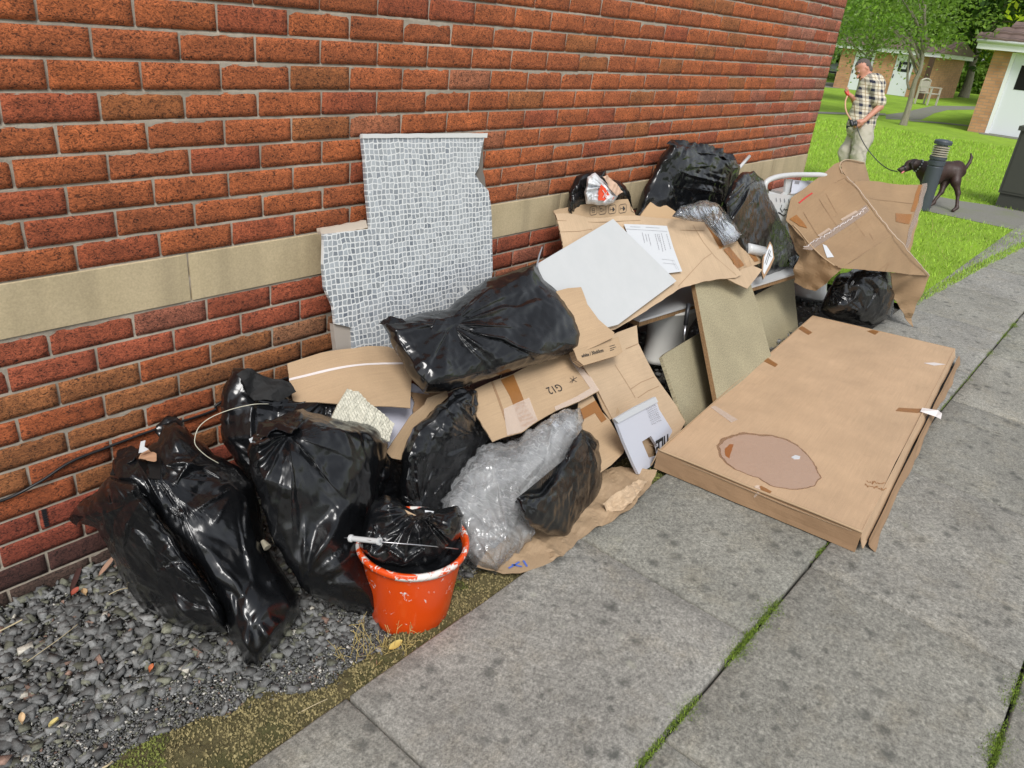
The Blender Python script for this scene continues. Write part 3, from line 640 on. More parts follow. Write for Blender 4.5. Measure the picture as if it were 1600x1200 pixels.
# ---------------------------------------------------------------- sheets, boards and boxes
from mathutils.geometry import delaunay_2d_cdt
def at(px, py, d): return CAM + ray(px, py) * d          # a point d metres in front of the viewer
class Sheet:
    """a bent sheet: an outline with its own plane, size, thickness and crumple"""
    def __init__(s, out, pl, th=.004, step=.03, noise=0.0, nf=4, fac=0.0, ff=5, bend=None, jag=0.0, seed=0, udir=None, floor=None):
        s.pl = pl; s.n = pl[0]; s.out = out; s.th = th; s.step = step; s.noise = noise; s.nf = nf; s.fac = fac; s.ff = ff; s.bend = bend; s.jag = jag; s.seed = seed; s.floor = floor
        s.o = on(pl, *out[0]); q = on(pl, *(udir[1] if udir else out[1])) - (on(pl, *udir[0]) if udir else s.o)
        s.eu = q / np.linalg.norm(q); s.ev = np.cross(s.n, s.eu)
    def uv(s, px): P = on_many(s.pl, np.atleast_2d(px)) - s.o; return np.c_[P @ s.eu, P @ s.ev]
    def disp(s, uv):
        h = np.zeros(len(uv))
        if s.noise: h += s.noise * vnoise(np.c_[uv * s.nf, np.zeros(len(uv))], s.seed, 2)
        if s.fac: h += s.fac * facet(uv, s.ff, s.seed + 3, 3, .5)
        if s.bend: h += s.bend(uv)
        return h
    def world(s, uv, off=0.0):
        P = s.o + uv[:, :1] * s.eu + uv[:, 1:] * s.ev + s.n * (s.disp(uv) + off)[:, None]
        if s.floor is not None: P[:, 2] = np.maximum(P[:, 2], s.floor + off)
        return P
    def mesh(s, out=None, off=0.0, th=None, jag=None, step=None, holes=()):
        th = s.th if th is None else th; jag = s.jag if jag is None else jag; step = step or s.step
        O = s.uv(out if out is not None else s.out); L = []
        def ring(O):
            R = []
            for a, b in zip(O, np.roll(O, -1, 0)):
                k = max(1, int(np.linalg.norm(b - a) / step)); R += [a + (b - a) * t / k for t in range(k)]
            return np.array(R)
        R = ring(O)
        if jag: R = R + jag * np.c_[vnoise(np.c_[R * 38, R[:, :1] * 0], 5 + s.seed, 2), vnoise(np.c_[R * 38 + 7, R[:, :1] * 0], 6 + s.seed, 2)]
        rings = [R] + [ring(s.uv(h)) for h in holes]; pts = []; edges = []
        for r in rings:
            n0 = len(pts); pts += [tuple(x) for x in r]; edges += [(n0 + i, n0 + (i + 1) % len(r)) for i in range(len(r))]
        nb = len(pts); mn, mx = R.min(0), R.max(0)
        gx, gy = np.meshgrid(np.arange(mn[0] + step / 2, mx[0], step), np.arange(mn[1] + step / 2, mx[1], step)); G = np.c_[gx.ravel(), gy.ravel()]
        G = G + .2 * step * np.c_[vnoise(np.c_[G * 90, G[:, :1]], 1), vnoise(np.c_[G * 90, G[:, :1]], 2)]
        if len(G):
            def inside(G, R):
                x, y = G.T; c = np.zeros(len(G), bool)
                for (x1, y1), (x2, y2) in zip(R, np.roll(R, -1, 0)):
                    if y1 != y2: c ^= ((y1 > y) != (y2 > y)) & (x < (x2 - x1) * (y - y1) / (y2 - y1) + x1)
                return c
            k = inside(G, R) & (seg_dist(G, R) > step * .35)
            for r in rings[1:]: k &= ~inside(G, r) & (seg_dist(G, r) > step * .35)
            pts += [tuple(x) for x in G[k]]
        hol = [ring(s.uv(h)) for h in holes]
        res = delaunay_2d_cdt([Vector(p) for p in pts], edges, [], 0, 1e-6)
        uv = np.array([tuple(v) for v in res[0]]); tri = [tuple(f) for f in res[2]]
        cen = np.array([uv[list(f)].mean(0) for f in tri]); k = inside(cen, R)
        for r in rings[1:]: k &= ~inside(cen, r)
        tri = [f for f, q in zip(tri, k) if q]
        A = s.world(uv, off); Bk = A - s.n * th
        ed = {}
        for f in tri:
            for a, b in zip(f, f[1:] + f[:1]): ed[(a, b)] = 1
        side = [(b, a, a + len(uv), b + len(uv)) for (a, b) in ed if (b, a) not in ed]
        # make the front face the viewer
        f0 = tri[0]; nn = np.cross(A[f0[1]] - A[f0[0]], A[f0[2]] - A[f0[0]]); flip = nn @ s.n < 0
        fr = [f[::-1] if flip else f for f in tri]; bk = [tuple(i + len(uv) for i in f[::-1]) for f in fr]
        side = [f[::-1] if flip else f for f in side]
        SIDES.update(n=len(side), f=len(fr) + len(bk) + len(side))
        return np.vstack([A, Bk]), fr + bk + side, np.vstack([uv, uv])
    def text(s, txt, p0, p1, size_px, off=.002, mirror=False, bold=0.0):
        """flat lettering whose baseline runs from pixel p0 towards p1; returns (V, F)"""
        cu = bpy.data.curves.new('t', 'FONT'); cu.body = txt; cu.size = 1; cu.resolution_u = 3; cu.offset = bold; o = bpy.data.objects.new('t', cu); COL.objects.link(o)
        dg = bpy.context.evaluated_depsgraph_get(); me = o.evaluated_get(dg).to_mesh()
        P = np.array([v.co[:2] for v in me.vertices]) if len(me.vertices) else np.zeros((0, 2)); F = [tuple(f.vertices) for f in me.polygons]
        o.evaluated_get(dg).to_mesh_clear(); bpy.data.objects.remove(o); bpy.data.curves.remove(cu)
        a, b = s.uv([p0, p1]); e = (b - a); W = np.linalg.norm(e); e = e / W; pe = np.array([-e[1], e[0]])
        hpx = s.uv([p0, (p0[0] + 1, p0[1])]); 
        k = W / max(P[:, 0].max(), 1e-6)
        h = size_px if size_px else k
        uv = a + P[:, :1] * k * e + P[:, 1:] * (h) * pe * (-1 if mirror else 1)
        return s.world(uv, off), F
def sh(name, sheet, mat, label, cat, group=None, parent=None, **k):
    V, F, uv = sheet.mesh(**k)
    return part(name, V, F, mat, parent, uv=uv) if parent is not None else single(name, V, F, mat, label, cat, group, uv=uv)
def onsheet(name, sheet, mat, parent, out, off=.0015, th=.001, **k):
    V, F, uv = sheet.mesh(out=out, off=off, th=th, jag=k.pop('jag', 0), step=k.pop('step', .015)); return part(name, V, F, mat, parent, uv=uv)
def textpart(name, sheet, mat, parent, *items):
    L = [sheet.text(*a, **(kw or {})) for a, kw in items]; V, F = join(*L); return part(name, V, F, mat, parent)
def lines(sheet, segs, w=.0012, off=.002):
    """thin printed or drawn strokes given as pixel polylines"""
    L = []
    for s_ in segs:
        uv = sheet.uv(s_); d = np.gradient(uv, axis=0); d /= np.linalg.norm(d, axis=1)[:, None] + 1e-9; n = np.c_[-d[:, 1], d[:, 0]] * w
        V = np.vstack([sheet.world(uv + n, off), sheet.world(uv - n, off)]); k = len(uv); L.append((V, [(i, i + 1, k + i + 1, k + i) for i in range(k - 1)]))
    return join(*L)
def strokes(name, sheet, mat, parent, segs, w=.0012, off=.002):
    for q in segs: V, F = lines(sheet, [q], w, off); part(name, V, F, mat, parent)
def scribble(x0, y0, x1, y1, n, amp, seed):
    g = np.random.default_rng(seed); t = np.linspace(0, 1, n); return [(x0 + (x1 - x0) * a + g.normal(0, amp), y0 + (y1 - y0) * a + g.normal(0, amp)) for a in t]

# ---------------------------------------------------------------- the mosaic tiled board leaning on the wall
tp = plane((565, 210, 'y', -.028), (760, 209, 'y', -.028), (540, 540, 'y', -.16))
tile = Sheet([(565, 211), (758, 211), (753, 232), (748, 262), (742, 272), (750, 284), (763, 297), (767, 320), (769, 360), (770, 425), (765, 448), (740, 475), (700, 520), (640, 575), (560, 575), (552, 545), (550, 512), (524, 506), (521, 480), (508, 450), (505, 420), (506, 366), (579, 358), (573, 300), (570, 250)], tp, .013, .02, .0004, 3, jag=.0018, seed=2, udir=((565, 211), (758, 211)))
tile_root = thing('tiled_board', 'broken plasterboard panel covered in small grey mosaic tiles, leaning on the brick wall', 'tiled board', tile.world(tile.uv([(600, 575)]))[0])
V, F, uv = tile.mesh(); part('mosaic_face', V, F, MOSAIC, tile_root, uv=uv)
V, F, uv = tile.mesh(out=[(505, 357), (540, 352), (576, 344), (579, 357), (540, 363), (506, 367)], off=-.012, th=.02, jag=.006, step=.008); part('broken_plaster', V, F, plain('plaster', (.52, .44, .36), .9), tile_root, uv=uv)
V, F, uv = tile.mesh(out=[(524, 506), (551, 512), (553, 570), (530, 560)], off=-.012, th=.02, jag=.004, step=.01); part('plaster_backing', V, F, plain('old_plaster', (.34, .30, .26), .95), tile_root, uv=uv)
V, F, uv = tile.mesh(out=[(757, 212), (760, 215), (758, 262), (764, 298), (745, 288), (742, 270), (752, 232)], off=-.013, th=.012, jag=.005, step=.008); part('torn_backing', V, F, plain('torn_backing', (.16, .14, .12), .95), tile_root, uv=uv)
V, F, uv = tile.mesh(out=[(565, 209), (761, 208), (760, 215), (565, 216)], off=.004, th=.012, step=.02); part('edge_trim', V, F, plain('tile_trim', (.62, .62, .60), .4), tile_root, uv=uv)

# ---------------------------------------------------------------- black bags
BG = 'black refuse sacks in the heap'
def bag(label, outline, centre, pl, T, seed, mat=None, group=BG, name='refuse_sack', root=None, **k):
    kw = {}; kw.update(k)
    V, F = bagshape(outline, centre, pl, T, seed=seed, **kw)
    if root is not None: return part(name, V, F, mat or BLACK, root, smooth=True)
    return single(name, V, F, mat or BLACK, label, 'bin bag', group, smooth=True)
bag('leftmost low black sack, its folded top corner touching the brick wall',
    [(108, 806), (118, 790), (150, 768), (170, 742), (215, 760), (262, 830), (300, 880), (348, 950), (358, 990), (300, 986), (262, 978), (225, 958), (196, 915), (170, 860), (152, 826), (128, 818)], (175, 800),
    plane((112, 806, 'y', -.06), (200, 920, 'y', -.22), (300, 985, 'z', -.04)), .12, 11, fdir=60)
bag('black sack with a gaping top holding a dead leaf, pointed foot on the gravel',
    [(172, 746), (176, 718), (196, 704), (232, 700), (246, 690), (254, 664), (274, 654), (300, 676), (330, 706), (372, 730), (396, 752), (408, 800), (416, 850), (440, 890), (466, 930), (468, 960), (436, 1004), (406, 1044), (384, 1038), (362, 1000), (346, 950), (318, 900), (280, 850), (238, 810), (200, 778)], (262, 752),
    plane((270, 660, 'y', -.14), (402, 750, 'y', -.34), (400, 1040, 'z', -.04)), .13, 12, stars=((385, 755, .6, 1), (230, 735, .5, .8), (360, 905, .4, .8)), fdir=58, fan=.022, fac=.028)
bag('slumped black sack against the wall with an open dark mouth, behind the big front sack',
    [(343, 660), (345, 620), (352, 596), (364, 574), (382, 574), (420, 590), (452, 602), (458, 616), (500, 616), (546, 618), (585, 650), (560, 720), (470, 780), (400, 770), (366, 716), (348, 690)], (430, 655),
    plane((360, 580, 'y', -.1), (545, 620, 'y', -.26), (350, 700, 'y', -.2)), .09, 13, fdir=20)
bag('biggest black sack, its neck gathered into pleats, standing left of the orange bucket',
    [(388, 706), (390, 680), (406, 664), (432, 652), (470, 640), (530, 655), (578, 662), (596, 672), (607, 692), (600, 730), (590, 800), (598, 870), (611, 934), (592, 970), (556, 958), (516, 944), (470, 918), (442, 868), (428, 850), (412, 800), (396, 750)], (452, 682),
    plane((450, 680, 'y', -.45), (600, 690, 'y', -.47), (570, 950, 'z', -.03)), .13, 1, stars=((452, 682, 1.0, 1.5), (600, 690, .5, .8)), nstar=2, dip=.3, fdir=75, fan=.02)
bag('narrow black sack wedged between the biggest sack and the knotted upright sack',
    [(584, 700), (604, 704), (628, 735), (640, 790), (620, 850), (585, 850), (570, 780)], (600, 760), plane((600, 700, 'y', -.42), (630, 740, 'y', -.46), (600, 850, 'y', -.52)), .07, 15)
bag('upright black sack with a twisted knotted ear, behind the orange bucket',
    [(735, 605), (746, 612), (748, 636), (752, 664), (764, 672), (774, 658), (784, 676), (774, 700), (750, 708), (736, 740), (722, 800), (690, 860), (640, 850), (624, 770), (628, 715), (648, 668), (676, 640), (712, 612)], (690, 690),
    plane((740, 610, 'y', -.48), (640, 700, 'y', -.55), (680, 840, 'y', -.62)), .09, 16, stars=((752, 690, .6, 1.2),), fdir=80, fan=.02)
bag('long plump black sack lying across the heap in front of the mosaic tiled board',
    [(594, 502), (625, 500), (660, 488), (700, 482), (724, 462), (760, 436), (800, 424), (838, 410), (850, 436), (885, 470), (904, 492), (918, 522), (912, 542), (870, 560), (820, 574), (760, 592), (700, 612), (664, 614), (642, 590), (622, 556), (606, 524)], (708, 508),
    plane((600, 505, 'y', -.30), (838, 413, 'y', -.27), (690, 612, 'y', -.5)), .085, 2, W=.45, jag=2.5, fan=.022, stars=((706, 508, .95, 1.3), (604, 506, .6, .8), (905, 530, .7, .7), (838, 422, .6, .6), (690, 606, .6, .7)), nstar=2, fdir=-20, fac=.026, fine=.003, dip=.15)
bag('small black sack right of the clear polythene, on brown paper by the paving',
    [(908, 672), (922, 676), (934, 690), (941, 722), (942, 756), (926, 790), (902, 820), (888, 843), (856, 836), (826, 818), (812, 800), (806, 780), (822, 772), (846, 770), (866, 744), (884, 706)], (884, 716),
    plane((912, 672, 'y', -.80), (940, 740, 'y', -.84), (868, 842, 'z', .012)), .07, 18, stars=((820, 785, .7, 1.0), (915, 680, .6, 1)), nstar=0, fdir=-50, fan=.016, fac=.012, floor=.004)
bag('tall black sack leaning back on the brick wall at the top of the heap',
    [(1048, 218), (1076, 224), (1110, 232), (1146, 243), (1156, 262), (1152, 290), (1168, 330), (1150, 380), (1090, 410), (1010, 400), (976, 380), (990, 338), (1004, 300), (1026, 256)], (1092, 300),
    plane((1048, 220, 'y', -.07), (1150, 250, 'y', -.12), (1000, 340, 'y', -.08)), .14, 19, stars=((1160, 290, .8, 1.3),), fdir=10, fac=.035, back=.05, floor=.2)
bag('black sack draped down to the right of the clear wrap, beside the white plastic frame',
    [(1160, 268), (1178, 265), (1192, 280), (1206, 310), (1222, 342), (1240, 384), (1254, 408), (1246, 418), (1220, 428), (1184, 430), (1160, 400), (1150, 372), (1138, 350), (1128, 318), (1140, 290)], (1178, 292),
    plane((1165, 268, 'y', -.28), (1250, 410, 'y', -.42), (1150, 370, 'y', -.40)), .11, 20, stars=((1178, 275, .9, 1.2),), fdir=55, fac=.03, floor=.2)
bag('black sack on the ground under the huge torn carton',
    [(1282, 486), (1296, 450), (1312, 428), (1350, 415), (1390, 418), (1398, 460), (1392, 494), (1362, 510), (1330, 507), (1298, 496)], (1340, 440),
    plane((1320, 425, 'y', -.75), (1392, 425, 'y', -.95), (1340, 506, 'z', .01)), .18, 22, floor=.004)
def loose(out, pl, seed, th=.0012, amp=.02, mat=None):
    s = Sheet(out, pl, th, .006, .008, 16, fac=amp, ff=15, jag=.004, seed=seed); V, F, uv = s.mesh(); b = min([o for o in COL.objects if o.get('category') == 'bin bag' and o.type == 'MESH'], key=lambda o: np.linalg.norm(np.array(o.location)[:2] + 0 - V.mean(0)[:2]) + .5 * abs(o.location[2] + o.dimensions[2] * .5 - V.mean(0)[2])); return part('loose_end', V, F, mat or BLACK, b, uv=uv, smooth=True)
loose([(250, 692), (244, 676), (252, 658), (262, 652), (276, 650), (286, 662), (272, 680), (262, 694)], plane((250, 690, 'y', -.17), (280, 655, 'y', -.15), (262, 694, 'y', -.2)), 1)
loose([(176, 724), (184, 704), (204, 696), (216, 702), (206, 716), (190, 726)], plane((176, 724, 'y', -.22), (204, 696, 'y', -.2), (190, 726, 'y', -.26)), 2)
loose([(112, 812), (118, 792), (136, 774), (150, 770), (146, 792), (132, 806), (124, 826)], plane((112, 806, 'y', -.08), (150, 775, 'y', -.14), (130, 815, 'y', -.16)), 3)
loose([(752, 690), (764, 672), (770, 658), (777, 655), (780, 664), (788, 674), (782, 690), (772, 702), (758, 704)], plane((752, 690, 'y', -.52), (777, 655, 'y', -.50), (772, 700, 'y', -.56)), 4)
loose([(700, 626), (712, 608), (730, 603), (746, 610), (749, 632), (740, 650), (736, 632), (720, 620)], plane((700, 626, 'y', -.54), (740, 606, 'y', -.50), (740, 650, 'y', -.57)), 5)
loose([(592, 503), (606, 498), (628, 500), (640, 512), (622, 516), (606, 512)], plane((592, 503, 'y', -.31), (628, 500, 'y', -.34), (622, 516, 'y', -.37)), 6)
loose([(806, 784), (812, 774), (832, 768), (848, 770), (846, 784), (826, 792), (812, 796)], plane((806, 784, 'y', -.84), (848, 770, 'y', -.86), (826, 794, 'y', -.88)), 7)
loose([(1044, 222), (1052, 216), (1080, 222), (1112, 228), (1146, 240), (1150, 250), (1110, 240), (1060, 234)], plane((1046, 220, 'y', -.1), (1148, 244, 'y', -.15), (1060, 236, 'y', -.14)), 8)
loose([(1232, 404), (1244, 398), (1255, 408), (1250, 420), (1236, 424)], plane((1232, 404, 'y', -.46), (1255, 408, 'y', -.48), (1240, 424, 'y', -.5)), 9)
loose([(392, 684), (404, 664), (430, 652), (456, 648), (470, 660), (456, 676), (430, 670), (410, 684)], plane((392, 684, 'y', -.52), (460, 650, 'y', -.48), (450, 676, 'y', -.56)), 10)
MATT = plain('sack_inside_shade', (.004, .004, .004), .75)  # near-black base colour that paints the shade inside the open sacks
mo = Sheet([(371, 584), (384, 576), (420, 590), (452, 602), (460, 616), (436, 628), (400, 622), (382, 606)], plane((371, 584, 'y', -.19), (452, 602, 'y', -.25), (420, 628, 'y', -.27)), .003, .008, .014, 14, fac=.03, ff=9, jag=.006, seed=4)
sh('sack_mouth_shade', mo, MATT, 'matt black sheet painting the shade in the mouth of the slumped sack', 'shade sheet')  # added sheet: the dark of the open mouth is put into its colour
mo = Sheet([(172, 742), (180, 714), (200, 703), (236, 702), (252, 716), (250, 748), (216, 742)], plane((172, 742, 'y', -.23), (250, 716, 'y', -.29), (216, 742, 'y', -.31)), .004, .01, .012, 14, seed=5)
sh('sack_top_shade', mo, MATT, 'matt black sheet painting the shade in the gaping top of the left front sack', 'cloth')  # sheet added across the opening, black in place of the shade inside
lf = Sheet([(216, 715), (222, 706), (232, 702), (244, 708), (243, 718), (230, 720)], plane((216, 715, 'y', -.27), (244, 708, 'y', -.31), (230, 720, 'y', -.34)), .002, .006, .01, 30, seed=6)
sh('dead_leaf', lf, plain('dead_leaf_tan', (.55, .33, .2), .7), 'curled tan dead leaf in the gaping top of the left front sack', 'leaf')
lf = Sheet([(218, 708), (222, 690), (228, 688), (226, 698), (232, 702), (224, 707)], plane((218, 708, 'y', -.27), (232, 702, 'y', -.3), (224, 690, 'y', -.27)), .001, .006, .006, 30, seed=7)
sh('tissue', lf, PAPER, 'scrap of white tissue sticking up beside the dead leaf in the left front sack', 'tissue')

# small sack with a white carrier bag stuffed in it
bag('small black sack stuffed with a carrier bag, behind the flap with printed symbols',
    [(884, 330), (890, 296), (902, 276), (922, 269), (938, 268), (946, 263), (950, 280), (968, 284), (984, 300), (988, 322), (980, 350), (940, 370), (892, 360)], (925, 300),
    plane((890, 320, 'y', -.06), (980, 300, 'y', -.08), (930, 360, 'y', -.07)), .055, 23, floor=.3)
cb = thing('carrier_bag', 'crumpled white carrier bag with a red patch, stuffed in a small black sack', 'carrier bag', hit(940, 312, 'y', -.14))
cpl = plane((915, 280, 'y', -.12), (965, 300, 'y', -.13), (930, 315, 'y', -.14))
V, F = bagshape([(913, 300), (918, 276), (930, 271), (942, 280), (950, 292), (966, 306), (960, 318), (935, 322), (916, 318)], (932, 292), cpl, .03, seed=24, RN=24, AN=88, floor=.3); part('bag_film', V, F, plain('white_film', (.7, .72, .74), .35), cb, smooth=True)
c_ = Sheet([(935, 313), (935, 300), (940, 288), (946, 294), (952, 304), (960, 308), (956, 314)], (cpl[0], cpl[1] + .034), .002, .006, .004, 30, seed=3); V, F, uv = c_.mesh(); part('red_patch', V, F, plain('red_print', (.75, .07, .02), .4), cb, uv=uv)
strokes('white_letters', c_, WHITE_PLASTIC, cb, [[(941, 297), (944, 303), (941, 309)], [(946, 300), (944, 307), (949, 311)], [(950, 305), (948, 311)], [(952, 307), (953, 312)]], .0022, .004)
fs_ = Sheet([(943, 276), (950, 273), (956, 280), (966, 290), (972, 300), (964, 306), (954, 296)], (cpl[0], cpl[1] + .04), .003, .006, .012, 30, seed=8)
sh('peach_film', fs_, plain('peach_film_skin', (.62, .42, .3), .35), 'crumpled peach coloured film beside the white carrier bag by the wall', 'plastic film')

# ---------------------------------------------------------------- cards under and behind the sacks
s = Sheet([(449, 567), (500, 556), (552, 549), (575, 543), (606, 540), (632, 548), (645, 570), (640, 640), (560, 640), (458, 625), (452, 590)], plane((450, 568, 'y', -.13), (632, 545, 'y', -.25), (540, 625, 'y', -.33)), .004, .02, .008, 7, jag=.002, seed=9, bend=lambda uv: .02 * np.sin(uv[:, 0] * 9))
o = thing('cardboard_sheet', 'torn brown cardboard sheet with a pale tape line, at the foot of the mosaic board', 'cardboard', hit(540, 620, 'y', -.3)); sh('sheet', s, CARD, None, None, parent=o)
onsheet('tape_line', s, WHITE_TAPE, o, [(452, 590), (520, 581), (560, 575), (600, 568), (632, 564), (632, 567), (600, 571), (520, 584.5), (452, 593.5)])
s = Sheet([(560, 612), (574, 600), (590, 604), (612, 599), (646, 599), (672, 616), (662, 650), (640, 700), (612, 706), (596, 690), (560, 640)], plane((560, 612, 'y', -.30), (660, 610, 'y', -.36), (612, 700, 'y', -.45)), .012, .02, .004, 8, seed=10)
o = thing('foam_sheet', 'stack of pale lilac packing foam sheets between the big sack and the upright sack', 'packing foam', hit(612, 700, 'y', -.45)); sh('sheet', s, FOAM, None, None, parent=o)
onsheet('lower_sheet', s, PAPER, o, [(608, 690), (640, 676), (634, 706), (612, 712)], .002, .02)
s = Sheet([(543, 607), (552, 611), (560, 612), (575, 628), (592, 640), (616, 662), (608, 690), (580, 676), (517, 656), (528, 632)], plane((543, 607, 'y', -.36), (616, 662, 'y', -.46), (517, 656, 'y', -.44)), .006, .006, .003, 30, seed=11, fac=.004, ff=30, bend=lambda uv: .0018 * np.sin(uv[:, 0] * 520) * np.cos(uv[:, 1] * 300))
V, F, uv = s.mesh(); single('textured_offcut', V, F, plain('embossed_vinyl', (.56, .54, .44), .5), 'cream embossed wallpaper offcut lying on top of the big black sack', 'offcut', uv=uv)
s = Sheet([(604, 706), (622, 680), (642, 650), (664, 632), (668, 622), (698, 611), (700, 620), (672, 645), (652, 670), (640, 720), (612, 716)], plane((604, 706, 'y', -.47), (698, 612, 'y', -.46), (640, 716, 'y', -.50)), .004, .02, .006, 8, jag=.002, seed=12)
sh('cardboard_strip', s, CARD, 'bent brown cardboard strip poking up left of the upright sack with the knotted ear', 'cardboard')
s = Sheet([(640, 612), (668, 616), (690, 612), (690, 650), (650, 660), (645, 640), (648, 628)], plane((640, 612, 'y', -.36), (690, 612, 'y', -.4), (650, 660, 'y', -.44)), .004, .02, .005, 8, seed=13)
sh('cardboard_scrap', s, CARD_DARK, 'dark brown cardboard scrap between the foam sheets and the upright sack', 'cardboard')
# flattened carton marked in pen
g12 = Sheet([(738, 610), (766, 597), (800, 585), (850, 560), (896, 552), (915, 577), (936, 611), (905, 627), (868, 642), (836, 660), (815, 676), (792, 682), (770, 690), (745, 650)], plane((896, 556, 'y', -.50), (936, 611, 'y', -.66), (770, 680, 'y', -.62)), .005, .02, .004, 6, jag=.002, seed=14, udir=((800, 590), (896, 556)))
o = thing('flattened_carton', 'flattened brown carton marked G12 in pen, under the long plump sack', 'carton', g12.world(g12.uv([(800, 680)]))[0]); sh('panel', g12, CARD, None, None, parent=o)
onsheet('brown_tape', g12, TAPE, o, [(782, 594), (802, 586), (822, 636), (838, 657), (815, 672), (808, 650), (796, 620)], .002)
onsheet('clear_tape', g12, TAPE_CLEAR, o, [(786, 640), (826, 622), (840, 657), (815, 675), (792, 681)], .003)
onsheet('edge_tape', g12, TAPE_CLEAR, o, [(888, 560), (900, 556), (936, 610), (905, 627), (868, 642), (866, 636), (900, 620), (922, 607)], .003)
onsheet('fold_crease', g12, CARD_DARK, o, [(767, 597), (770, 596), (800, 680), (797, 681)], .0015)
textpart('pen_mark', g12, INK, o, ((('G12', (874, 600), (852, 607), None)), dict(off=.003)),)
strokes('pen_cross', g12, INK, o, [[(890, 598), (896, 593), (901, 590)], [(895, 588), (896, 594), (893, 599)], [(890, 591), (895, 594), (901, 597)]], .0011, .003)
s = Sheet([(904, 628), (926, 618), (938, 640), (952, 655), (964, 676), (977, 697), (974, 708), (956, 726), (940, 737), (920, 735), (905, 690)], plane((926, 620, 'y', -.64), (977, 700, 'y', -.84), (935, 735, 'y', -.85)), .004, .02, .004, 8, seed=15, bend=lambda uv: -.9 * (uv[:, 0] - .1) ** 2 * .3)
o = thing('carton_flap', 'curved brown carton flap between the small right hand sack and the white printed box', 'carton', hit(940, 736, 'y', -.85)); sh('flap', s, CARD, None, None, parent=o)
onsheet('wide_tape', s, TAPE, o, [(906, 640), (930, 626), (948, 655), (940, 660), (930, 645), (910, 656)], .002)
s = Sheet([(914, 574), (930, 570), (948, 604), (968, 644), (953, 656), (942, 640), (930, 610)], plane((914, 574, 'y', -.56), (968, 644, 'y', -.72), (948, 655, 'y', -.72)), .004, .02, .003, 8, seed=16, udir=((914, 574), (953, 656)))
o = thing('corrugated_strip', 'narrow corrugated carton edge with a black label, right of the carton marked in pen', 'carton', hit(950, 655, 'y', -.72)); sh('strip', s, CARD, None, None, parent=o)
onsheet('black_label', s, INK, o, [(909, 572), (916, 568), (926, 588), (920, 592)], .003)
s = Sheet([(905, 560), (935, 535), (965, 519), (995, 508), (998, 536), (1024, 587), (1048, 620), (1073, 656), (1045, 705), (1000, 690), (960, 660), (935, 610)], plane((965, 519, 'y', -.50), (1073, 656, 'z', .03), (945, 640, 'y', -.70)), .004, .025, .006, 5, seed=17, udir=((965, 519), (1020, 640)))
o = thing('leaning_card', 'large pale cardboard sheet sloping down to the white printed box and the flat carton', 'cardboard', hit(1040, 695, 'z', .01)); sh('sheet', s, CARD_PALE, None, None, parent=o)
strokes('fold_line', s, CARD_DARK, o, [[(978, 545), (997, 537)], [(985, 608), (1000, 598), (1022, 589)], [(996, 622), (1012, 611), (1030, 603)], [(960, 570), (975, 594), (985, 610), (992, 622)]], .0013, .0012)
s = Sheet([(897, 548), (930, 537), (966, 526), (973, 550), (966, 555), (912, 571), (902, 562)], plane((900, 548, 'y', -.57), (970, 530, 'y', -.60), (912, 570, 'y', -.61)), .03, .02, .001, 8, seed=18, udir=((908, 560), (966, 543)))
o = thing('small_carton', 'narrow brown carton printed with its size, just below the curled tan card', 'carton', hit(935, 565, 'y', -.6)); sh('carton_body', s, CARD, None, None, parent=o)
textpart('printing', s, INK, o, (('white / 30x60cm', (909, 559), (943, 549.5), None), dict(off=.002, bold=.02)))
strokes('small_print', s, INK, o, [[(952, 541.5), (960, 539)], [(952.5, 545), (962, 542)], [(953, 548), (959, 546)]], .0012, .002)
cur = Sheet([(866, 460), (884, 455), (905, 453), (916, 478), (936, 498), (963, 516), (960, 524), (935, 536), (905, 549), (880, 520), (870, 480)], plane((905, 453, 'y', -.40), (963, 516, 'y', -.60), (905, 547, 'y', -.58)), .005, .015, .003, 8, seed=19, bend=lambda uv: .02 * np.cos(uv[:, 1] * 11))
sh('curled_card', cur, CARD, 'curled tan cardboard between the right end of the plump sack and the white panel', 'cardboard')

# ---------------------------------------------------------------- white panel on a big opened carton
wp = plane((838, 412, 'y', -.24), (958, 343, 'y', -.20), (962, 508, 'y', -.52))
s = Sheet([(838, 413), (958, 342), (1057, 439), (964, 508), (930, 498), (904, 455), (880, 452), (868, 460), (858, 440)], wp, .012, .05, .0006, 3, seed=20)
s.out = [(838, 413), (958, 342), (1057, 439), (966, 507), (915, 520), (860, 500)]
sh('laminate_board', s, WHITE_PANEL, 'square white laminate panel lying tilted on the opened carton', 'panel')
op = (wp[0], wp[1] - .028)
s = Sheet([(867, 334), (890, 334), (930, 337), (985, 336), (1020, 340), (1050, 342), (1100, 348), (1112, 366), (1128, 392), (1145, 412), (1160, 428), (1150, 434), (1120, 436), (1098, 440), (1064, 450), (1030, 472), (1000, 492), (962, 514), (900, 530), (880, 385), (872, 350)], op, .006, .025, .010, 5, jag=.003, seed=21, fac=.004, ff=4, udir=((867, 334), (1100, 348)))
oc = thing('opened_carton', 'large opened brown carton lying flat under the white panel and the paper form', 'carton', s.world(s.uv([(1000, 492)]))[0]); sh('panel', s, CARD_PALE, None, None, parent=oc)
strokes('crease', s, CARD_DARK, oc, [[(1060, 447), (1085, 420), (1100, 404), (1112, 396)], [(1082, 352), (1100, 380), (1118, 402), (1150, 430)], [(870, 345), (930, 347), (1000, 345)], [(876, 363), (905, 362), (925, 358)], [(1062, 360), (1100, 361)]], .0012, .0012)
onsheet('edge_tape', s, TAPE, oc, [(1100, 349), (1108, 352), (1130, 386), (1124, 390), (1112, 368)], .002)
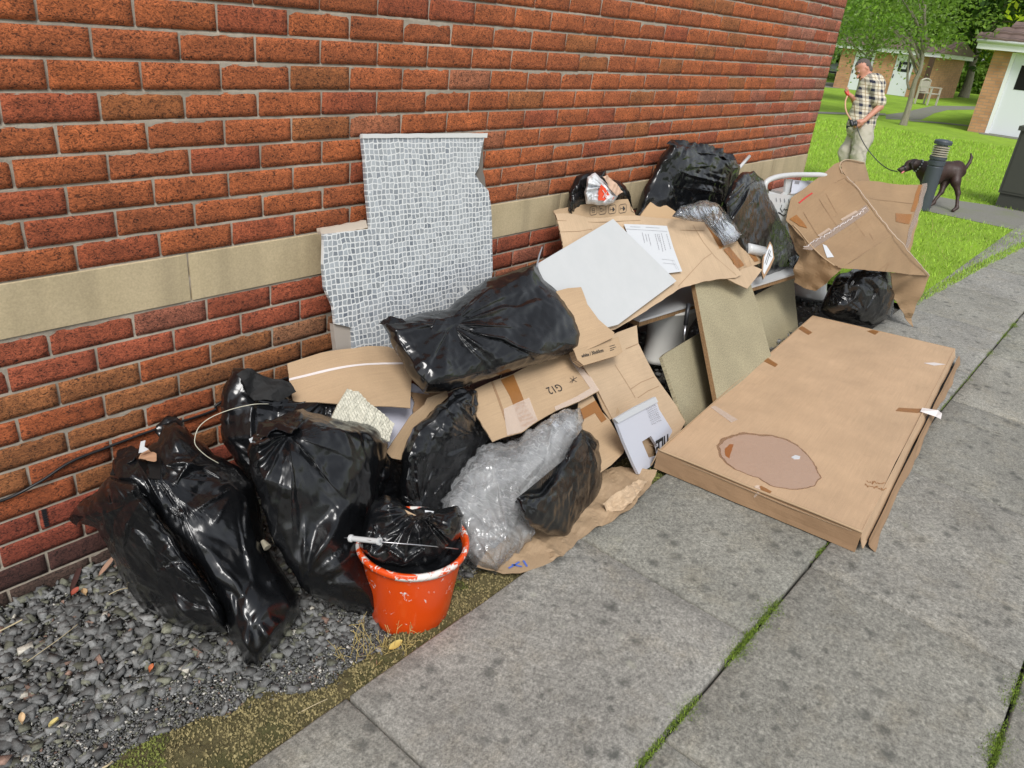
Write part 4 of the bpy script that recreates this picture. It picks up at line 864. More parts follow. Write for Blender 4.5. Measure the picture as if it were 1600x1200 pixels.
# the top flap folds up with printed handling symbols
fp = plane((867, 334, 'y', -.20), (992, 337, 'y', -.20), (935, 314, 'y', -.185))
a0 = on(op, 870, 336); b0 = on(op, 990, 338); up = np.array([0, .10, .24]); fpn = np.cross(b0 - a0, up); fpn /= np.linalg.norm(fpn); fpn = fpn if fpn @ (CAM - a0) > 0 else -fpn
fl = Sheet([(867, 336), (865, 329), (880, 325), (917, 319), (924, 315), (952, 313), (981, 311), (986, 322), (994, 338), (930, 340)], (fpn, fpn @ a0), .005, .02, .003, 6, jag=.003, seed=22, udir=((920, 330), (985, 325)))
V, F, uv = fl.mesh(); part('flap', V, F, CARD, oc, uv=uv)
V, F = [], []; L = []
for k, cx in enumerate((926.5, 941, 956.5, 972.5)):
    cy = 329.3 - k * 1.15; w_, h_ = 5.6, 6.6
    r = [(cx + w_ * a, cy - 1.0 * a + h_ * b) for a, b in ((-.7, -1), (.7, -1), (1, -.7), (1, .7), (.7, 1), (-.7, 1), (-1, .7), (-1, -.7), (-.7, -1))]; L.append(lines(fl, [r], .0011, .0025))
    if k == 0: L.append(lines(fl, [[(cx - 2, cy - 3), (cx + 2, cy - 3), (cx + 2, cy + 3), (cx - 2, cy + 3), (cx - 2, cy - 3)], [(cx - 2, cy), (cx + 2, cy)]], .0011, .0025))
    if k == 1: L.append(lines(fl, [[(cx - 3, cy - 3), (cx + 3, cy), (cx - 3, cy + 3), (cx - 3, cy - 3)]], .0013, .0025))
    if k >= 2: L.append(lines(fl, [[(cx - 3.4, cy), (cx + 1, cy)], [(cx - 3.2, cy - 2.5), (cx - 3.2, cy + 2.5)]], .001, .0025)); L.append(lines(fl, [[(cx + 1, cy - 3.4), (cx + 1.2, cy + 3.4)], [(cx + 2, cy - 2.6), (cx + 2.2, cy + 2.6)], [(cx + 3, cy - 1.2), (cx + 3.1, cy + 1.4)]], .0026, .0025))
L.append(lines(fl, [[(984, 318), (986, 330), (990, 332)]], .0011, .0025)); V, F = join(*L); part('printed_symbols', V, F, INK, oc)
# delivery form
pf = Sheet([(975, 350), (1003, 351), (1042, 353), (1052, 386), (1066, 424), (1050, 426), (1018, 430), (990, 390)], (op[0], op[1] + .016), .0012, .02, .003, 6, seed=23, udir=((975, 350), (1042, 353)))
o = thing('paper_form', 'white printed paper form lying on the opened carton beside the white panel', 'paper', pf.world(pf.uv([(1050, 425)]))[0]); sh('sheet', pf, PAPER, None, None, parent=o)
L = []
L.append(lines(pf, [[(978, 358), (1042, 362)], [(984, 354.5), (1000, 355.3)], [(1008, 355.5), (1030, 356.8)]], .0006, .002))
for x0, y0, x1, y1 in ((1041, 366, 1048, 390), (1033, 365, 1040, 392), (1029, 366, 1036, 394), (1023, 366, 1030, 391), (1012, 366, 1017, 384), (1008, 366, 1011, 378), (1003, 364, 1007, 380), (1026, 366, 1030, 378)):
    n_ = 9; L += [lines(pf, [[(x0 + (x1 - x0) * t / n_, y0 + (y1 - y0) * t / n_), (x0 + (x1 - x0) * (t + .72) / n_, y0 + (y1 - y0) * (t + .72) / n_)]], .0014, .002) for t in range(n_)]
L.append(lines(pf, [[(1034, 405), (1053, 407), (1060, 422)], [(1036, 411), (1055, 413)], [(1050, 407), (1057, 421)]], .0005, .002))
V, F = join(*L); part('printing', V, F, INK_GREY, o)
s = Sheet([(1022, 308), (1052, 328), (1084, 351), (1050, 362), (990, 355), (1004, 332)], (op[0], op[1] - .03), .016, .03, .001, 5, seed=24)
sh('tan_board', s, plain('tan_board_face', (.50, .34, .19), .6), 'pale tan board corner sticking up between the opened carton and the tall sack', 'board')
wr = Sheet([(836, 432), (838, 415), (842, 398), (847, 385), (848, 386), (844, 399), (840, 415), (838, 432)], plane((836, 430, 'y', -.3), (848, 385, 'y', -.24), (842, 430, 'y', -.3)), .002, .02)
sh('wire_offcut', wr, STEEL, 'thin grey wire curling up at the left corner of the white panel', 'wire')

# crumpled little carton right of the opened one
s = Sheet([(1122, 388), (1150, 375), (1160, 378), (1176, 384), (1188, 404), (1191, 410), (1170, 418), (1150, 424), (1140, 412)], plane((1122, 388, 'y', -.44), (1160, 378, 'y', -.42), (1150, 424, 'y', -.52)), .004, .012, .006, 12, fac=.008, ff=12, seed=25)
o = thing('crushed_carton', 'small crushed carton with brown tape, at the right tip of the opened carton', 'carton', hit(1150, 440, 'y', -.5)); sh('top', s, CARD, None, None, parent=o)
onsheet('tape', s, TAPE, o, [(1130, 390), (1140, 385), (1162, 415), (1152, 420)], .003)
onsheet('tape', s, TAPE, o, [(1158, 378), (1166, 380), (1184, 408), (1178, 410)], .003)
s2 = Sheet([(1137, 436), (1160, 420), (1176, 415), (1191, 421), (1180, 436), (1168, 451), (1150, 443)], plane((1137, 436, 'y', -.55), (1191, 421, 'y', -.55), (1168, 451, 'y', -.60)), .004, .015, .002, 8, seed=26); V, F, uv = s2.mesh(); part('flap', V, F, CARD_PALE, o, uv=uv)
s = Sheet([(1203, 377), (1207, 384), (1210, 404), (1203, 420), (1193, 436), (1190, 425), (1192, 402)], plane((1203, 377, 'y', -.50), (1210, 404, 'y', -.56), (1193, 436, 'y', -.56)), .02, .02, .0005, 5, seed=27)
o = thing('label_block', 'small upright wooden block with a printed label beside the crushed carton', 'block', hit(1193, 436, 'y', -.56)); sh('block', s, CARD_DARK, None, None, parent=o)
onsheet('label', s, PAPER, o, [(1203, 381), (1206, 386), (1208, 402), (1194, 429), (1192, 424), (1194, 402)], .002)
strokes('print', s, INK, o, [[(1202, 390), (1195, 412)], [(1204, 392), (1197, 414)], [(1200, 396), (1205, 402)]], .0014, .004)
cyl_a = hit(1168, 388, 'y', -.45); cyl_b = hit(1196, 394, 'y', -.49)
V, F = tube([cyl_a, cyl_a * .95 + cyl_b * .05, cyl_b], [.028, .030, .030], 20); single('white_tube', V, F, WHITE_PLASTIC, 'short white cardboard tube poking out behind the crushed carton', 'tube', smooth=True)
V, F = tube([hit(1150, 268, 'y', -.10), hit(1171, 244, 'y', -.08)], .010, 12); single('plastic_pipe', V, F, WHITE_PLASTIC, 'thin white plastic pipe sticking up behind the tall sack', 'pipe', smooth=True)

# ---------------------------------------------------------------- worktop, boards and ceramics under the carton
WZ = .35; p1 = hit(1000, 500, 'z', WZ); p2 = hit(1252, 424, 'z', WZ); e = p2 - p1; e /= np.linalg.norm(e); bk_ = np.array([-e[1], e[0], 0]); nrm = np.array([0, 0, 1.0])
Lw = np.linalg.norm(p2 - p1)
o = thing('worktop', 'white worktop slab with a raw chipboard underside, lying level beneath the opened carton', 'worktop', p1 - [0, 0, .04])
V, F = obox(p1 + e * Lw / 2 + bk_ * .15 - nrm * .006, e, bk_, nrm, Lw / 2, .15, .006); part('laminate_top', V, F, WHITE_PLASTIC, o)
V, F = obox(p1 + e * Lw / 2 + bk_ * .152 - nrm * .0255, e, bk_, nrm, Lw / 2 - .006, .147, .0125); part('chipboard_core', V, F, CHIP_EDGE, o, uv=np.array(V)[:, :2])
V, F = lathe([(.001, -.0), (.10, 0), (.095, .02), (.09, .10), (.095, .18), (.12, .26), (.14, .305), (.145, .315), (.0, .318)], hit(1035, 560, 'y', -.32) * [1, 1, 0], 32)
V = np.array(V); cpos = V.mean(0); V[:, :2] = cpos[:2] + (V[:, :2] - cpos[:2]) * [1.6, 1.05]; single('basin_pedestal', V, F, plain('old_white_ceramic', (.66, .65, .61), .2), 'grey white ceramic pedestal in shadow under the worktop', 'pedestal', smooth=True)
o = thing('chrome_strut', 'black and chrome strut hanging under the worktop beside the leaning chipboard', 'strut', hit(1068, 530, 'y', -.52))
V, F = tube([hit(1076, 474, 'y', -.50), hit(1071, 508, 'y', -.52)], .011, 12); part('black_sleeve', V, F, DARK_METAL, o, smooth=True)
V, F = tube([hit(1071, 508, 'y', -.52), hit(1068, 532, 'y', -.535)], .007, 12); part('chrome_rod', V, F, STEEL, o, smooth=True)
s = Sheet([(1034, 558), (1040, 552), (1094, 520), (1132, 600), (1110, 660), (1078, 672), (1062, 640)], plane((1034, 558, 'y', -.62), (1094, 520, 'y', -.52), (1075, 672, 'z', .0)), .016, .06, seed=28)
sh('chipboard_offcut', s, CHIP, 'low chipboard offcut leaning left of the tall chipboard plank', 'chipboard', 'chipboard pieces leaning in the heap')
tb = Sheet([(1085, 441), (1100, 432), (1164, 418), (1182, 470), (1206, 560), (1170, 620), (1128, 665)], plane((1085, 441, 'y', -.47), (1164, 418, 'y', -.45), (1126, 665, 'z', .0)), .022, .06, seed=29)
o = thing('chipboard_plank', 'tallest chipboard plank, upright in the middle of the heap', 'chipboard', hit(1128, 665, 'z', 0), 'chipboard pieces leaning in the heap')
sh('face', tb, CHIP, None, None, parent=o)
n_ = tb.n; A_, B_ = tb.world(tb.uv([(1085, 441), (1128, 665)])); l_ = np.cross(n_, B_ - A_); l_ /= np.linalg.norm(l_); l_ = l_ if (MR @ l_)[0] < 0 else -l_
V = [A_ + l_ * .001, B_ + l_ * .001, B_ + l_ * .001 - n_ * .022, A_ + l_ * .001 - n_ * .022]; V = V + [q + l_ * .002 for q in V]
part('raw_edge', V, [(0, 1, 2, 3), (7, 6, 5, 4), (0, 4, 5, 1), (1, 5, 6, 2), (2, 6, 7, 3), (3, 7, 4, 0)], CHIP_EDGE, o, uv=np.array(V)[:, 1:])
s = Sheet([(1178, 462), (1208, 446), (1240, 427), (1243, 470), (1248, 520), (1225, 575), (1195, 560)], plane((1178, 462, 'y', -.45), (1240, 427, 'y', -.42), (1210, 560, 'y', -.66)), .016, .06, seed=30)
sh('chipboard_offcut', s, CHIP, 'chipboard piece with a slanting top, right of the tall chipboard plank', 'chipboard', 'chipboard pieces leaning in the heap')
# toilet
tc = hit(1262, 455, 'y', -.40); tx, ty = tc[0], tc[1]
o = thing('toilet', 'old white ceramic toilet half hidden under the torn carton', 'toilet', (tx, ty, 0))
prof = [(.001, 0), (.13, 0), (.135, .02), (.10, .06), (.085, .16), (.10, .24), (.16, .31), (.20, .355), (.205, .385), (.19, .395), (.165, .39), (.13, .33), (.05, .26), (.001, .25)]
V, F = lathe(prof, (tx, ty, 0), 40); V = np.array(V); V[:, 1] = ty + (V[:, 1] - ty) * 1.25; part('bowl', V, F, CERAMIC, o, smooth=True)
V, F = lathe([(.13, .396), (.21, .398), (.212, .41), (.20, .418), (.14, .416), (.13, .396)], (tx, ty, 0), 40); V = np.array(V); V[:, 1] = ty + (V[:, 1] - ty) * 1.25; part('seat', V, F, WHITE_PLASTIC, o, smooth=True)
V, F = box((tx - .19, ty + .22, .38), (tx + .19, -.03, .70)); part('cistern', V, F, CERAMIC, o)

# white plastic frame with slatted back behind the torn carton
o = thing('plastic_chair', 'white plastic seat frame with a curved rim, behind the torn carton by the wall', 'seat frame', hit(1230, 345, 'y', -.28))
rim = spline([hit(1194, 300, 'y', -.30), hit(1197, 285, 'y', -.30), hit(1212, 277, 'y', -.31), hit(1235, 273.5, 'y', -.33), hit(1262, 273, 'y', -.36), hit(1290, 275, 'y', -.42), hit(1305, 290, 'y', -.45)], 40)
V, F = tube(rim, .016, 12); part('rim', V, F, WHITE_PLASTIC, o, smooth=True)
fr = Sheet([(1228, 280), (1239, 280), (1236, 300), (1220, 310), (1200, 304), (1203, 299), (1222, 304), (1227, 300)], plane((1200, 280, 'y', -.30), (1240, 278, 'y', -.32), (1215, 320, 'y', -.33)), .012, .03); V, F, uv = fr.mesh(); part('strut', V, F, WHITE_PLASTIC, o, uv=uv)
fr2 = Sheet([(1196, 302), (1239, 305), (1240, 330), (1226, 352), (1215, 352), (1205, 330)], fr.pl, .008, .03, seed=1); fr2.pl = (fr.pl[0], fr.pl[1] + .02); fr2 = Sheet(fr2.out, fr2.pl, .02, .03); V, F, uv = fr2.mesh(); part('slatted_panel', V, F, WHITE_PLASTIC, o, uv=uv)
strokes('slot', fr2, INK_GREY, o, [[(1212 + 6.5 * k, 309 + .6 * k), (1213 + 6.5 * k, 315 + .6 * k)] for k in range(5)], .0035, .003)
V, F = lines(fr2, [scribble(1218, 324, 1232, 330, 12, 1.6, 3), scribble(1216, 332, 1228, 336, 10, 1.4, 4)], .003, .003); part('dark_print', V, F, INK, o)
fr3 = Sheet([(1240, 281), (1262, 283), (1262, 292), (1244, 302), (1237, 303)], plane((1240, 281, 'y', -.33), (1262, 283, 'y', -.34), (1240, 303, 'y', -.36)), .006, .03); V, F, uv = fr3.mesh(); part('back_panel', V, F, WHITE_CARD, o, uv=uv)
V, F, uv = fr3.mesh(out=[(1242, 283), (1249, 283.5), (1248, 288), (1241, 287)], off=.002, th=.001); part('sticker', V, F, INK_GREY, o, uv=uv)
fr4 = Sheet([(1262, 282), (1300, 286), (1310, 340), (1262, 350), (1240, 330), (1244, 302)], plane((1262, 283, 'y', -.34), (1300, 286, 'y', -.38), (1262, 350, 'y', -.42)), .006, .05); V, F, uv = fr4.mesh(); part('side_panel', V, F, WHITE_PLASTIC, o, uv=uv)
# ---------------------------------------------------------------- faces given by corner points at known distances
def face3(pts3, th=.005, step=.03, noise=.004, nf=6, seed=0, bulge=0.0, fac=0.0):
    """a crumpled card face through 3D corner points (not quite flat): best plane, height interpolated from the corners"""
    P = np.array(pts3, float); c = P.mean(0); U, S_, Vt = np.linalg.svd(P - c); n = Vt[2]; n = n if n @ (CAM - c) > 0 else -n
    eu = P[1] - P[0]; eu -= n * (eu @ n); eu /= np.linalg.norm(eu)
    s = Sheet.__new__(Sheet); s.pl = (n, n @ c); s.n = n; s.th = th; s.step = step; s.noise = noise; s.nf = nf; s.fac = fac; s.ff = 6; s.jag = .002; s.seed = seed; s.floor = .003; s.o = P[0] - n * ((P[0] - c) @ n); s.eu = eu; s.ev = np.cross(n, eu)
    uvc = np.c_[(P - s.o) @ s.eu, (P - s.o) @ s.ev]; hc = (P - c) @ n
    def bend(uv):
        d = np.linalg.norm(uv[:, None] - uvc[None], axis=2) + 1e-4; w_ = 1 / d ** 2; h = (w_ * hc).sum(1) / w_.sum(1)
        if bulge: h = h + bulge * np.sin(np.pi * np.clip((uv[:, 0] - uvc[:, 0].min()) / np.ptp(uvc[:, 0]), 0, 1)) * np.sin(np.pi * np.clip((uv[:, 1] - uvc[:, 1].min()) / np.ptp(uvc[:, 1]), 0, 1))
        return h
    s.bend = bend
    s.out = [tuple(q) for q in prj(P)]
    # outline must come back through the bent surface, so keep it in uv
    s.uvo = uvc
    old = s.uv
    s.uv = lambda px: uvc if px is s.out else np.c_[(on_many(s.pl, np.atleast_2d(px)) - s.o) @ s.eu, (on_many(s.pl, np.atleast_2d(px)) - s.o) @ s.ev]
    return s
def T3(*v): return [at(*q) for q in v]
TAPE_DULL = m_tape('dull_clear_tape', (.42, .33, .27), .4)
big = thing('torn_carton', 'huge torn brown carton gaping like a tube, at the right end of the heap', 'carton', at(1427, 513, 5.05))
CARD_T = m_card('cardboard_weathered', (.30, .195, .105), 0, 0, .7, .5); CARD_IN = m_card('cardboard_inside', (.34, .22, .125), 0, 0, .8, .4)
fA = face3(T3((1228, 343, 4.62), (1268, 312, 4.72), (1310, 282, 4.85), (1323, 276, 4.86), (1342, 296, 4.80), (1358, 317, 4.74), (1378, 344, 4.70), (1396, 366, 4.66), (1356, 392, 4.50), (1314, 419, 4.38), (1290, 406, 4.40), (1262, 382, 4.46), (1240, 356, 4.56)), seed=40, noise=.008, fac=.006, step=.02)
V, F, uv = fA.mesh(); part('front_panel', V, F, CARD_T, big, uv=uv)
onsheet('seam_tape', fA, TAPE_DULL, big, [(1252, 392), (1262, 384), (1300, 358), (1352, 322), (1358, 330), (1330, 350), (1290, 377), (1266, 395)], .004)
strokes('torn_tape', fA, WHITE_TAPE, big, [scribble(1255, 390, 1352, 328, 90, 1.1, 8)], .0016, .006)
strokes('torn_tape', fA, TAPE_CLEAR, big, [[(1314, 345), (1338, 331)], [(1278, 370), (1296, 358)]], .008, .0065)
onsheet('tape_patch', fA, TAPE, big, [(1236, 338), (1246, 333), (1256, 345), (1262, 356), (1250, 352)], .004)
V, F, uv = fA.mesh(out=[(1284, 384), (1290, 386), (1301, 405), (1290, 406)], off=.004, th=.001); part('paper_patch', V, F, PAPER, big, uv=uv)
strokes('crease', fA, CARD_DARK, big, [[(1290, 302), (1306, 330), (1330, 360)], [(1280, 310), (1300, 342), (1318, 366)], [(1256, 330), (1280, 372), (1296, 396)], [(1345, 346), (1360, 364), (1366, 374)], [(1335, 345), (1352, 370)]], .0016, .0015)
fB = face3(T3((1228, 343, 4.62), (1236, 309, 4.72), (1256, 295, 4.78), (1284, 273, 4.86), (1304, 256, 4.92), (1314, 252, 4.95), (1313, 262, 4.92), (1316, 270, 4.9), (1323, 276, 4.86), (1310, 282, 4.85), (1268, 312, 4.72)), seed=41, noise=.003, step=.02)
V, F, uv = fB.mesh(); part('top_flap', V, F, CARD_T, big, uv=uv)
V, F = lines(fB, [[(1248, 318), (1258, 310), (1269, 302)]], .005, .003); part('red_pen_line', V, F, RED_INK, big)
fC = face3(T3((1314, 252, 4.97), (1326, 250, 5.1), (1340, 251, 5.25), (1351, 255, 5.35), (1356, 270, 5.4), (1359, 283, 5.4), (1346, 284, 5.3), (1331, 284, 5.1), (1322, 275, 4.98), (1315, 266, 4.97)), seed=42, step=.02)
V, F, uv = fC.mesh(); part('curled_flap', V, F, CARD_IN, big, uv=uv)
fD = face3(T3((1328, 283, 5.15), (1386, 286, 5.25), (1443, 289, 5.35), (1440, 315, 5.3), (1435, 340, 5.25), (1428, 368, 5.2), (1421, 394, 5.1), (1396, 368, 4.95), (1358, 318, 5.0)), seed=43, step=.02, noise=.003)
V, F, uv = fD.mesh(); part('side_panel', V, F, CARD_T, big, uv=uv)
onsheet('tape_patch', fD, TAPE, big, [(1400, 333), (1426, 334), (1424, 348), (1400, 346)], .003)
onsheet('edge_tape', fD, TAPE_DULL, big, [(1434, 292), (1443, 290), (1438, 330), (1430, 365), (1422, 392), (1418, 386), (1426, 350), (1433, 320)], .003)
onsheet('edge_tape', fD, TAPE, big, [(1430, 293), (1436, 293), (1430, 330), (1424, 330)], .002)
strokes('crease', fD, CARD_DARK, big, [[(1352, 312), (1395, 314), (1428, 319)]], .0014, .0015)
fE = face3(T3((1314, 419, 4.38), (1356, 392, 4.50), (1396, 366, 4.66), (1408, 376, 4.70), (1421, 392, 4.75), (1436, 412, 4.82), (1452, 431, 4.9), (1420, 429, 4.78), (1391, 425, 4.66), (1345, 421, 4.45)), seed=44, noise=.006, step=.02)
V, F, uv = fE.mesh(); part('lower_panel', V, F, CARD_T, big, uv=uv)
strokes('crease', fE, CARD_DARK, big, [[(1372, 424), (1382, 416), (1390, 410)], [(1384, 423), (1390, 413), (1396, 409)]], .003, .002)
fF = face3(T3((1391, 426, 4.70), (1420, 429, 4.80), (1452, 431, 4.92), (1440, 462, 4.96), (1428, 490, 5.02), (1427, 513, 5.06), (1414, 496, 5.05), (1404, 478, 5.0), (1393, 462, 4.95)), seed=45, noise=.006, step=.02)
V, F, uv = fF.mesh(); part('hanging_flap', V, F, CARD_T, big, uv=uv)
fG = face3(T3((1228, 345, 4.62), (1240, 356, 4.56), (1262, 382, 4.46), (1290, 406, 4.40), (1314, 419, 4.38), (1304, 430, 4.42), (1290, 444, 4.5), (1274, 455, 4.56), (1254, 450, 4.58), (1241, 441, 4.6), (1243, 420, 4.55), (1253, 400, 4.55), (1240, 376, 4.6)), seed=46, noise=.014, nf=9, fac=.012, step=.015, bulge=.03)
V, F, uv = fG.mesh(); part('crumpled_end', V, F, CARD_T, big, uv=uv)
V, F = tube(spline([fA.world(fA.uv([q]), .004)[0] for q in ((1240, 350), (1250, 362), (1262, 384), (1282, 404), (1302, 418))], 30), .0035, 8); part('folded_edge', V, F, CARD, big, smooth=True)
rimp = spline([at(1323, 276, 4.84), at(1342, 296, 4.78), at(1358, 317, 4.72), at(1378, 344, 4.68), at(1396, 366, 4.64), at(1410, 380, 4.66), at(1424, 398, 4.72), at(1452, 430, 4.88)], 60)
V, F = tube(rimp + .004 * np.c_[vnoise(rimp * 40, 1), vnoise(rimp * 40, 2), vnoise(rimp * 40, 3)], .003, 6); part('torn_edge', V, F, plain('torn_card_edge', (.52, .42, .33), .9), big)
rimp = spline([at(1316, 270, 4.88), at(1312, 260, 4.92), at(1316, 252, 4.96), at(1328, 249.5, 5.08), at(1351, 254, 5.33)], 40)
V, F = tube(rimp, .0032, 6); part('torn_edge', V, F, plain('card_rim', (.50, .38, .26), .9), big)

# ---------------------------------------------------------------- large flat carton on the paving
HB = .088
fb = thing('flat_carton', 'door sized flat brown carton with a wet stain, lying on the concrete paving', 'carton', hit(1250, 700, 'z', 0))
tl, tr, br, bl = (hit(1028, 703, 'z', HB), hit(1347, 832, 'z', HB), hit(1493, 544, 'z', HB), hit(1270, 492, 'z', HB))
topn = (np.array([0, 0, 1.0]), HB)
def topbend(uv): return -.007 + .009 * vnoise(np.c_[uv * 2.2, uv[:, :1] * 0], 61, 2) + .003 * facet(uv, 3.5, 9, 2, .5)
ftop = Sheet([(1028, 703), (1130, 745), (1240, 790), (1347, 832), (1400, 720), (1450, 628), (1493, 544), (1380, 517), (1270, 492), (1150, 596)], topn, .004, .035, seed=50, bend=topbend, udir=((1028, 703), (1347, 832)))
V, F, uv = ftop.mesh(); part('lid', V, F, CARD_BIG, fb, uv=uv)
def strip_face(a, b, z0a, z1a, z0b, z1b, out, n_=30, wav=.004, seed=0, outb=None):
    """a side strip between two top points, sagging outwards by `out` at its foot"""
    t = np.linspace(0, 1, n_)[:, None]; A = a + (b - a) * t; d = (b - a)[:2]; nn = np.array([d[1], -d[0]]) / np.linalg.norm(d)
    if nn @ (A.mean(0)[:2] - fcen[:2]) < 0: nn = -nn
    ks = np.linspace(0, 1, 5); V = []
    for k in ks:
        P = A.copy(); z1 = z1a + (z1b - z1a) * t[:, 0]; z0 = z0a + (z0b - z0a) * t[:, 0]; P[:, 2] = z1 + (z0 - z1) * k
        o_ = out * k ** 1.2 + wav * vnoise(np.c_[t * 9, t * 0 + k * 1.5, t * 0], seed, 2) * (0.3 + k)
        P[:, :2] += nn * o_[:, None]; V.append(P)
    V = np.vstack(V); u = np.c_[np.tile(t[:, 0] * np.linalg.norm(b - a), 5), np.repeat(ks * .1, n_)]
    V2 = V - np.r_[nn, 0] * .004; F = [tuple(f) for f in grid_faces(5, n_)]; m_ = len(V); F += [tuple(i + m_ for i in f[::-1]) for f in F]
    per = list(range(n_)) + [n_ * k + n_ - 1 for k in range(1, 5)] + [n_ * 4 + i for i in range(n_ - 2, -1, -1)] + [n_ * k for k in range(3, 0, -1)]
    F += [(per[i], per[(i + 1) % len(per)], m_ + per[(i + 1) % len(per)], m_ + per[i]) for i in range(len(per))]
    return np.vstack([V, V2]), F, np.vstack([u, u])
fcen = (tl + tr + br + bl) / 4
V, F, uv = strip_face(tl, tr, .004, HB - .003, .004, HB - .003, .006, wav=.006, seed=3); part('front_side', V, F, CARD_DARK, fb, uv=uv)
V, F, uv = strip_face(tr, br, .028, HB - .004, .035, HB - .004, .020, 50, .006, 5); part('right_lid_side', V, F, CARD_BIG, fb, uv=uv)
trl, brl = tr + (fcen - tr) * .0, br * 1.0
dlr = (br - tr)[:2]; nr = np.array([dlr[1], -dlr[0]]) / np.linalg.norm(dlr); nr = nr if nr @ (tr - fcen)[:2] > 0 else -nr
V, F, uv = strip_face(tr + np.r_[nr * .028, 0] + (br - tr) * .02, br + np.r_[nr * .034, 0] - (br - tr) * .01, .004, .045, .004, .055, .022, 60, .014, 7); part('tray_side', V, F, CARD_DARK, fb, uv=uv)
V, F, uv = strip_face(tl, bl, .004, HB - .003, .004, HB - .003, .02, 40, .006, 8); part('left_side', V, F, CARD, fb, uv=uv)
V, F, uv = strip_face(bl, br, .004, HB - .003, .004, HB - .003, .004, 20, .004, 9); part('back_side', V, F, CARD, fb, uv=uv)
fl_ = spline([tl + [0, 0, .003], tl + (tr - tl) * .25 + [-.004, 0, .006], tl + (tr - tl) * .5 + [-.002, 0, .002], tl + (tr - tl) * .75 + [-.005, 0, .006], tr + [0, 0, .002]], 40)
V, F = tube(fl_, .005, 6); part('lip', V, F, CARD, fb, smooth=True)
stain = [(1120, 694), (1128, 684), (1144, 677), (1164, 673), (1188, 676), (1206, 676), (1228, 682), (1248, 692), (1264, 708), (1277, 728), (1284, 743), (1274, 756), (1254, 762), (1228, 761), (1204, 756), (1186, 744), (1168, 738), (1148, 730), (1136, 722), (1124, 710)]
STN = m_tape('wet_stain_rim', (.36, .21, .12), .45); STN2 = m_tape('wet_stain', (.48, .325, .235), .85); STN3 = plain('dark_stain', (.30, .10, .02), .3)
onsheet('stain_rim', ftop, STN, fb, stain, .0012, .0008, jag=.006, step=.006)
sc_ = np.mean(stain, 0); onsheet('stain', ftop, STN2, fb, [tuple(sc_ + (np.array(q) - sc_) * .955 + [1.2, 1.2]) for q in stain], .0020, .0006, jag=.006, step=.006)
onsheet('dark_mark', ftop, STN3, fb, [(1133, 700), (1140, 692), (1147, 692), (1143, 704), (1140, 714), (1134, 710)], .0026, .0006, jag=.003, step=.006)
onsheet('petal', ftop, PAPER, fb, [(1237, 712), (1243, 709), (1251, 711), (1250, 715), (1241, 715)], .004, .002, step=.01)
for q, mt in (([(1110, 634), (1118, 632), (1153, 654), (1143, 659)], TAPE_CLEAR), ([(1192, 561), (1199, 556), (1216, 567), (1212, 571)], TAPE), ([(1247, 511), (1254, 508), (1270, 517), (1264, 521)], TAPE), ([(1355, 516), (1366, 514), (1374, 517), (1368, 522)], TAPE), ([(1400, 640), (1405, 635), (1441, 637), (1436, 643)], TAPE), ([(1182, 760), (1190, 756), (1207, 765), (1200, 771)], TAPE), ([(1444, 566), (1460, 565), (1478, 568), (1460, 570)], WHITE_TAPE)):
    onsheet('tape_piece', ftop, mt, fb, q, .002, .0006, jag=.001, step=.02)
V, F = lines(ftop, [scribble(1352, 758, 1384, 764, 26, 1.5, 2), scribble(1356, 752, 1384, 756, 20, 1.5, 5)], .002, .0014); part('scuff', V, F, TAPE, fb)
wt_ = [hit(1441, 637, 'z', HB + .002), hit(1466, 641, 'z', HB + .002), hit(1472, 646, 'z', .06), hit(1470, 655, 'z', .05), hit(1462, 651, 'z', .07), hit(1438, 643, 'z', HB + .002)]
part('white_tape', wt_, [(0, 1, 5), (1, 2, 4, 5), (2, 3, 4)], WHITE_TAPE, fb)
q0 = hit(1180, 775, 'z', .055); V, F = tube([q0, q0 + [0, -.01, .02], q0 + [.01, .01, .035]], .012, 7); part('tape_curl', V, F, TAPE_CLEAR, fb)

# ---------------------------------------------------------------- white printed box
wb = Sheet([(962, 656), (990, 640), (1024, 622), (1030, 640), (1050, 672), (1052, 700), (1040, 712), (1030, 720), (998, 741), (990, 725), (975, 690)], plane((962, 656, 'y', -.86), (1024, 622, 'y', -.80), (998, 741, 'z', .02)), .012, .03, .0015, 5, seed=51, udir=((962, 656), (1024, 622)))
o = thing('white_box', 'white printed cardboard box with a square cutout, propped against the flat brown carton', 'box', hit(998, 741, 'z', .004))
V, F, uv = wb.mesh(holes=([(1003, 690), (1017, 681), (1027, 697), (1030, 712), (1014, 716)],)); part('printed_face', V, F, WHITE_CARD, o, uv=uv)
V, F, uv = wb.mesh(out=[(958, 655), (990, 636), (1022, 620), (1026, 628), (990, 647), (964, 661)], off=.006, th=.01); part('top_edge', V, F, PAPER, o, uv=uv)
V, F, uv = wb.mesh(out=[(998, 685), (1022, 676), (1036, 700), (1030, 722), (1008, 722)], off=-.03, th=.004); part('inner_card', V, F, CARD, o, uv=uv)
textpart('lettering', wb, INK, o, (('TILE', (1046, 677), (1024, 690), None), dict(off=.002, bold=.03)))
textpart('lettering', wb, INK, o, (('MIN', (1020, 727), (1001, 741), None), dict(off=.002, bold=.03)))
L = []
for r in range(5):
    x0, y0 = 1008 + r * 2.2, 636 + r * 5.8
    L.append(lines(wb, [[(x0, y0 + 1), (x0 + 15, y0 - 7)]], .0005, .002))
    for k in range(6): L.append(lines(wb, [scribble(x0 + 1 + 2.5 * k, y0 + 3 - 1.3 * k, x0 + 2.6 + 2.5 * k, y0 + 4.2 - 1.3 * k, 5, .45, r * 7 + k)], .0009, .002))
V, F = join(*L); part('print_table', V, F, INK_GREY, o)

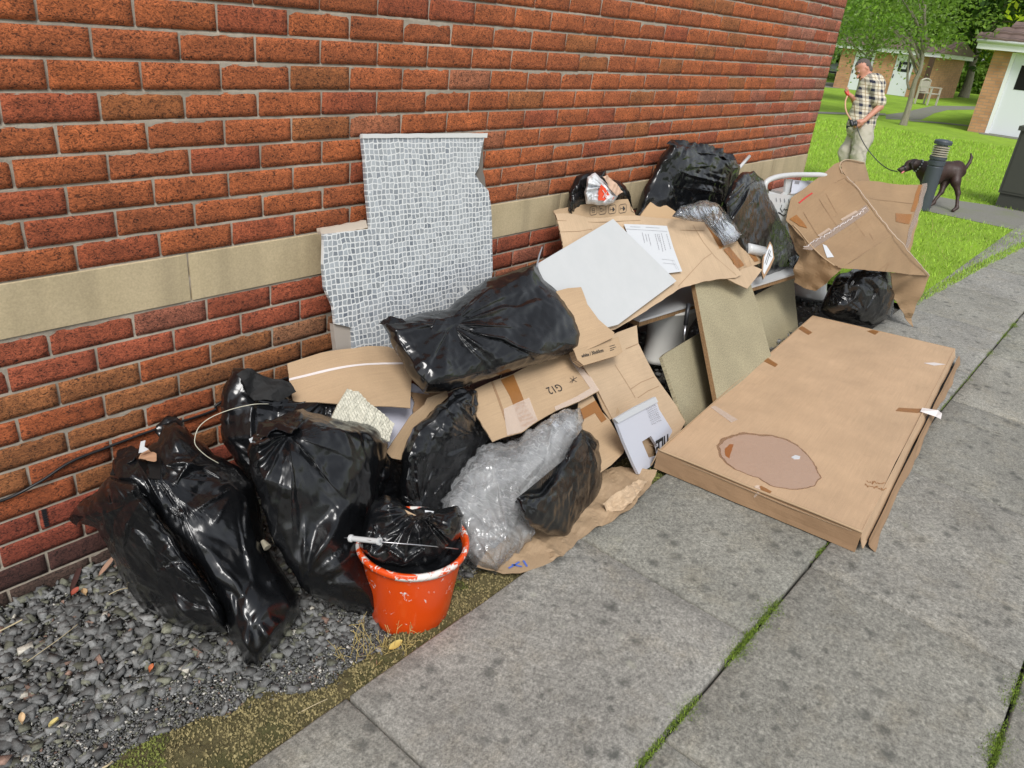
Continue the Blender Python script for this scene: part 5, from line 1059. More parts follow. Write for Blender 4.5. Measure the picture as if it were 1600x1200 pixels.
# ---------------------------------------------------------------- brown kraft paper underneath, spilling over the paving edge
kp = Sheet([(1026, 741), (1014, 760), (1000, 778), (985, 795), (960, 812), (935, 822), (905, 842), (880, 868), (850, 882), (815, 893), (780, 893), (745, 888), (770, 840), (850, 800), (930, 738), (970, 730), (1000, 735)], plane((1026, 741, 'z', .012), (780, 890, 'z', .012), (930, 740, 'z', .02)), .002, .014, .014, 9, fac=.028, ff=7, jag=.004, seed=52, floor=.0035)
o = thing('kraft_paper', 'crumpled brown kraft paper spread on the paving edge under the clear polythene', 'paper', hit(900, 840, 'z', .0)); sh('sheet', kp, KRAFT, None, None, parent=o)
strokes('blue_print', kp, BLUE_INK, o, [[(795, 886), (806, 880), (812, 876)], [(800, 880), (816, 884)], [(818, 874), (824, 884)]], .0035, .003)
c2_ = Sheet([(940, 790), (955, 775), (975, 765), (1000, 745), (1014, 748), (1000, 768), (985, 788), (960, 806)], plane((940, 790, 'z', .03), (1014, 748, 'z', .03), (960, 806, 'z', .012)), .002, .007, .012, 16, fac=.022, ff=16, jag=.004, seed=53, floor=.006); V, F, uv = c2_.mesh(); part('crumpled_corner', V, F, CARD_PALE, o, uv=uv)

# ---------------------------------------------------------------- orange bucket
BX, BY, BZ = .492, -.808, -.05
bu = thing('orange_bucket', 'paint spattered orange plastic bucket with a wire handle and white grip, on the gravel', 'bucket', (BX, BY, BZ))
def ell(prof, n=56): return lathe(prof, (BX, BY, BZ), n)
Hb = .275
V, F = ell([(.001, .0), (.112, .0), (.116, .006), (.119, .02), (.149, Hb - .03), (.151, Hb - .022), (.163, Hb - .022), (.166, Hb - .012), (.164, Hb - .002), (.158, Hb), (.151, Hb - .003), (.145, Hb - .03), (.115, .02), (.001, .015)])
Vn = np.array(V); hz = Vn[:, 2] - BZ; C_ = np.zeros((len(V), 3)); C_[:, 0] = np.where(hz > Hb - .03, .225 + .05 * np.sin(np.arctan2(Vn[:, 1] - BY, Vn[:, 0] - BX) * 3 + 1), .06 + .06 * np.clip((hz - .15) / .1, 0, 1)); part('tub', V, F, ORANGE, bu, smooth=True, col=C_)
V, F = ell([(.1455, Hb - .032), (.1135, .022)]); part('dried_plaster', np.array(V) + [0, 0, .0015], F, plain('dried_plaster_skin', (.5, .49, .47), .9), bu, smooth=True)
hl = [hit(538, 840, 'z', BZ + Hb + .06), hit(560, 842, 'z', BZ + Hb + .08), hit(600, 847, 'z', BZ + Hb + .10), hit(660, 852, 'z', BZ + Hb + .085), hit(700, 856, 'z', BZ + Hb + .04), hit(716, 858, 'z', BZ + Hb - .006)]
V, F = tube(spline(hl, 40), .0017, 8); hd = part('wire_handle', V, F, STEEL, bu, smooth=True)
gp = [hit(547, 841, 'z', BZ + Hb + .068), hit(594, 846, 'z', BZ + Hb + .098)]
ax = gp[1] - gp[0]; Lg = np.linalg.norm(ax); V, F = lathe([(.003, 0), (.0105, .0), (.0105, .006), (.0075, .008), (.0075, Lg - .008), (.0105, Lg - .006), (.0105, Lg), (.003, Lg)], gp[0], 16, ax); part('grip', V, F, WHITE_PLASTIC, bu, smooth=False)
sp = hit(706, 880, 'y', BY - .06); V, F = obox(np.array([BX, BY, BZ + .19]) + np.array([.128, -.045, 0]), (.33, .94, 0), (.94, -.33, .1), (0, 0, 1), .008, .004, .018); part('label', V, F, PAPER, bu)
bpl = (np.array([-.55, -.55, .63]) / np.linalg.norm([-.55, -.55, .63]),); bn = bpl[0]; bpl = (bn, bn @ np.array([BX, BY, BZ + Hb + .012]))
bs = thing('refuse_sack', 'black plastic sack bunched up inside the orange bucket', 'bin bag', (BX, BY, BZ + .1), BG)
bag(None, [(560, 838), (574, 800), (586, 784), (600, 772), (622, 782), (642, 795), (660, 790), (690, 795), (714, 790), (725, 806), (722, 830), (712, 850), (696, 872), (664, 888), (630, 893), (592, 888), (562, 868)], (655, 812), bpl, .07, 31, stars=((655, 800, .9, 1.2), (700, 800, .5, 1)), jag=5, back=.10, RN=36, AN=132, floor=-.03, root=bs, name='bunched_top')
n_ = 72; R_c = np.linspace(.004, .146, 22); A_c = np.arange(n_) / n_ * 6.2832; V = np.array([(BX + r * math.cos(a), BY + r * math.sin(a), BZ + Hb - .03) for r in R_c for a in A_c]); V[:, 2] += .016 * facet((V[:, :2]) * 1.0, 22, 4, 3, .6) + .012 * (1 - np.repeat(R_c / .146, n_)); part('lower_fill', V, grid_faces(22, n_, True), BLACK, bs, smooth=True)
s = Sheet([(623, 792), (634, 797), (652, 806), (646, 808), (630, 801)], (bn, bpl[1] + .055), .003, .01, seed=4); sh('cardboard_scrap', s, CARD, 'tiny brown card scrap poking out of the sack in the orange bucket', 'cardboard')
s = Sheet([(664, 797), (678, 799), (676, 803), (664, 801)], (bn, bpl[1] + .058), .003, .01, seed=5); sh('paper_scrap', s, PAPER, 'tiny white paper scrap poking out of the sack in the orange bucket', 'paper')

# ---------------------------------------------------------------- clear polythene
V, F = bagshape([(905, 638), (913, 656), (906, 680), (896, 704), (880, 740), (836, 772), (826, 800), (838, 836), (815, 860), (796, 872), (776, 897), (750, 884), (724, 862), (716, 826), (694, 800), (689, 782), (706, 760), (736, 712), (764, 690), (800, 690), (852, 656), (880, 640)], (800, 740), plane((905, 640, 'y', -.70), (700, 780, 'y', -.66), (775, 892, 'z', -.02)), .085, seed=32, fac=.03, fan=.03, fdir=-55, fine=.003, nstar=14, star=.06, jag=7, ea=.05, er=.04, iters=12)
single('clear_polythene', V, F, CLEAR_BAG, 'large crumpled sack of clear polythene between the orange bucket and the small black sack', 'polythene', smooth=True)
V, F = bagshape([(900, 648), (905, 672), (890, 704), (872, 736), (836, 764), (812, 790), (800, 830), (772, 860), (740, 850), (724, 810), (712, 780), (740, 730), (780, 700), (850, 664)], (800, 740), plane((905, 640, 'y', -.66), (700, 780, 'y', -.62), (775, 892, 'z', .02)), .04, seed=33, fac=.03, nstar=10, fine=.003, RN=32, AN=120)
single('polythene_wad', V, F, CLEAR_BAG, 'wad of packing film inside the crumpled clear polythene', 'packing film', smooth=True)
V, F = bagshape([(1062, 322), (1082, 318), (1104, 312), (1124, 318), (1140, 336), (1152, 352), (1160, 368), (1146, 380), (1130, 382), (1112, 362), (1098, 348), (1070, 344), (1050, 338)], (1110, 334), plane((1062, 322, 'y', -.30), (1150, 350, 'y', -.42), (1130, 380, 'y', -.44)), .05, seed=34, fac=.03, fine=.006, nstar=4, RN=34, AN=120, floor=.2)
single('clear_wrap', V, F, CLEAR_WRAP, 'crumpled clear wrap between the tall sack and the draped black sack', 'plastic film', smooth=True)
s = Sheet([(1386, 462), (1394, 464), (1398, 486), (1392, 496), (1385, 490)], plane((1386, 462, 'y', -.98), (1394, 464, 'y', -1.0), (1390, 496, 'z', .0)), .002, .01, .012, 20, fac=.01, ff=20, seed=9)
sh('film_scrap', s, CLEAR_BAG, 'scrap of clear film on the ground under the hanging flap of the torn carton', 'plastic film')

# ---------------------------------------------------------------- strap, label strip, leaves, weeds, moss tufts
sp_ = spline([hit(420, 631, 'y', -.36), hit(395, 632, 'y', -.37), hit(360, 640, 'y', -.33), hit(330, 652, 'y', -.30), hit(312, 666, 'y', -.30), hit(305, 682, 'y', -.31), hit(306, 696, 'y', -.32), hit(322, 712, 'y', -.335), hit(342, 724, 'y', -.345)], 70)
V, F = tube(sp_, .0012, 6); single('packing_strap', V, F, plain('cream_strap', (.55, .53, .42), .4), 'thin cream packing strap looping over the black sacks beside the wall', 'strap', smooth=True)
s = Sheet([(389, 686), (413, 674), (416, 680), (392, 692)], plane((389, 686, 'y', -.50), (413, 674, 'y', -.50), (392, 692, 'y', -.505)), .002, .02); sh('white_strip', s, PAPER, 'short white paper strip on the neck of the biggest black sack', 'paper')
V, F = tube([hit(410, 845, 'y', -.52), hit(418, 856, 'y', -.545)], [.006, .012], 8); single('cord_end', V, F, plain('frayed_cord', (.30, .27, .2), .9), 'frayed pale cord end poking from the biggest black sack', 'cord')
def leaf(px, py, z, L, W_, yaw, col, label, lift=.012, curl=.01):
    c = hit(px, py, 'z', z); t = np.linspace(-1, 1, 13); V = []; d = np.array([math.cos(yaw), math.sin(yaw), 0]); n_ = np.array([-d[1], d[0], 0])
    for k in t:
        w_ = W_ * (1 - abs(k) ** 2.2) ** .8 + .0003
        for q in (-1, -.5, 0, .5, 1): V.append(c + d * k * L + n_ * q * w_ + np.array([0, 0, lift * (.3 + .3 * k) + curl * q * q + .003]))
    return single('fallen_leaf', np.array(V), grid_faces(13, 5), plain('leaf_' + col[0], col[1], .7), label, 'leaf', smooth=True)
leaf(618, 1012, -.03, .022, .012, -.2, ('yellow', (.55, .42, .12)), 'yellow oval leaf on the ground in front of the orange bucket', .02, .003)
leaf(583, 1042, -.045, .014, .010, .9, ('pink', (.36, .20, .13)), 'dull pink leaf on the moss in front of the orange bucket')
leaf(118, 928, -.03, .014, .009, .4, ('red', (.33, .07, .04)), 'small dark red leaf on the gravel near the wall', .012, .006)
leaf(133, 930, -.03, .010, .008, 1.6, ('tan', (.40, .27, .14)), 'small tan leaf beside the dark red one on the gravel')
leaf(36, 1128, -.03, .013, .007, 1.2, ('buff', (.62, .46, .28)), 'buff leaf near the bottom left corner of the gravel')
leaf(85, 1134, -.03, .012, .005, .0, ('gold', (.60, .50, .20)), 'slim golden leaf right of the buff one on the gravel')
leaf(237, 1049, -.03, .009, .006, .5, ('orange', (.50, .16, .06)), 'small orange leaf in the middle of the gravel')
leaf(168, 888, -.03, .045, .008, .6, ('brown', (.42, .26, .18)), 'long brown leaf at the foot of the wall beside the low black sack', .02, .004)
leaf(120, 905, -.035, .07, .008, .95, ('maroon', (.07, .03, .025)), 'long dark maroon leaf lying along the foot of the wall', .01, .004)
def twig(pts, r, label):
    V, F = tube(spline([hit(x, y, 'z', z) for x, y, z in pts], 24), r, 6); single('dry_stalk', V, F, plain('straw', (.50, .42, .26), .8), label, 'stalk', smooth=True)
twig([(0, 986, -.03), (20, 976, -.03), (35, 968, -.028)], .0022, 'pale straw stalk at the left edge of the gravel')
twig([(42, 1034, -.03), (90, 1000, -.024), (122, 975, -.03)], .001, 'thin grey stalk lying diagonally on the gravel')
twig([(165, 932, -.03), (185, 922, -.02), (204, 918, -.03)], .0012, 'curved pale stalk beside the low black sack')
twig([(160, 1200, -.03), (168, 1196, -.025), (176, 1190, -.03)], .0024, 'pale stalk stub at the bottom edge of the gravel')
twig([(465, 1115, -.03), (490, 1102, -.015), (512, 1092, -.02)], .0012, 'dark bent stalk on the moss by the paving edge')
def weed():
    g = np.random.default_rng(4); L = []
    for k in range(26):
        bx, by = g.uniform(520, 640), g.uniform(1006, 1040); c = hit(bx, by, 'z', -.045); a = g.uniform(0, 6.28); h = g.uniform(.03, .10); sp = g.uniform(.02, .06)
        P = spline([c, c + [math.cos(a) * sp * .3, math.sin(a) * sp * .3, h * .5], c + [math.cos(a) * sp, math.sin(a) * sp, h]], 10); L.append(tube(P, np.linspace(.0011, .0004, 10), 5))
        for b in range(3):
            p = P[g.integers(4, 9)]; e_ = p + np.array([g.normal(0, .012), g.normal(0, .012), g.uniform(.005, .02)]); L.append(tube([p, (p + e_) / 2 + [0, 0, .002], e_], [.0008, .0006, .0010], 4))
    return join(*L)
V, F = weed(); single('dry_weed', V, F, plain('dry_weed_stem', (.42, .33, .12), .8), 'dry yellow weed with thin branching stems in front of the orange bucket', 'weed')
def tufts():
    g = np.random.default_rng(8); P = []
    for cx, cy, r, n in ((1282, 862, .03, 300), (1204, 950, .05, 900), (1186, 970, .05, 900), (1155, 1005, .06, 1400), (1140, 1018, .05, 900), (1166, 988, .04, 600), (1072, 1105, .05, 1100), (1048, 1128, .04, 400), (1562, 1165, .07, 1300), (1556, 1180, .06, 900), (1590, 1095, .05, 600), (1020, 1160, .04, 400), (1003, 1185, .04, 500), (1590, 510, .06, 500), (1548, 552, .07, 360), (1575, 525, .06, 300), (1510, 592, .06, 200), (1596, 1070, .05, 400)):
        c = hit(cx, cy, 'z', 0); jy = min((EDGE_Y - PW, EDGE_Y - 2 * PW), key=lambda v: abs(v - c[1])); x = c[0] + g.normal(0, r * .6, n); y = jy + g.normal(0, .008 + .009 * (r > .045), n) * np.exp(-((x - c[0]) / r) ** 2 * .5); k = g.random(n) < .6; P.append(np.c_[x, y, g.uniform(.0005, .006, n)][k])
    for jy in (EDGE_Y - PW, EDGE_Y - 2 * PW): n = 2600; x = g.uniform(-.4, 6, n); k = vnoise(np.c_[x * 4, x * 0, x * 0], 3, 2) > -.1; P.append(np.c_[x[k], jy + g.normal(0, .0018, k.sum()), g.uniform(-.001, .003, k.sum())])
    P = np.vstack(P); n = len(P); a = g.uniform(0, 6.28, n); w_ = g.uniform(.0006, .0018, n); d = np.c_[np.cos(a) * w_, np.sin(a) * w_, 0 * a]; B = np.c_[P[:, :2], np.full(n, -.004)]; l = g.normal(0, .003, (n, 2))
    V = np.stack([B + d, B - d, np.c_[P[:, :2] + l, P[:, 2]]], 1).reshape(-1, 3); t = g.random(n)[:, None]; C = np.array([.26, .38, .04]) * t + np.array([.05, .09, .012]) * (1 - t); return V, np.arange(n * 3).reshape(-1, 3), np.repeat(C, 3, 0)
V, F, C_ = tufts(); setting('joint_moss', V, F, m_attr('green_moss', .9, 0, 5, .1), 'stuff', col=C_)
# ---------------------------------------------------------------- one continuous body surface: smooth union of tapered limbs, meshed by surface nets
def body(prims, h=.008, k=.02, pad=.03):
    A = np.array([p[0] for p in prims] + [p[1] for p in prims]); r = max(max(p[2], p[3]) for p in prims); lo = A.min(0) - r - pad; hi = A.max(0) + r + pad
    n = np.ceil((hi - lo) / h).astype(int) + 1; ax = [lo[i] + h * np.arange(n[i]) for i in range(3)]; G = np.stack(np.meshgrid(*ax, indexing='ij'), -1).astype(np.float32); D = np.full(tuple(n), 9.0, np.float32)
    for p in prims:
        a, b, ra, rb = np.array(p[0], np.float32), np.array(p[1], np.float32), p[2], p[3]; kk = p[4] if len(p) > 4 else k; sc = np.array(p[5], np.float32) if len(p) > 5 else None
        R = max(ra, rb) * (1 if sc is None else max(1, 1 / sc.min())) + .06; mn = np.floor((np.minimum(a, b) - R - lo) / h).astype(int).clip(0); mx = (np.ceil((np.maximum(a, b) + R - lo) / h).astype(int) + 1)
        sl = tuple(slice(mn[i], min(mx[i], n[i])) for i in range(3)); P = G[sl] - a; ba = b - a
        if sc is not None: P = P * sc; ba = ba * sc
        t = np.clip((P @ ba) / (ba @ ba + 1e-9), 0, 1); d = np.linalg.norm(P - t[..., None] * ba, axis=-1) - (ra + (rb - ra) * t); s = D[sl]
        hh = np.clip(.5 + .5 * (s - d) / kk, 0, 1); D[sl] = s * (1 - hh) + d * hh - kk * hh * (1 - hh)
    ins = D < 0; c = np.zeros(tuple(n - 1), int); acc = np.zeros(tuple(n - 1) + (3,)); cnt = np.zeros(tuple(n - 1))
    cor = [(x, y, z) for x in (0, 1) for y in (0, 1) for z in (0, 1)]
    sub = lambda M_, o: M_[o[0]:M_.shape[0] - 1 + o[0], o[1]:M_.shape[1] - 1 + o[1], o[2]:M_.shape[2] - 1 + o[2]]
    for o in cor: c += sub(ins, o)
    act = (c > 0) & (c < 8)
    for o in cor:
        for i in range(3):
            if o[i] == 0:
                q = list(o); q[i] = 1; d0, d1 = sub(D, o), sub(D, q); e = (d0 < 0) != (d1 < 0); t = np.where(e, d0 / np.where(e, d0 - d1, 1), 0); p = np.array(o, float) + 0 * t[..., None]; p[..., i] += t; acc += p * e[..., None]; cnt += e
    idx = -np.ones(tuple(n - 1), int); w_ = np.argwhere(act); idx[act] = np.arange(len(w_)); V = lo + h * (w_ + acc[act] / cnt[act][:, None]); F = []
    for i in range(3):
        j, l = (i + 1) % 3, (i + 2) % 3; a = [slice(None)] * 3; b = [slice(None)] * 3; a[i] = slice(0, -1); b[i] = slice(1, None); e = ins[tuple(a)] != ins[tuple(b)]; q = np.argwhere(e); q = q[(q[:, j] > 0) & (q[:, l] > 0) & (q[:, j] < n[j] - 1) & (q[:, l] < n[l] - 1)]
        s = ins[tuple(q.T)]
        def id_(dj, dl): z = q.copy(); z[:, j] -= dj; z[:, l] -= dl; return idx[tuple(z.T)]
        f = np.stack([id_(1, 1), id_(0, 1), id_(0, 0), id_(1, 0)], 1); f[~s] = f[~s][:, ::-1]; F.append(f)
    return V, np.vstack(F)

# ---------------------------------------------------------------- the man on the lawn
MD = 9.6
def m3(px, py, dd=0.0): return at(px, py, MD + dd)
man = thing('person', 'man in a checked shirt and cream trousers looking down, standing on the lawn', 'person', hit(1343, 301, 'z', LAWN_Z))
skin = NM('skin', Roughness=.5); skin.b.inputs['Base Color'].default_value = (.52, .24, .16, 1); skin = skin.m
nearS, farS = m3(1369, 137, -.17), m3(1356, 136, .16)
elN, wrN = m3(1375, 167, -.22), m3(1350, 189, -.25)
elF, wrF = m3(1338, 165, .12), m3(1331, 151, -.02)
neck0, neck1 = m3(1363, 131, 0), m3(1356, 118, 0)
hipN, hipF = m3(1349, 213, -.10), m3(1340, 212, .09)
knN, knF = m3(1341, 243, -.12), m3(1321, 238, .08)
anN, anF = m3(1341, 290, -.10), m3(1327, 276, .08)
toeN, toeF = m3(1330, 297, -.12), m3(1314, 284, .08)
hc = m3(1348, 109, 0); fdir = m3(1338, 115.7, 0) - hc; fdir /= np.linalg.norm(fdir); upv = m3(1342.4, 100.7, 0) - hc; upv -= fdir * (upv @ fdir); upv /= np.linalg.norm(upv); sdv = np.cross(fdir, upv)
H = lambda f, u, s: hc + fdir * f + upv * u + sdv * s
def hand(w, d, palm, L=.085, curl=.6, thumb=None):
    """palm and five separate bent fingers; d points along the hand, palm is the palm's normal"""
    d = d / np.linalg.norm(d); palm = palm - d * (palm @ d); palm /= np.linalg.norm(palm); s_ = np.cross(d, palm); Q = [(w, w + d * L * .55, .026, .030, .012), (w + d * L * .5 + s_ * .022, w + d * L * .9 + s_ * .026, .018, .016, .01), (w + d * L * .5 - s_ * .022, w + d * L * .9 - s_ * .026, .018, .016, .01)]
    for i, (o, l) in enumerate(((.033, .82), (.012, 1.0), (-.011, .95), (-.032, .74))):
        a = w + d * L * .98 + s_ * o; b = a + (d * math.cos(curl * .6) + palm * math.sin(curl * .6)) * .034 * l; c = b + (d * math.cos(curl * 1.7) + palm * math.sin(curl * 1.7)) * .028 * l; e = c + (d * math.cos(curl * 2.6) + palm * math.sin(curl * 2.6)) * .020 * l
        Q += [(a, b, .0098, .0092, .004), (b, c, .0092, .0084, .004), (c, e, .0084, .0072, .004)]
    t0 = w + d * L * .35 + s_ * .03; t1 = t0 + (d * .5 + s_ * .5 + palm * .6) * .045; t2 = t1 + (d * .75 + palm * .5) * .030
    return Q + [(t0, t1, .015, .0115, .006), (t1, t2, .0115, .009, .004)]
ch = (neck0 + farS + nearS) / 3
pr_ = [(H(-.012, .03, 0), H(.0, -.01, 0), .085, .078), (H(.03, -.03, 0), H(.055, -.085, 0), .062, .040), (H(.05, -.10, 0), H(.072, -.10, 0), .03, .022), (H(.082, -.012, 0), H(.112, -.045, 0), .009, .014, .012), (H(.083, .015, .03), H(.083, .015, -.03), .013, .013, .012), (H(.0, -.01, .078), H(-.008, -.035, .076), .014, .010, .006), (H(.0, -.01, -.078), H(-.008, -.035, -.076), .014, .010, .006), (H(.088, -.066, .016), H(.088, -.066, -.016), .009, .009, .008),
       (neck0, neck1, .062, .056), (neck0, nearS, .07, .055), (neck0, farS, .07, .055), (ch, m3(1352, 172), .13, .13), (m3(1352, 172), m3(1346, 205), .13, .125), (nearS, elN, .052, .040), (elN, wrN, .041, .026), (farS, elF, .052, .040), (elF, wrF, .041, .026),
       (m3(1347, 205), hipN, .11, .09), (m3(1343, 205), hipF, .11, .09), (hipN, knN, .085, .056), (knN, anN, .055, .036), (hipF, knF, .085, .056), (knF, anF, .055, .036), (anN, toeN, .038, .030), (anF, toeF, .038, .030)]
pr_ += hand(wrN, m3(1340, 193, -.24) - wrN, m3(1350, 180, .1) - m3(1350, 180, -.1)) + hand(wrF, m3(1323, 146, -.03) - wrF, np.array([0, 0, 1.0]), curl=.8)
V, F = body(pr_); part('body', V, F, skin, man, smooth=True)
def wrinkle(V, amp, sc, seed): return V + amp * np.c_[vnoise(V * sc, seed, 2), vnoise(V * sc, seed + 1, 2), vnoise(V * sc, seed + 2, 2)]
q = NM('checked_shirt', Roughness=.85); Rm = np.array([MR[0] * [1, 1, 0] / np.linalg.norm(MR[0][:2]), [0, 0, 1], [0, 0, 0]])
u = q.co('UV'); sep = q.n('SeparateXYZ', iVector=u)
def band(s, ax_, per, lo_, hi_, ph=0.0):
    f = s.math('FRACT', s.math('ADD', s.math('DIVIDE', sep.outputs[ax_], per), ph)); return s.math('MULTIPLY', s.math('GREATER_THAN', f, lo_), s.math('LESS_THAN', f, hi_))
dk = q.math('ADD', q.math('MULTIPLY', band(q, 0, .092, .0, .34), .5), q.math('MULTIPLY', band(q, 1, .092, .0, .34), .5)); tn = q.math('MAXIMUM', band(q, 0, .092, .62, .70), band(q, 1, .092, .62, .70))
col = q.mix(tn, (.66, .60, .47), (.36, .27, .16)); col = q.mix(dk, col, (.022, .026, .05)); q.out(col, 'Base Color'); SHIRT = q.m
ps = [(neck0 + [0, 0, .005], ch, .078, .10, .02), (neck0, nearS, .085, .082), (neck0, farS, .085, .082), (ch, m3(1352, 172), .158, .165), (m3(1352, 170), m3(1345, 196), .168, .160), (m3(1345, 196), m3(1344, 203), .160, .156), (nearS, nearS * .28 + elN * .72, .074, .072), (nearS * .28 + elN * .72, nearS * .2 + elN * .8, .074, .070), (farS, farS * .25 + elF * .75, .074, .070)]
V, F = body(ps, .009, .03); V = wrinkle(V, .012, 13, 3); e1 = MR[0] * [1, 1, 0]; e1 /= np.linalg.norm(e1); part('shirt', V, F, SHIRT, man, smooth=True, uv=np.c_[V @ e1, V[:, 2]])
V, F = body([(m3(1363, 133, -.03), m3(1356, 134, -.06), .035, .02), (m3(1364, 128, .02), m3(1369, 131, -.05), .028, .02)], .007, .02); part('collar', V, F, SHIRT, man, smooth=True, uv=np.c_[V @ e1, V[:, 2]])
pt = [(m3(1346, 200), hipN, .145, .118), (m3(1342, 200), hipF, .145, .115), (hipN, knN, .116, .088), (knN, knN * .3 + anN * .7, .088, .078), (knN * .3 + anN * .7, anN, .078, .07), (hipF, knF, .112, .086), (knF, anF, .086, .070)]
V, F = body(pt, .009, .025); V = wrinkle(V, .016, 15, 7); part('trousers', V, F, plain('cream_cotton', (.44, .41, .33), .9), man, smooth=True)
V, F = body([(H(-.032, .042, .0), H(-.020, .048, .0), .086, .080, .02), (H(-.045, .01, 0), H(-.052, -.035, 0), .074, .058, .02)], .006, .02); V = wrinkle(V, .005, 70, 9); part('hair', V, F, plain('dark_hair', (.10, .085, .075), .95), man, smooth=True)
V, F = body([(H(.088, -.058, .026), H(.092, -.055, .0), .008, .009), (H(.088, -.058, -.026), H(.092, -.055, .0), .008, .009), (H(.078, -.09, .018), H(.082, -.10, 0), .014, .016), (H(.078, -.09, -.018), H(.082, -.10, 0), .014, .016)], .004, .008); part('beard', V, F, plain('dark_stubble', (.06, .04, .035), .9), man, smooth=True)
for sgn in (1, -1):
    V, F = body([(H(.084, .018, .018 * sgn), H(.080, .020, .046 * sgn), .006, .005)], .003, .003); part('eyebrow', V, F, plain('brow', (.03, .022, .02), .9), man, smooth=True)
    V, F = body([(H(.076, -.004, .03 * sgn), H(.077, -.004, .031 * sgn), .0115, .0115)], .003, .003); part('eye', V, F, plain('eye_white', (.3, .26, .24), .2), man, smooth=True)
for a, t in ((anN, toeN), (anF, toeF)):
    lo_ = np.array([0, 0, -.03]); V, F = body([(a + lo_, t + lo_, .045, .036)], .008, .01); V[:, 2] = np.maximum(V[:, 2], LAWN_Z); part('shoe', V, F, plain('brown_shoe', (.08, .05, .03), .6), man, smooth=True)
# things he holds
o = thing('lead_handle', 'black retractable dog lead box in the left hand of the man', 'dog lead', m3(1334, 195, -.27))
V, F = body([(m3(1330, 190, -.27), m3(1331, 195, -.27), .024, .024), (m3(1337, 191, -.27), m3(1337, 194, -.27), .022, .022)], .006, .02); part('case', V, F, DARK_METAL, o, smooth=True)
lead = spline([m3(1338, 195, -.26), m3(1345, 215, -.28), m3(1357, 235, -.3), m3(1375, 255, -.35), m3(1390, 265, -.42), at(1402, 268, 9.10)], 40); V, F = tube(lead, .006, 6); part('cord', V, F, DARK_METAL, o, smooth=True)
stp = spline([m3(1324, 150, -.08), m3(1321, 158, -.08), m3(1321, 168, -.1), m3(1323, 176, -.14), m3(1327, 183, -.2), m3(1331, 189, -.26)], 24)
V, F = tube(stp, .010, 7); single('tan_strap', V, F, plain('tan_leather', (.62, .36, .22), .6), 'looped tan strap hanging from the raised right hand of the man', 'strap', smooth=True)
o = thing('red_clip', 'small red object in the raised right hand of the man', 'clip', m3(1324, 150, -.08)); V, F = body([(m3(1322, 144, -.06), m3(1325, 148, -.06), .014, .016), (m3(1325, 142, -.06), m3(1324, 147, -.06), .009, .010)], .005, .01); part('clip_body', V, F, plain('red_plastic', (.6, .04, .03), .4), o, smooth=True)

# ---------------------------------------------------------------- the dog
def g3(px, py, dd=0.0): return at(px, py, 9.14 + dd)
def gg(px, py, dd=0.0): p = g3(px, py, dd); p[2] = max(p[2], Pz + .022); return p
dog = thing('dog', 'chocolate brown dog in a head collar, standing on the path behind the lamp bollard', 'dog', hit(1474, 325, 'z', Pz))
dp = [(g3(1447, 268), g3(1462, 268), .112, .125), (g3(1462, 268), g3(1478, 267), .125, .108), (g3(1478, 267), g3(1494, 264), .105, .092), (g3(1494, 264), g3(1499, 268), .092, .075), (g3(1450, 276), g3(1460, 279), .085, .09),
      (g3(1449, 264), g3(1432, 258), .085, .064), (g3(1427, 256), g3(1421, 257), .058, .054), (g3(1420, 260), g3(1406, 265), .036, .024), (g3(1421, 263), g3(1409, 269), .024, .014),
      (g3(1502, 266), g3(1509, 262), .026, .022, .02), (g3(1509, 262), g3(1515, 254), .022, .019, .01), (g3(1515, 254), g3(1518, 246), .019, .016, .01), (g3(1518, 246), g3(1517, 240), .016, .010, .01),
      (g3(1494, 268, -.05), g3(1493, 284, -.06), .08, .055), (g3(1493, 284, -.06), g3(1497, 302, -.05), .050, .026), (g3(1497, 302, -.05), g3(1495, 322, -.05), .023, .018), (gg(1495, 325, -.05), gg(1489, 329, -.05), .022, .020),
      (g3(1488, 270, .06), g3(1476, 285, .06), .08, .05), (g3(1476, 285, .06), g3(1471, 300, .05), .045, .026), (g3(1471, 300, .05), g3(1459, 315, .05), .023, .018), (gg(1459, 317, .05), gg(1453, 321, .05), .021, .019),
      (g3(1449, 278, -.06), g3(1448, 297, -.06), .05, .03), (g3(1448, 297, -.06), g3(1446, 322, -.06), .026, .020), (gg(1446, 325, -.06), gg(1441, 328, -.06), .023, .02),
      (g3(1446, 278, .06), g3(1440, 296, .06), .05, .03), (g3(1440, 296, .06), g3(1436, 318, .06), .026, .020), (gg(1436, 320, .06), gg(1431, 323, .06), .023, .02)]
V, F = body(dp, .007, .03); V[:, 2] = np.maximum(V[:, 2], Pz); q = NM('brown_coat', Roughness=.5); n_ = q.noise(q.co(), 14, 3); q.out(q.mix(n_, (.018, .009, .007), (.06, .028, .02)), 'Base Color'); q.bump(q.noise(q.co(), 220, 2), .4, .004); COAT = q.m
part('body', V, F, COAT, dog, smooth=True)
for dd in (-.05, .05):
    V, F = body([(g3(1428, 251, dd), g3(1424, 255, dd * 1.3), .018, .02), (g3(1424, 255, dd * 1.3), g3(1426, 263, dd * 1.35), .020, .010)], .005, .012); part('ear', V, F, plain('ear_brown', (.016, .009, .008), .6), dog, smooth=True)
    V, F = body([(g3(1415, 257, dd * .7), g3(1415.2, 257, dd * .7), .0075, .0075)], .0025, .002); part('eye', V, F, plain('dog_eye', (.01, .008, .006), .1), dog, smooth=True)
V, F = body([(g3(1404, 264), g3(1403.4, 264.6), .012, .012)], .004, .004); part('nose', V, F, plain('dog_nose', (.008, .008, .008), .3), dog, smooth=True)
V, F = body([(g3(1412, 268, -.012), g3(1409, 270.5, -.014), .010, .009)], .004, .004); part('tongue', V, F, plain('tongue_pink', (.7, .2, .2), .35), dog, smooth=True)
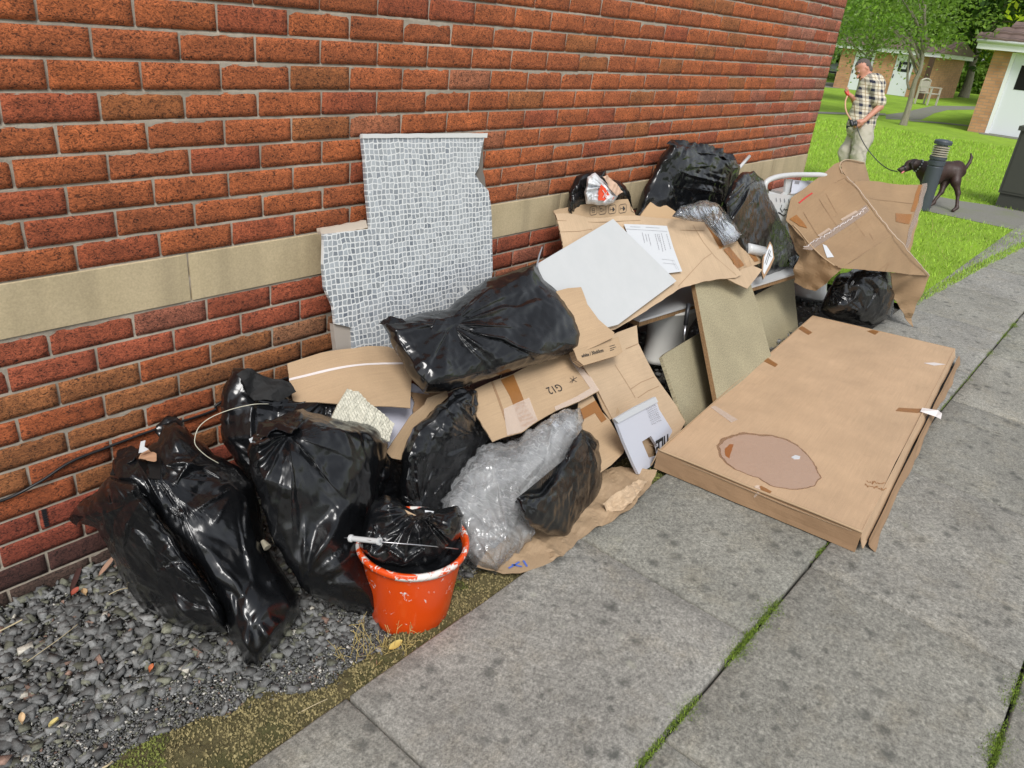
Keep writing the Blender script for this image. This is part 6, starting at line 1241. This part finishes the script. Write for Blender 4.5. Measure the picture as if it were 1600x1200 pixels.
def loopband(name, c, ax_, r, w_, mt, par, ry=None):
    V, F = lathe([(r, -w_), (r + .004, -w_), (r + .004, w_), (r, w_), (r, -w_)], c, 24, ax_); return part(name, V, F, mt, par, smooth=False)
col_o = thing('dog_collar', 'dark collar with pale studs round the neck of the brown dog', 'collar', g3(1433, 259)); loopband('band', g3(1435, 259), g3(1430, 257) - g3(1437, 261), .072, .013, DARK_METAL, col_o)
axc = g3(1430, 257) - g3(1437, 261); axc /= np.linalg.norm(axc); u_ = np.cross(axc, [0, 0, 1.0]); u_ /= np.linalg.norm(u_); v_ = np.cross(axc, u_)
for k in range(14):
    a = k * 6.283 / 14; c = g3(1435, 259) + .078 * (u_ * math.cos(a) + v_ * math.sin(a)); V, F = obox(c, axc, -u_ * math.sin(a) + v_ * math.cos(a), u_ * math.cos(a) + v_ * math.sin(a), .006, .006, .003); part('stud', V, F, WHITE_PLASTIC, col_o)
ho = thing('head_halter', 'black head halter strapped over the muzzle of the brown dog', 'halter', g3(1414, 262)); loopband('muzzle_loop', g3(1412, 263), g3(1406, 265) - g3(1420, 260), .033, .007, DARK_METAL, ho); loopband('head_loop', g3(1422, 257), g3(1416, 250) - g3(1424, 262), .060, .007, DARK_METAL, ho)

# ---------------------------------------------------------------- lamp bollard and service cabinet
bo = thing('lamp_bollard', 'dark grey lamp bollard with a louvred head, standing between the torn carton and the dog', 'bollard', (9.42, .02, 0))
bx, by = 9.42, .02; BM = plain('bollard_paint', (.055, .065, .08), .45)
def bl(prof): V, F = lathe(prof, (bx, by, 0), 36); return V, F
part('post', *bl([(.001, 0), (.088, 0), (.088, .50), (.080, .51), (.080, .52), (.092, .522), (.092, .565), (.084, .57), (.084, .585), (.094, .587), (.094, .615), (.001, .615)]), BM, bo, smooth=False)
LV = plain('louvre_cream', (.30, .27, .20), .4)
for k in range(5): part('louvre', *bl([(.001, .623 + k * .025), (.091, .620 + k * .025), (.078, .634 + k * .025), (.001, .636 + k * .025)]), LV, bo)
part('lens', *bl([(.06, .615), (.06, .755)]), plain('lens_grey', (.25, .26, .27), .2), bo, smooth=True)
part('cap', *bl([(.001, .752), (.093, .752), (.096, .756), (.096, .785), (.088, .797), (.05, .806), (.001, .809)]), BM, bo, smooth=False)
cbm = plain('cabinet_green', (.05, .053, .042), .5); cb_ = thing('service_cabinet', 'dark olive steel service cabinet on the grass at the right edge of the photo', 'cabinet', (11.1, -1.0, 0))
part('casing', *box((10.86, -1.7, .17), (11.3, -.49, .93)), cbm, cb_); part('roof', *box((10.83, -1.73, .932), (11.33, -.46, .985)), cbm, cb_); part('plinth', *box((10.88, -1.68, -.02), (11.28, -.51, .168)), plain('plinth_green', (.04, .043, .034), .6), cb_)
for y0, y1 in ((-1.085, -.52), (-1.67, -1.095)): part('door', *box((10.852, y0, .20), (10.859, y1, .90)), cbm, cb_)
part('lock', *box((10.845, -1.06, .52), (10.8515, -1.02, .60)), DARK_METAL, cb_)

# ---------------------------------------------------------------- buildings
WDOOR = plain('white_door_paint', (.68, .70, .74), .4); WFR = plain('white_frame', (.80, .80, .82), .4); GLASS = plain('dark_glass', (.012, .014, .016), .1)
def uvb(V): V = np.array(V); return np.c_[V[:, 0] + V[:, 1], V[:, 2]]
FX = 23.35; rb = thing('garage_building', 'tan brick building with a white door and brown tiled roof at the right edge', 'building', (FX + 2, -1, 0))
L = [box((FX, 1.99, -.05), (FX + .22, 2.45, 1.98)), box((FX, .89 - 2.4, -.05), (FX + .22, .99, 1.98)), box((FX + .221, 2.2, -.05), (FX + 7, 2.45, 1.98)), box((FX + .221, -1.5, -.05), (FX + 7, -1.3, 1.98))]
V, F = join(*L); part('wall', V, F, FARBRICK, rb, uv=uvb(V)); part('back_wall', *box((FX + 6.8, -1.3, -.05), (FX + 6.99, 2.19, 1.98)), FARBRICK, rb)
d = part('door', *box((FX + .03, 1.04, .02), (FX + .07, 1.94, 1.95)), WDOOR, rb)
part('window', *box((FX + .022, 1.36, 1.13), (FX + .029, 1.74, 1.70)), GLASS, rb); part('handle', *box((FX + .01, 1.10, .98), (FX + .028, 1.18, 1.02)), STEEL, rb)
for a, b in (((FX - .012, 1.942, -.03), (FX + .09, 2.03, 1.97)), ((FX - .012, .95, -.03), (FX + .09, 1.038, 1.97)), ((FX - .012, 1.039, 1.952), (FX + .09, 1.941, 1.979))): part('door_frame', *box(a, b), WFR, rb)
part('step', *box((FX - .35, .6, -.03), (FX - .014, 2.1, .015)), PATHM, rb)
part('soffit_fascia', *box((FX - .32, -1.9, 1.985), (FX + 7.2, 2.82, 2.16)), WFR, rb); V, F = tube([(FX - .36, -1.9, 2.17), (FX - .36, 2.85, 2.17)], .05, 8); part('gutter', V, F, WFR, rb, smooth=True)
TL = NM('brown_tiles', Roughness=.85); tu = TL.co('UV'); tn_ = TL.noise(tu, 2.5, 4); TL.out(TL.mix(1.0, TL.mix(tn_, (.10, .065, .055), (.22, .15, .13)), TL.ramp(TL.n('SeparateXYZ', iVector=TL.n('VectorMath', 'FRACTION', i0=TL.mapping(tu, (4.2, 3.0, 1))).outputs[0]).outputs[1], (0, .35), (.2, 1)), 'MULTIPLY'), 'Base Color'); TL = TL.m
rows = 11; L = []
for k in range(rows):       # overlapping courses of tiles up the slope
    t0, t1 = k / rows, (k + 1) / rows; xa, xb = FX - .40 + 3.6 * t0, FX - .40 + 3.6 * t1 + .05; za, zb = 2.21 + 1.75 * t0, 2.21 + 1.75 * t1; yy = np.linspace(-1.95, 2.9 - 3.3 * t0, 70); wv_ = .018 * np.abs(np.sin(yy * 10))
    V = np.vstack([np.c_[yy * 0 + xa, yy, za + .03 + wv_], np.c_[yy * 0 + xb, yy, zb + .002 + wv_], np.c_[yy * 0 + xa, yy, za + wv_ - .01]]); n_ = 70; L.append((V, [(i, n_ + i, n_ + i + 1, i + 1) for i in range(n_ - 1)] + [(i, i + 1, 2 * n_ + i + 1, 2 * n_ + i) for i in range(n_ - 1)]))
V, F = join(*L); Va = np.array(V); part('tiled_roof', V, F, TL, rb, uv=np.c_[Va[:, 1], Va[:, 0]])
part('roof_back', [(FX + 3.2, -1.95, 3.95), (FX + 3.2, -.4, 3.95), (FX + 7.3, 2.88, 2.2), (FX + 7.3, -1.95, 2.2), (FX - .38, 2.88, 2.2), (FX - .38, -1.94, 2.19)], [(0, 1, 2, 3), (4, 2, 1), (5, 0, 3)], TL, rb)
GX = 38.7; lb = thing('store_building', 'long low tan brick building with two white doors beyond the lawn', 'building', (GX + 2, 9, 0))
V, F = join(box((GX, 10.95, -.05), (GX + .2, 11.6, 1.72)), box((GX, 9.12, -.05), (GX + .2, 10.05, 1.72)), box((GX, 7.6, -.05), (GX + .2, 8.30, 1.72)), box((GX + .21, 7.6, -.05), (GX + 6, 7.8, 1.72)), box((GX + .21, 11.4, -.05), (GX + 6, 11.6, 1.72))); part('wall', V, F, FARBRICK, lb, uv=uvb(V))
for y0, y1 in ((8.30, 9.12), (10.05, 10.95)):
    part('door', *box((GX + .03, y0 + .012, .0), (GX + .08, y1 - .012, 1.70)), WDOOR, lb); part('door_window', *box((GX + .022, y0 + .12, 1.0), (GX + .029, y1 - .18, 1.42)), GLASS, lb)
    part('notice', *box((GX + .014, y0 + .30, 1.12), (GX + .021, y0 + .50, 1.30)), PAPER, lb); part('door_handle', *box((GX + .0, y1 - .09, .72), (GX + .028, y1 - .05, .86)), DARK_METAL, lb)
part('fascia', *box((GX - .3, 7.3, 1.725), (GX + 6.2, 11.9, 1.90)), WFR, lb); V, F = join((np.array([(GX - .4, 7.2, 1.905), (GX - .4, 12, 1.905), (GX + 3, 12, 2.5), (GX + 3, 7.2, 2.5), (GX + 6.4, 12, 1.905), (GX + 6.4, 7.2, 1.905)]), [(0, 1, 2, 3), (3, 2, 4, 5), (0, 3, 5), (1, 4, 2)])); part('roof', V, F, TL, lb, uv=np.array(V)[:, :2])
V, F = box((GX - .5, 7.45, -.05), (GX - .25, 7.62, 1.724)); po = part('porch_post', V, F, plain('brown_timber', (.07, .035, .02), .8), lb)

# ---------------------------------------------------------------- bench
bw = plain('weathered_teak', (.46, .43, .36), .9); be = thing('garden_bench', 'weathered wooden garden bench with a curved back on the far lawn', 'bench', (34, 6.25, 0))
bx0 = 34.0; y0, y1 = 5.9, 6.75
ez = np.array([0, 0, 1.0]); ed_ = np.array([.987, -.146, 0]); ed_ /= np.linalg.norm(ed_); fr_ = np.array([-.146, -.987, 0]); bc = np.array([34.1, 6.25, 0])
for sx in (-.42, .42):
    for sf in (-.24, .24): part('leg', *obox(bc + ed_ * sx + fr_ * sf + ez * (.31 if sf > 0 else .44), ed_, fr_, ez, .03, .03, .31 if sf > 0 else .44), bw, be)
    part('armrest', *obox(bc + ed_ * sx + ez * .64, ed_, fr_, ez, .04, .28, .018), bw, be)
part('seat', *join(*[obox(bc + fr_ * f + ez * .42, ed_, fr_, ez, .388, .035, .012) for f in (-.2, -.11, -.02, .07, .16, .24)]), bw, be)
part('backrest', *join(*[obox(bc + ed_ * s_ - fr_ * .24 + ez * .66, ed_, fr_, ez, .022, .010, .2) for s_ in np.linspace(-.33, .33, 9)]), bw, be)
cr = [bc + ed_ * s_ - fr_ * .24 + ez * (.86 + .07 * math.cos(s_ * 3.6)) for s_ in np.linspace(-.42, .42, 15)]; V, F = tube(cr, .034, 6); part('top_rail', V, F, bw, be)

# ---------------------------------------------------------------- parked car, mostly hidden by the wall corner
cc = np.array([50.5, 15.9, 0.0]); ca = thing('parked_car', 'white car parked beyond the lawn beside the corner of the brick wall', 'car', cc)
def carbody():
    pr2 = [(-.0, .28), (.02, .55), (.12, .72), (.35, .80), (1.05, .88), (1.55, 1.28), (2.1, 1.42), (3.1, 1.40), (3.7, 1.05), (4.1, .95), (4.2, .55), (4.2, .28)]; V = []
    for sy, ins_ in ((-.80, .0), (-.86, 0), (.86, 0), (.80, 0)):
        for x, z in pr2: V.append(cc + [x, sy * (1 - .16 * max(0, z - .9) / .5) * (1 if abs(sy) > .82 else 1), z if abs(sy) < .82 else z * .97 + .01])
    n_ = len(pr2); F = []
    for r in range(3):
        for i in range(n_): F.append((r * n_ + i, r * n_ + (i + 1) % n_, (r + 1) * n_ + (i + 1) % n_, (r + 1) * n_ + i))
    return V, F + [tuple(range(n_ - 1, -1, -1)), tuple(3 * n_ + i for i in range(n_))]
part('body', *carbody(), plain('white_car_paint', (.68, .7, .72), .2), ca); part('grille', *box(cc + [-.02, -.62, .30], cc + [.0, .62, .52]), DARK_METAL, ca); part('number_plate', *box(cc + [-.035, -.26, .40], cc + [-.021, .26, .50]), PAPER, ca)
V = [cc + q_ for q_ in ([1.04, -.68, .90], [1.04, .68, .90], [1.52, .58, 1.27], [1.52, -.58, 1.27])]; V = V + [v_ + np.array([-.02, 0, .02]) for v_ in V]; part('windscreen', V, [(0, 3, 2, 1), (4, 5, 6, 7), (0, 1, 5, 4), (1, 2, 6, 5), (2, 3, 7, 6), (3, 0, 4, 7)], GLASS, ca)
for sy in (-.62, .62): part('headlight', *box(cc + [-.01, sy - .14, .58], cc + [.05, sy + .14, .70]), CERAMIC, ca)
for x in (.8, 3.3):
    for sy in (-.85, .85): V, F = lathe([(.001, -.1), (.31, -.1), (.31, .1), (.001, .1)], cc + [x, sy, .31], 24, (0, 1, 0)); part('wheel', V, F, DARK_METAL, ca)

# ---------------------------------------------------------------- trees, hedges, grass
LEAVES = [m_leaf('leaf_mid', (.13, .25, .03), (.26, .40, .06)), m_leaf('leaf_dark', (.06, .13, .025), (.13, .24, .04)), m_leaf('leaf_pale', (.20, .31, .09), (.32, .44, .14)), m_leaf('leaf_lime', (.42, .54, .03), (.60, .70, .06))]
def crown(c, rx, ry, rz, nclump, nleaf, ls, seed, droop=0.0, clump=.28):
    g = np.random.default_rng(seed); d = g.normal(size=(nclump, 3)); d /= np.linalg.norm(d, axis=1)[:, None]; rad = g.uniform(.35, 1.0, nclump) ** .6; K = np.array(c) + d * rad[:, None] * [rx, ry, rz] * (1 + .18 * g.normal(size=(nclump, 1)))
    ci = g.integers(0, nclump, nleaf); off = g.normal(size=(nleaf, 3)) * clump * min(rx, rz) * g.uniform(.5, 1.2, nclump)[ci][:, None]; off[:, 2] = off[:, 2] * .7 - droop * np.abs(g.normal(size=nleaf))
    P = K[ci] + off; n_ = g.normal(size=(nleaf, 3)); n_[:, 2] += .8; n_ /= np.linalg.norm(n_, axis=1)[:, None]; a = np.cross(n_, g.normal(size=(nleaf, 3))); a /= np.linalg.norm(a, axis=1)[:, None]; b = np.cross(n_, a); s = ls * g.uniform(.6, 1.3, nleaf)[:, None]
    V = np.stack([P - a * s, P + b * s * .5 + n_ * s * .12, P + a * s, P - b * s * .5 + n_ * s * .12], 1).reshape(-1, 3); F = np.arange(nleaf * 4).reshape(-1, 4)
    cl = g.uniform(.75, 1.3, nclump)[ci] * g.uniform(.75, 1.25, nleaf); C = np.repeat(np.c_[cl, cl, cl * g.uniform(.7, 1.2, nleaf)], 4, 0); V[:, 2] = np.maximum(V[:, 2], .0); return V, F, C, K
def tree(label, base, h, r, c, rx, ry, rz, nclump, nleaf, ls, seed, mat, group='trees beyond the lawn', droop=0, name='tree', forks=(), clump=.28):
    base = np.array(base, float); o = thing(name, label, 'tree', base, group); V, F, C, K = crown(c, rx, ry, rz, nclump, nleaf, ls, seed, droop, clump); part('crown', V, F, mat, o, col=C)
    c = np.array(c, float); g = np.random.default_rng(seed + 1); top = base + [0, 0, h]; L = [tube(spline([base + [0, 0, -.1], base + [r * .3, 0, h * .3], base + [-r * .2, r * .3, h * .7], top, (top + c) / 2 + [0, 0, rz * .3], c + [0, 0, rz * .6]], 24), np.linspace(r, r * .22, 24) * (1 + .35 * np.exp(-np.linspace(0, 8, 24))), 10)]
    for k in range(9):
        q_ = K[g.integers(0, len(K))]; s0 = base + [0, 0, h * g.uniform(.7, 1.3)]; L.append(tube(spline([s0, s0 * .6 + q_ * .4 + [0, 0, .1 * rz], q_], 10), np.linspace(r * .45, r * .08, 10), 6))
    for f in forks: L.append(tube(spline(f, 16), np.linspace(r * .42, r * .2, 16), 7))
    V, F = join(*L); part('trunk', V, F, BARK, o, smooth=True); return o
t0 = hit(1411, 195, 'z', 0); fx = lambda x, y: hit(x, y, 'x', 22.05)
tree('nearest tree, its slim forked trunk rising from the lawn between the man and the bench', t0, 1.5, .085, (t0[0] + .2, t0[1] + .7, 3.15), 1.8, 2.0, 1.55, 70, 7500, .06, 3, LEAVES[0], forks=([fx(1421, 140), fx(1418, 128), fx(1419, 105), fx(1423, 70), fx(1425, 40)],), clump=.26)
dt_ = hit(1335, 160, 'z', 0); tree('drooping pale leaved tree hanging beside the corner of the brick wall', dt_, 1.4, .06, (dt_[0], dt_[1] + .5, 3.25), 2.0, 2.4, 1.7, 75, 8500, .065, 5, LEAVES[2], droop=.35, clump=.3)
tb_ = hit(1505, 152, 'z', 0); tree('dark tree with a straight trunk in front of the clipped hedge', tb_, 2.6, .23, (tb_[0], tb_[1] + .5, 5.2), 4.2, 3.2, 3.0, 80, 7000, .19, 7, LEAVES[1])
tree('leafy green tree rising behind the long low building', (46.0, 12.0, 0), 2.5, .3, (46.0, 12.0, 5.6), 4.0, 4.0, 3.8, 90, 11000, .22, 9, LEAVES[0])
tree('pale green tree filling the gap above the left white door', (50, 16.8, 0), 3, .35, (52, 17.5, 6.2), 5.5, 4.5, 5.0, 100, 11000, .27, 11, LEAVES[2])
tree('lime leaved tree lit brightly behind the tiled roof', (40.0, 1.8, 0), 2.4, .3, (40.0, 1.9, 6.0), 3.6, 3.3, 3.4, 100, 13000, .17, 13, LEAVES[3])
tree('broad yellow green tree between the dark trunk and the lime tree', (66, 8, 0), 3, .4, (66, 8.0, 7.5), 6, 7, 6.5, 110, 12000, .35, 15, LEAVES[3])
tree('large dark tree at the back of the lawn behind the clipped hedge', (72, 20, 0), 3, .5, (72, 20, 9), 7, 8, 8.5, 120, 12000, .42, 17, LEAVES[1])
def hedge(label, x0, x1, y0, y1, z1, n_, ls, seed, mat, cat='hedge', name='hedge'):
    g = np.random.default_rng(seed); P = np.c_[g.uniform(x0, x1, n_), g.uniform(y0, y1, n_), g.uniform(0, z1, n_)]; f = g.integers(0, 3, n_); P[f == 0, 2] = z1 + g.normal(0, .06, (f == 0).sum()); P[f == 1, 0] = x0 + g.normal(0, .08, (f == 1).sum()); P[:, 2] += .12 * vnoise(P * .9, seed, 2)
    n3 = g.normal(size=(n_, 3)); n3 /= np.linalg.norm(n3, axis=1)[:, None]; a = np.cross(n3, g.normal(size=(n_, 3))); a /= np.linalg.norm(a, axis=1)[:, None]; b = np.cross(n3, a); s = ls * g.uniform(.6, 1.3, n_)[:, None]
    V = np.stack([P - a * s, P + b * s * .6, P + a * s, P - b * s * .6], 1).reshape(-1, 3); c = g.uniform(.6, 1.4, n_); C = np.repeat(np.c_[c, c, c], 4, 0); V[:, 2] = np.maximum(V[:, 2], 0)
    single(name, V, np.arange(n_ * 4).reshape(-1, 4), mat, label, cat, col=C)
hedge('clipped dark green hedge at the far side of the lawn, behind the dark trunk', 55, 57, 5.0, 11.3, 1.25, 9000, .12, 1, LEAVES[0])
hedge('loose yellow green shrubs left of the clipped hedge', 56, 60, 11.0, 15.0, 1.7, 8000, .14, 2, LEAVES[3], 'shrub', 'shrub')
hedge('tall green hedge closing the view behind all the trees', 84, 88, -6, 46, 7.0, 26000, .42, 3, LEAVES[0])
def blades():
    g = np.random.default_rng(31); n_ = 95000; x = 5.2 + 15 * g.random(n_) ** 1.7; y = g.uniform(-1.35, 6, n_)
    ey = np.interp(x, [5.18, 7, 8.6, 12.7], [-1.0, -1.10, -1.23, -1.35]) + .01; ok = (y > ey) & ~((x > 9.36) & (x < 10.8) & (y < .95)) & (y < (x - 4) * .55); x, y = x[ok], y[ok]; n_ = len(x)
    x = np.r_[x, g.uniform(5.2, 12.5, 5000)]; e2 = np.interp(x[n_:], [5.18, 7, 8.6, 12.7], [-1.0, -1.10, -1.23, -1.35]); y = np.r_[y, e2 + g.uniform(-.02, .06, 5000)]; ok = ~((x > 9.36) & (x < 10.8)) | (np.arange(len(x)) < n_); x, y = x[ok], y[ok]; n_ = len(x)
    h = g.uniform(.015, .045, n_) * (1 + .04 * (x - 5)); w_ = g.uniform(.0018, .0035, n_) * (1 + .1 * (x - 5)); a = g.uniform(0, 6.28, n_); l = g.normal(0, .016, (n_, 2)); B = np.c_[x, y, np.full(n_, LAWN_Z)]; d = np.c_[np.cos(a) * w_, np.sin(a) * w_, 0 * a]
    V = np.stack([B + d, B - d, B + np.c_[l, h]], 1).reshape(-1, 3); c = g.uniform(.6, 1.35, n_); C = np.c_[.30 * c, .48 * c, .04 * c]; t = g.random(n_) < .06; C[t] = (.35, .33, .10); return V, np.arange(n_ * 3).reshape(-1, 3), np.repeat(C, 3, 0)
V, F, C_ = blades(); setting('grass', V, F, m_attr('grass_blade', .6, 0, 5, .1), 'stuff', col=C_)
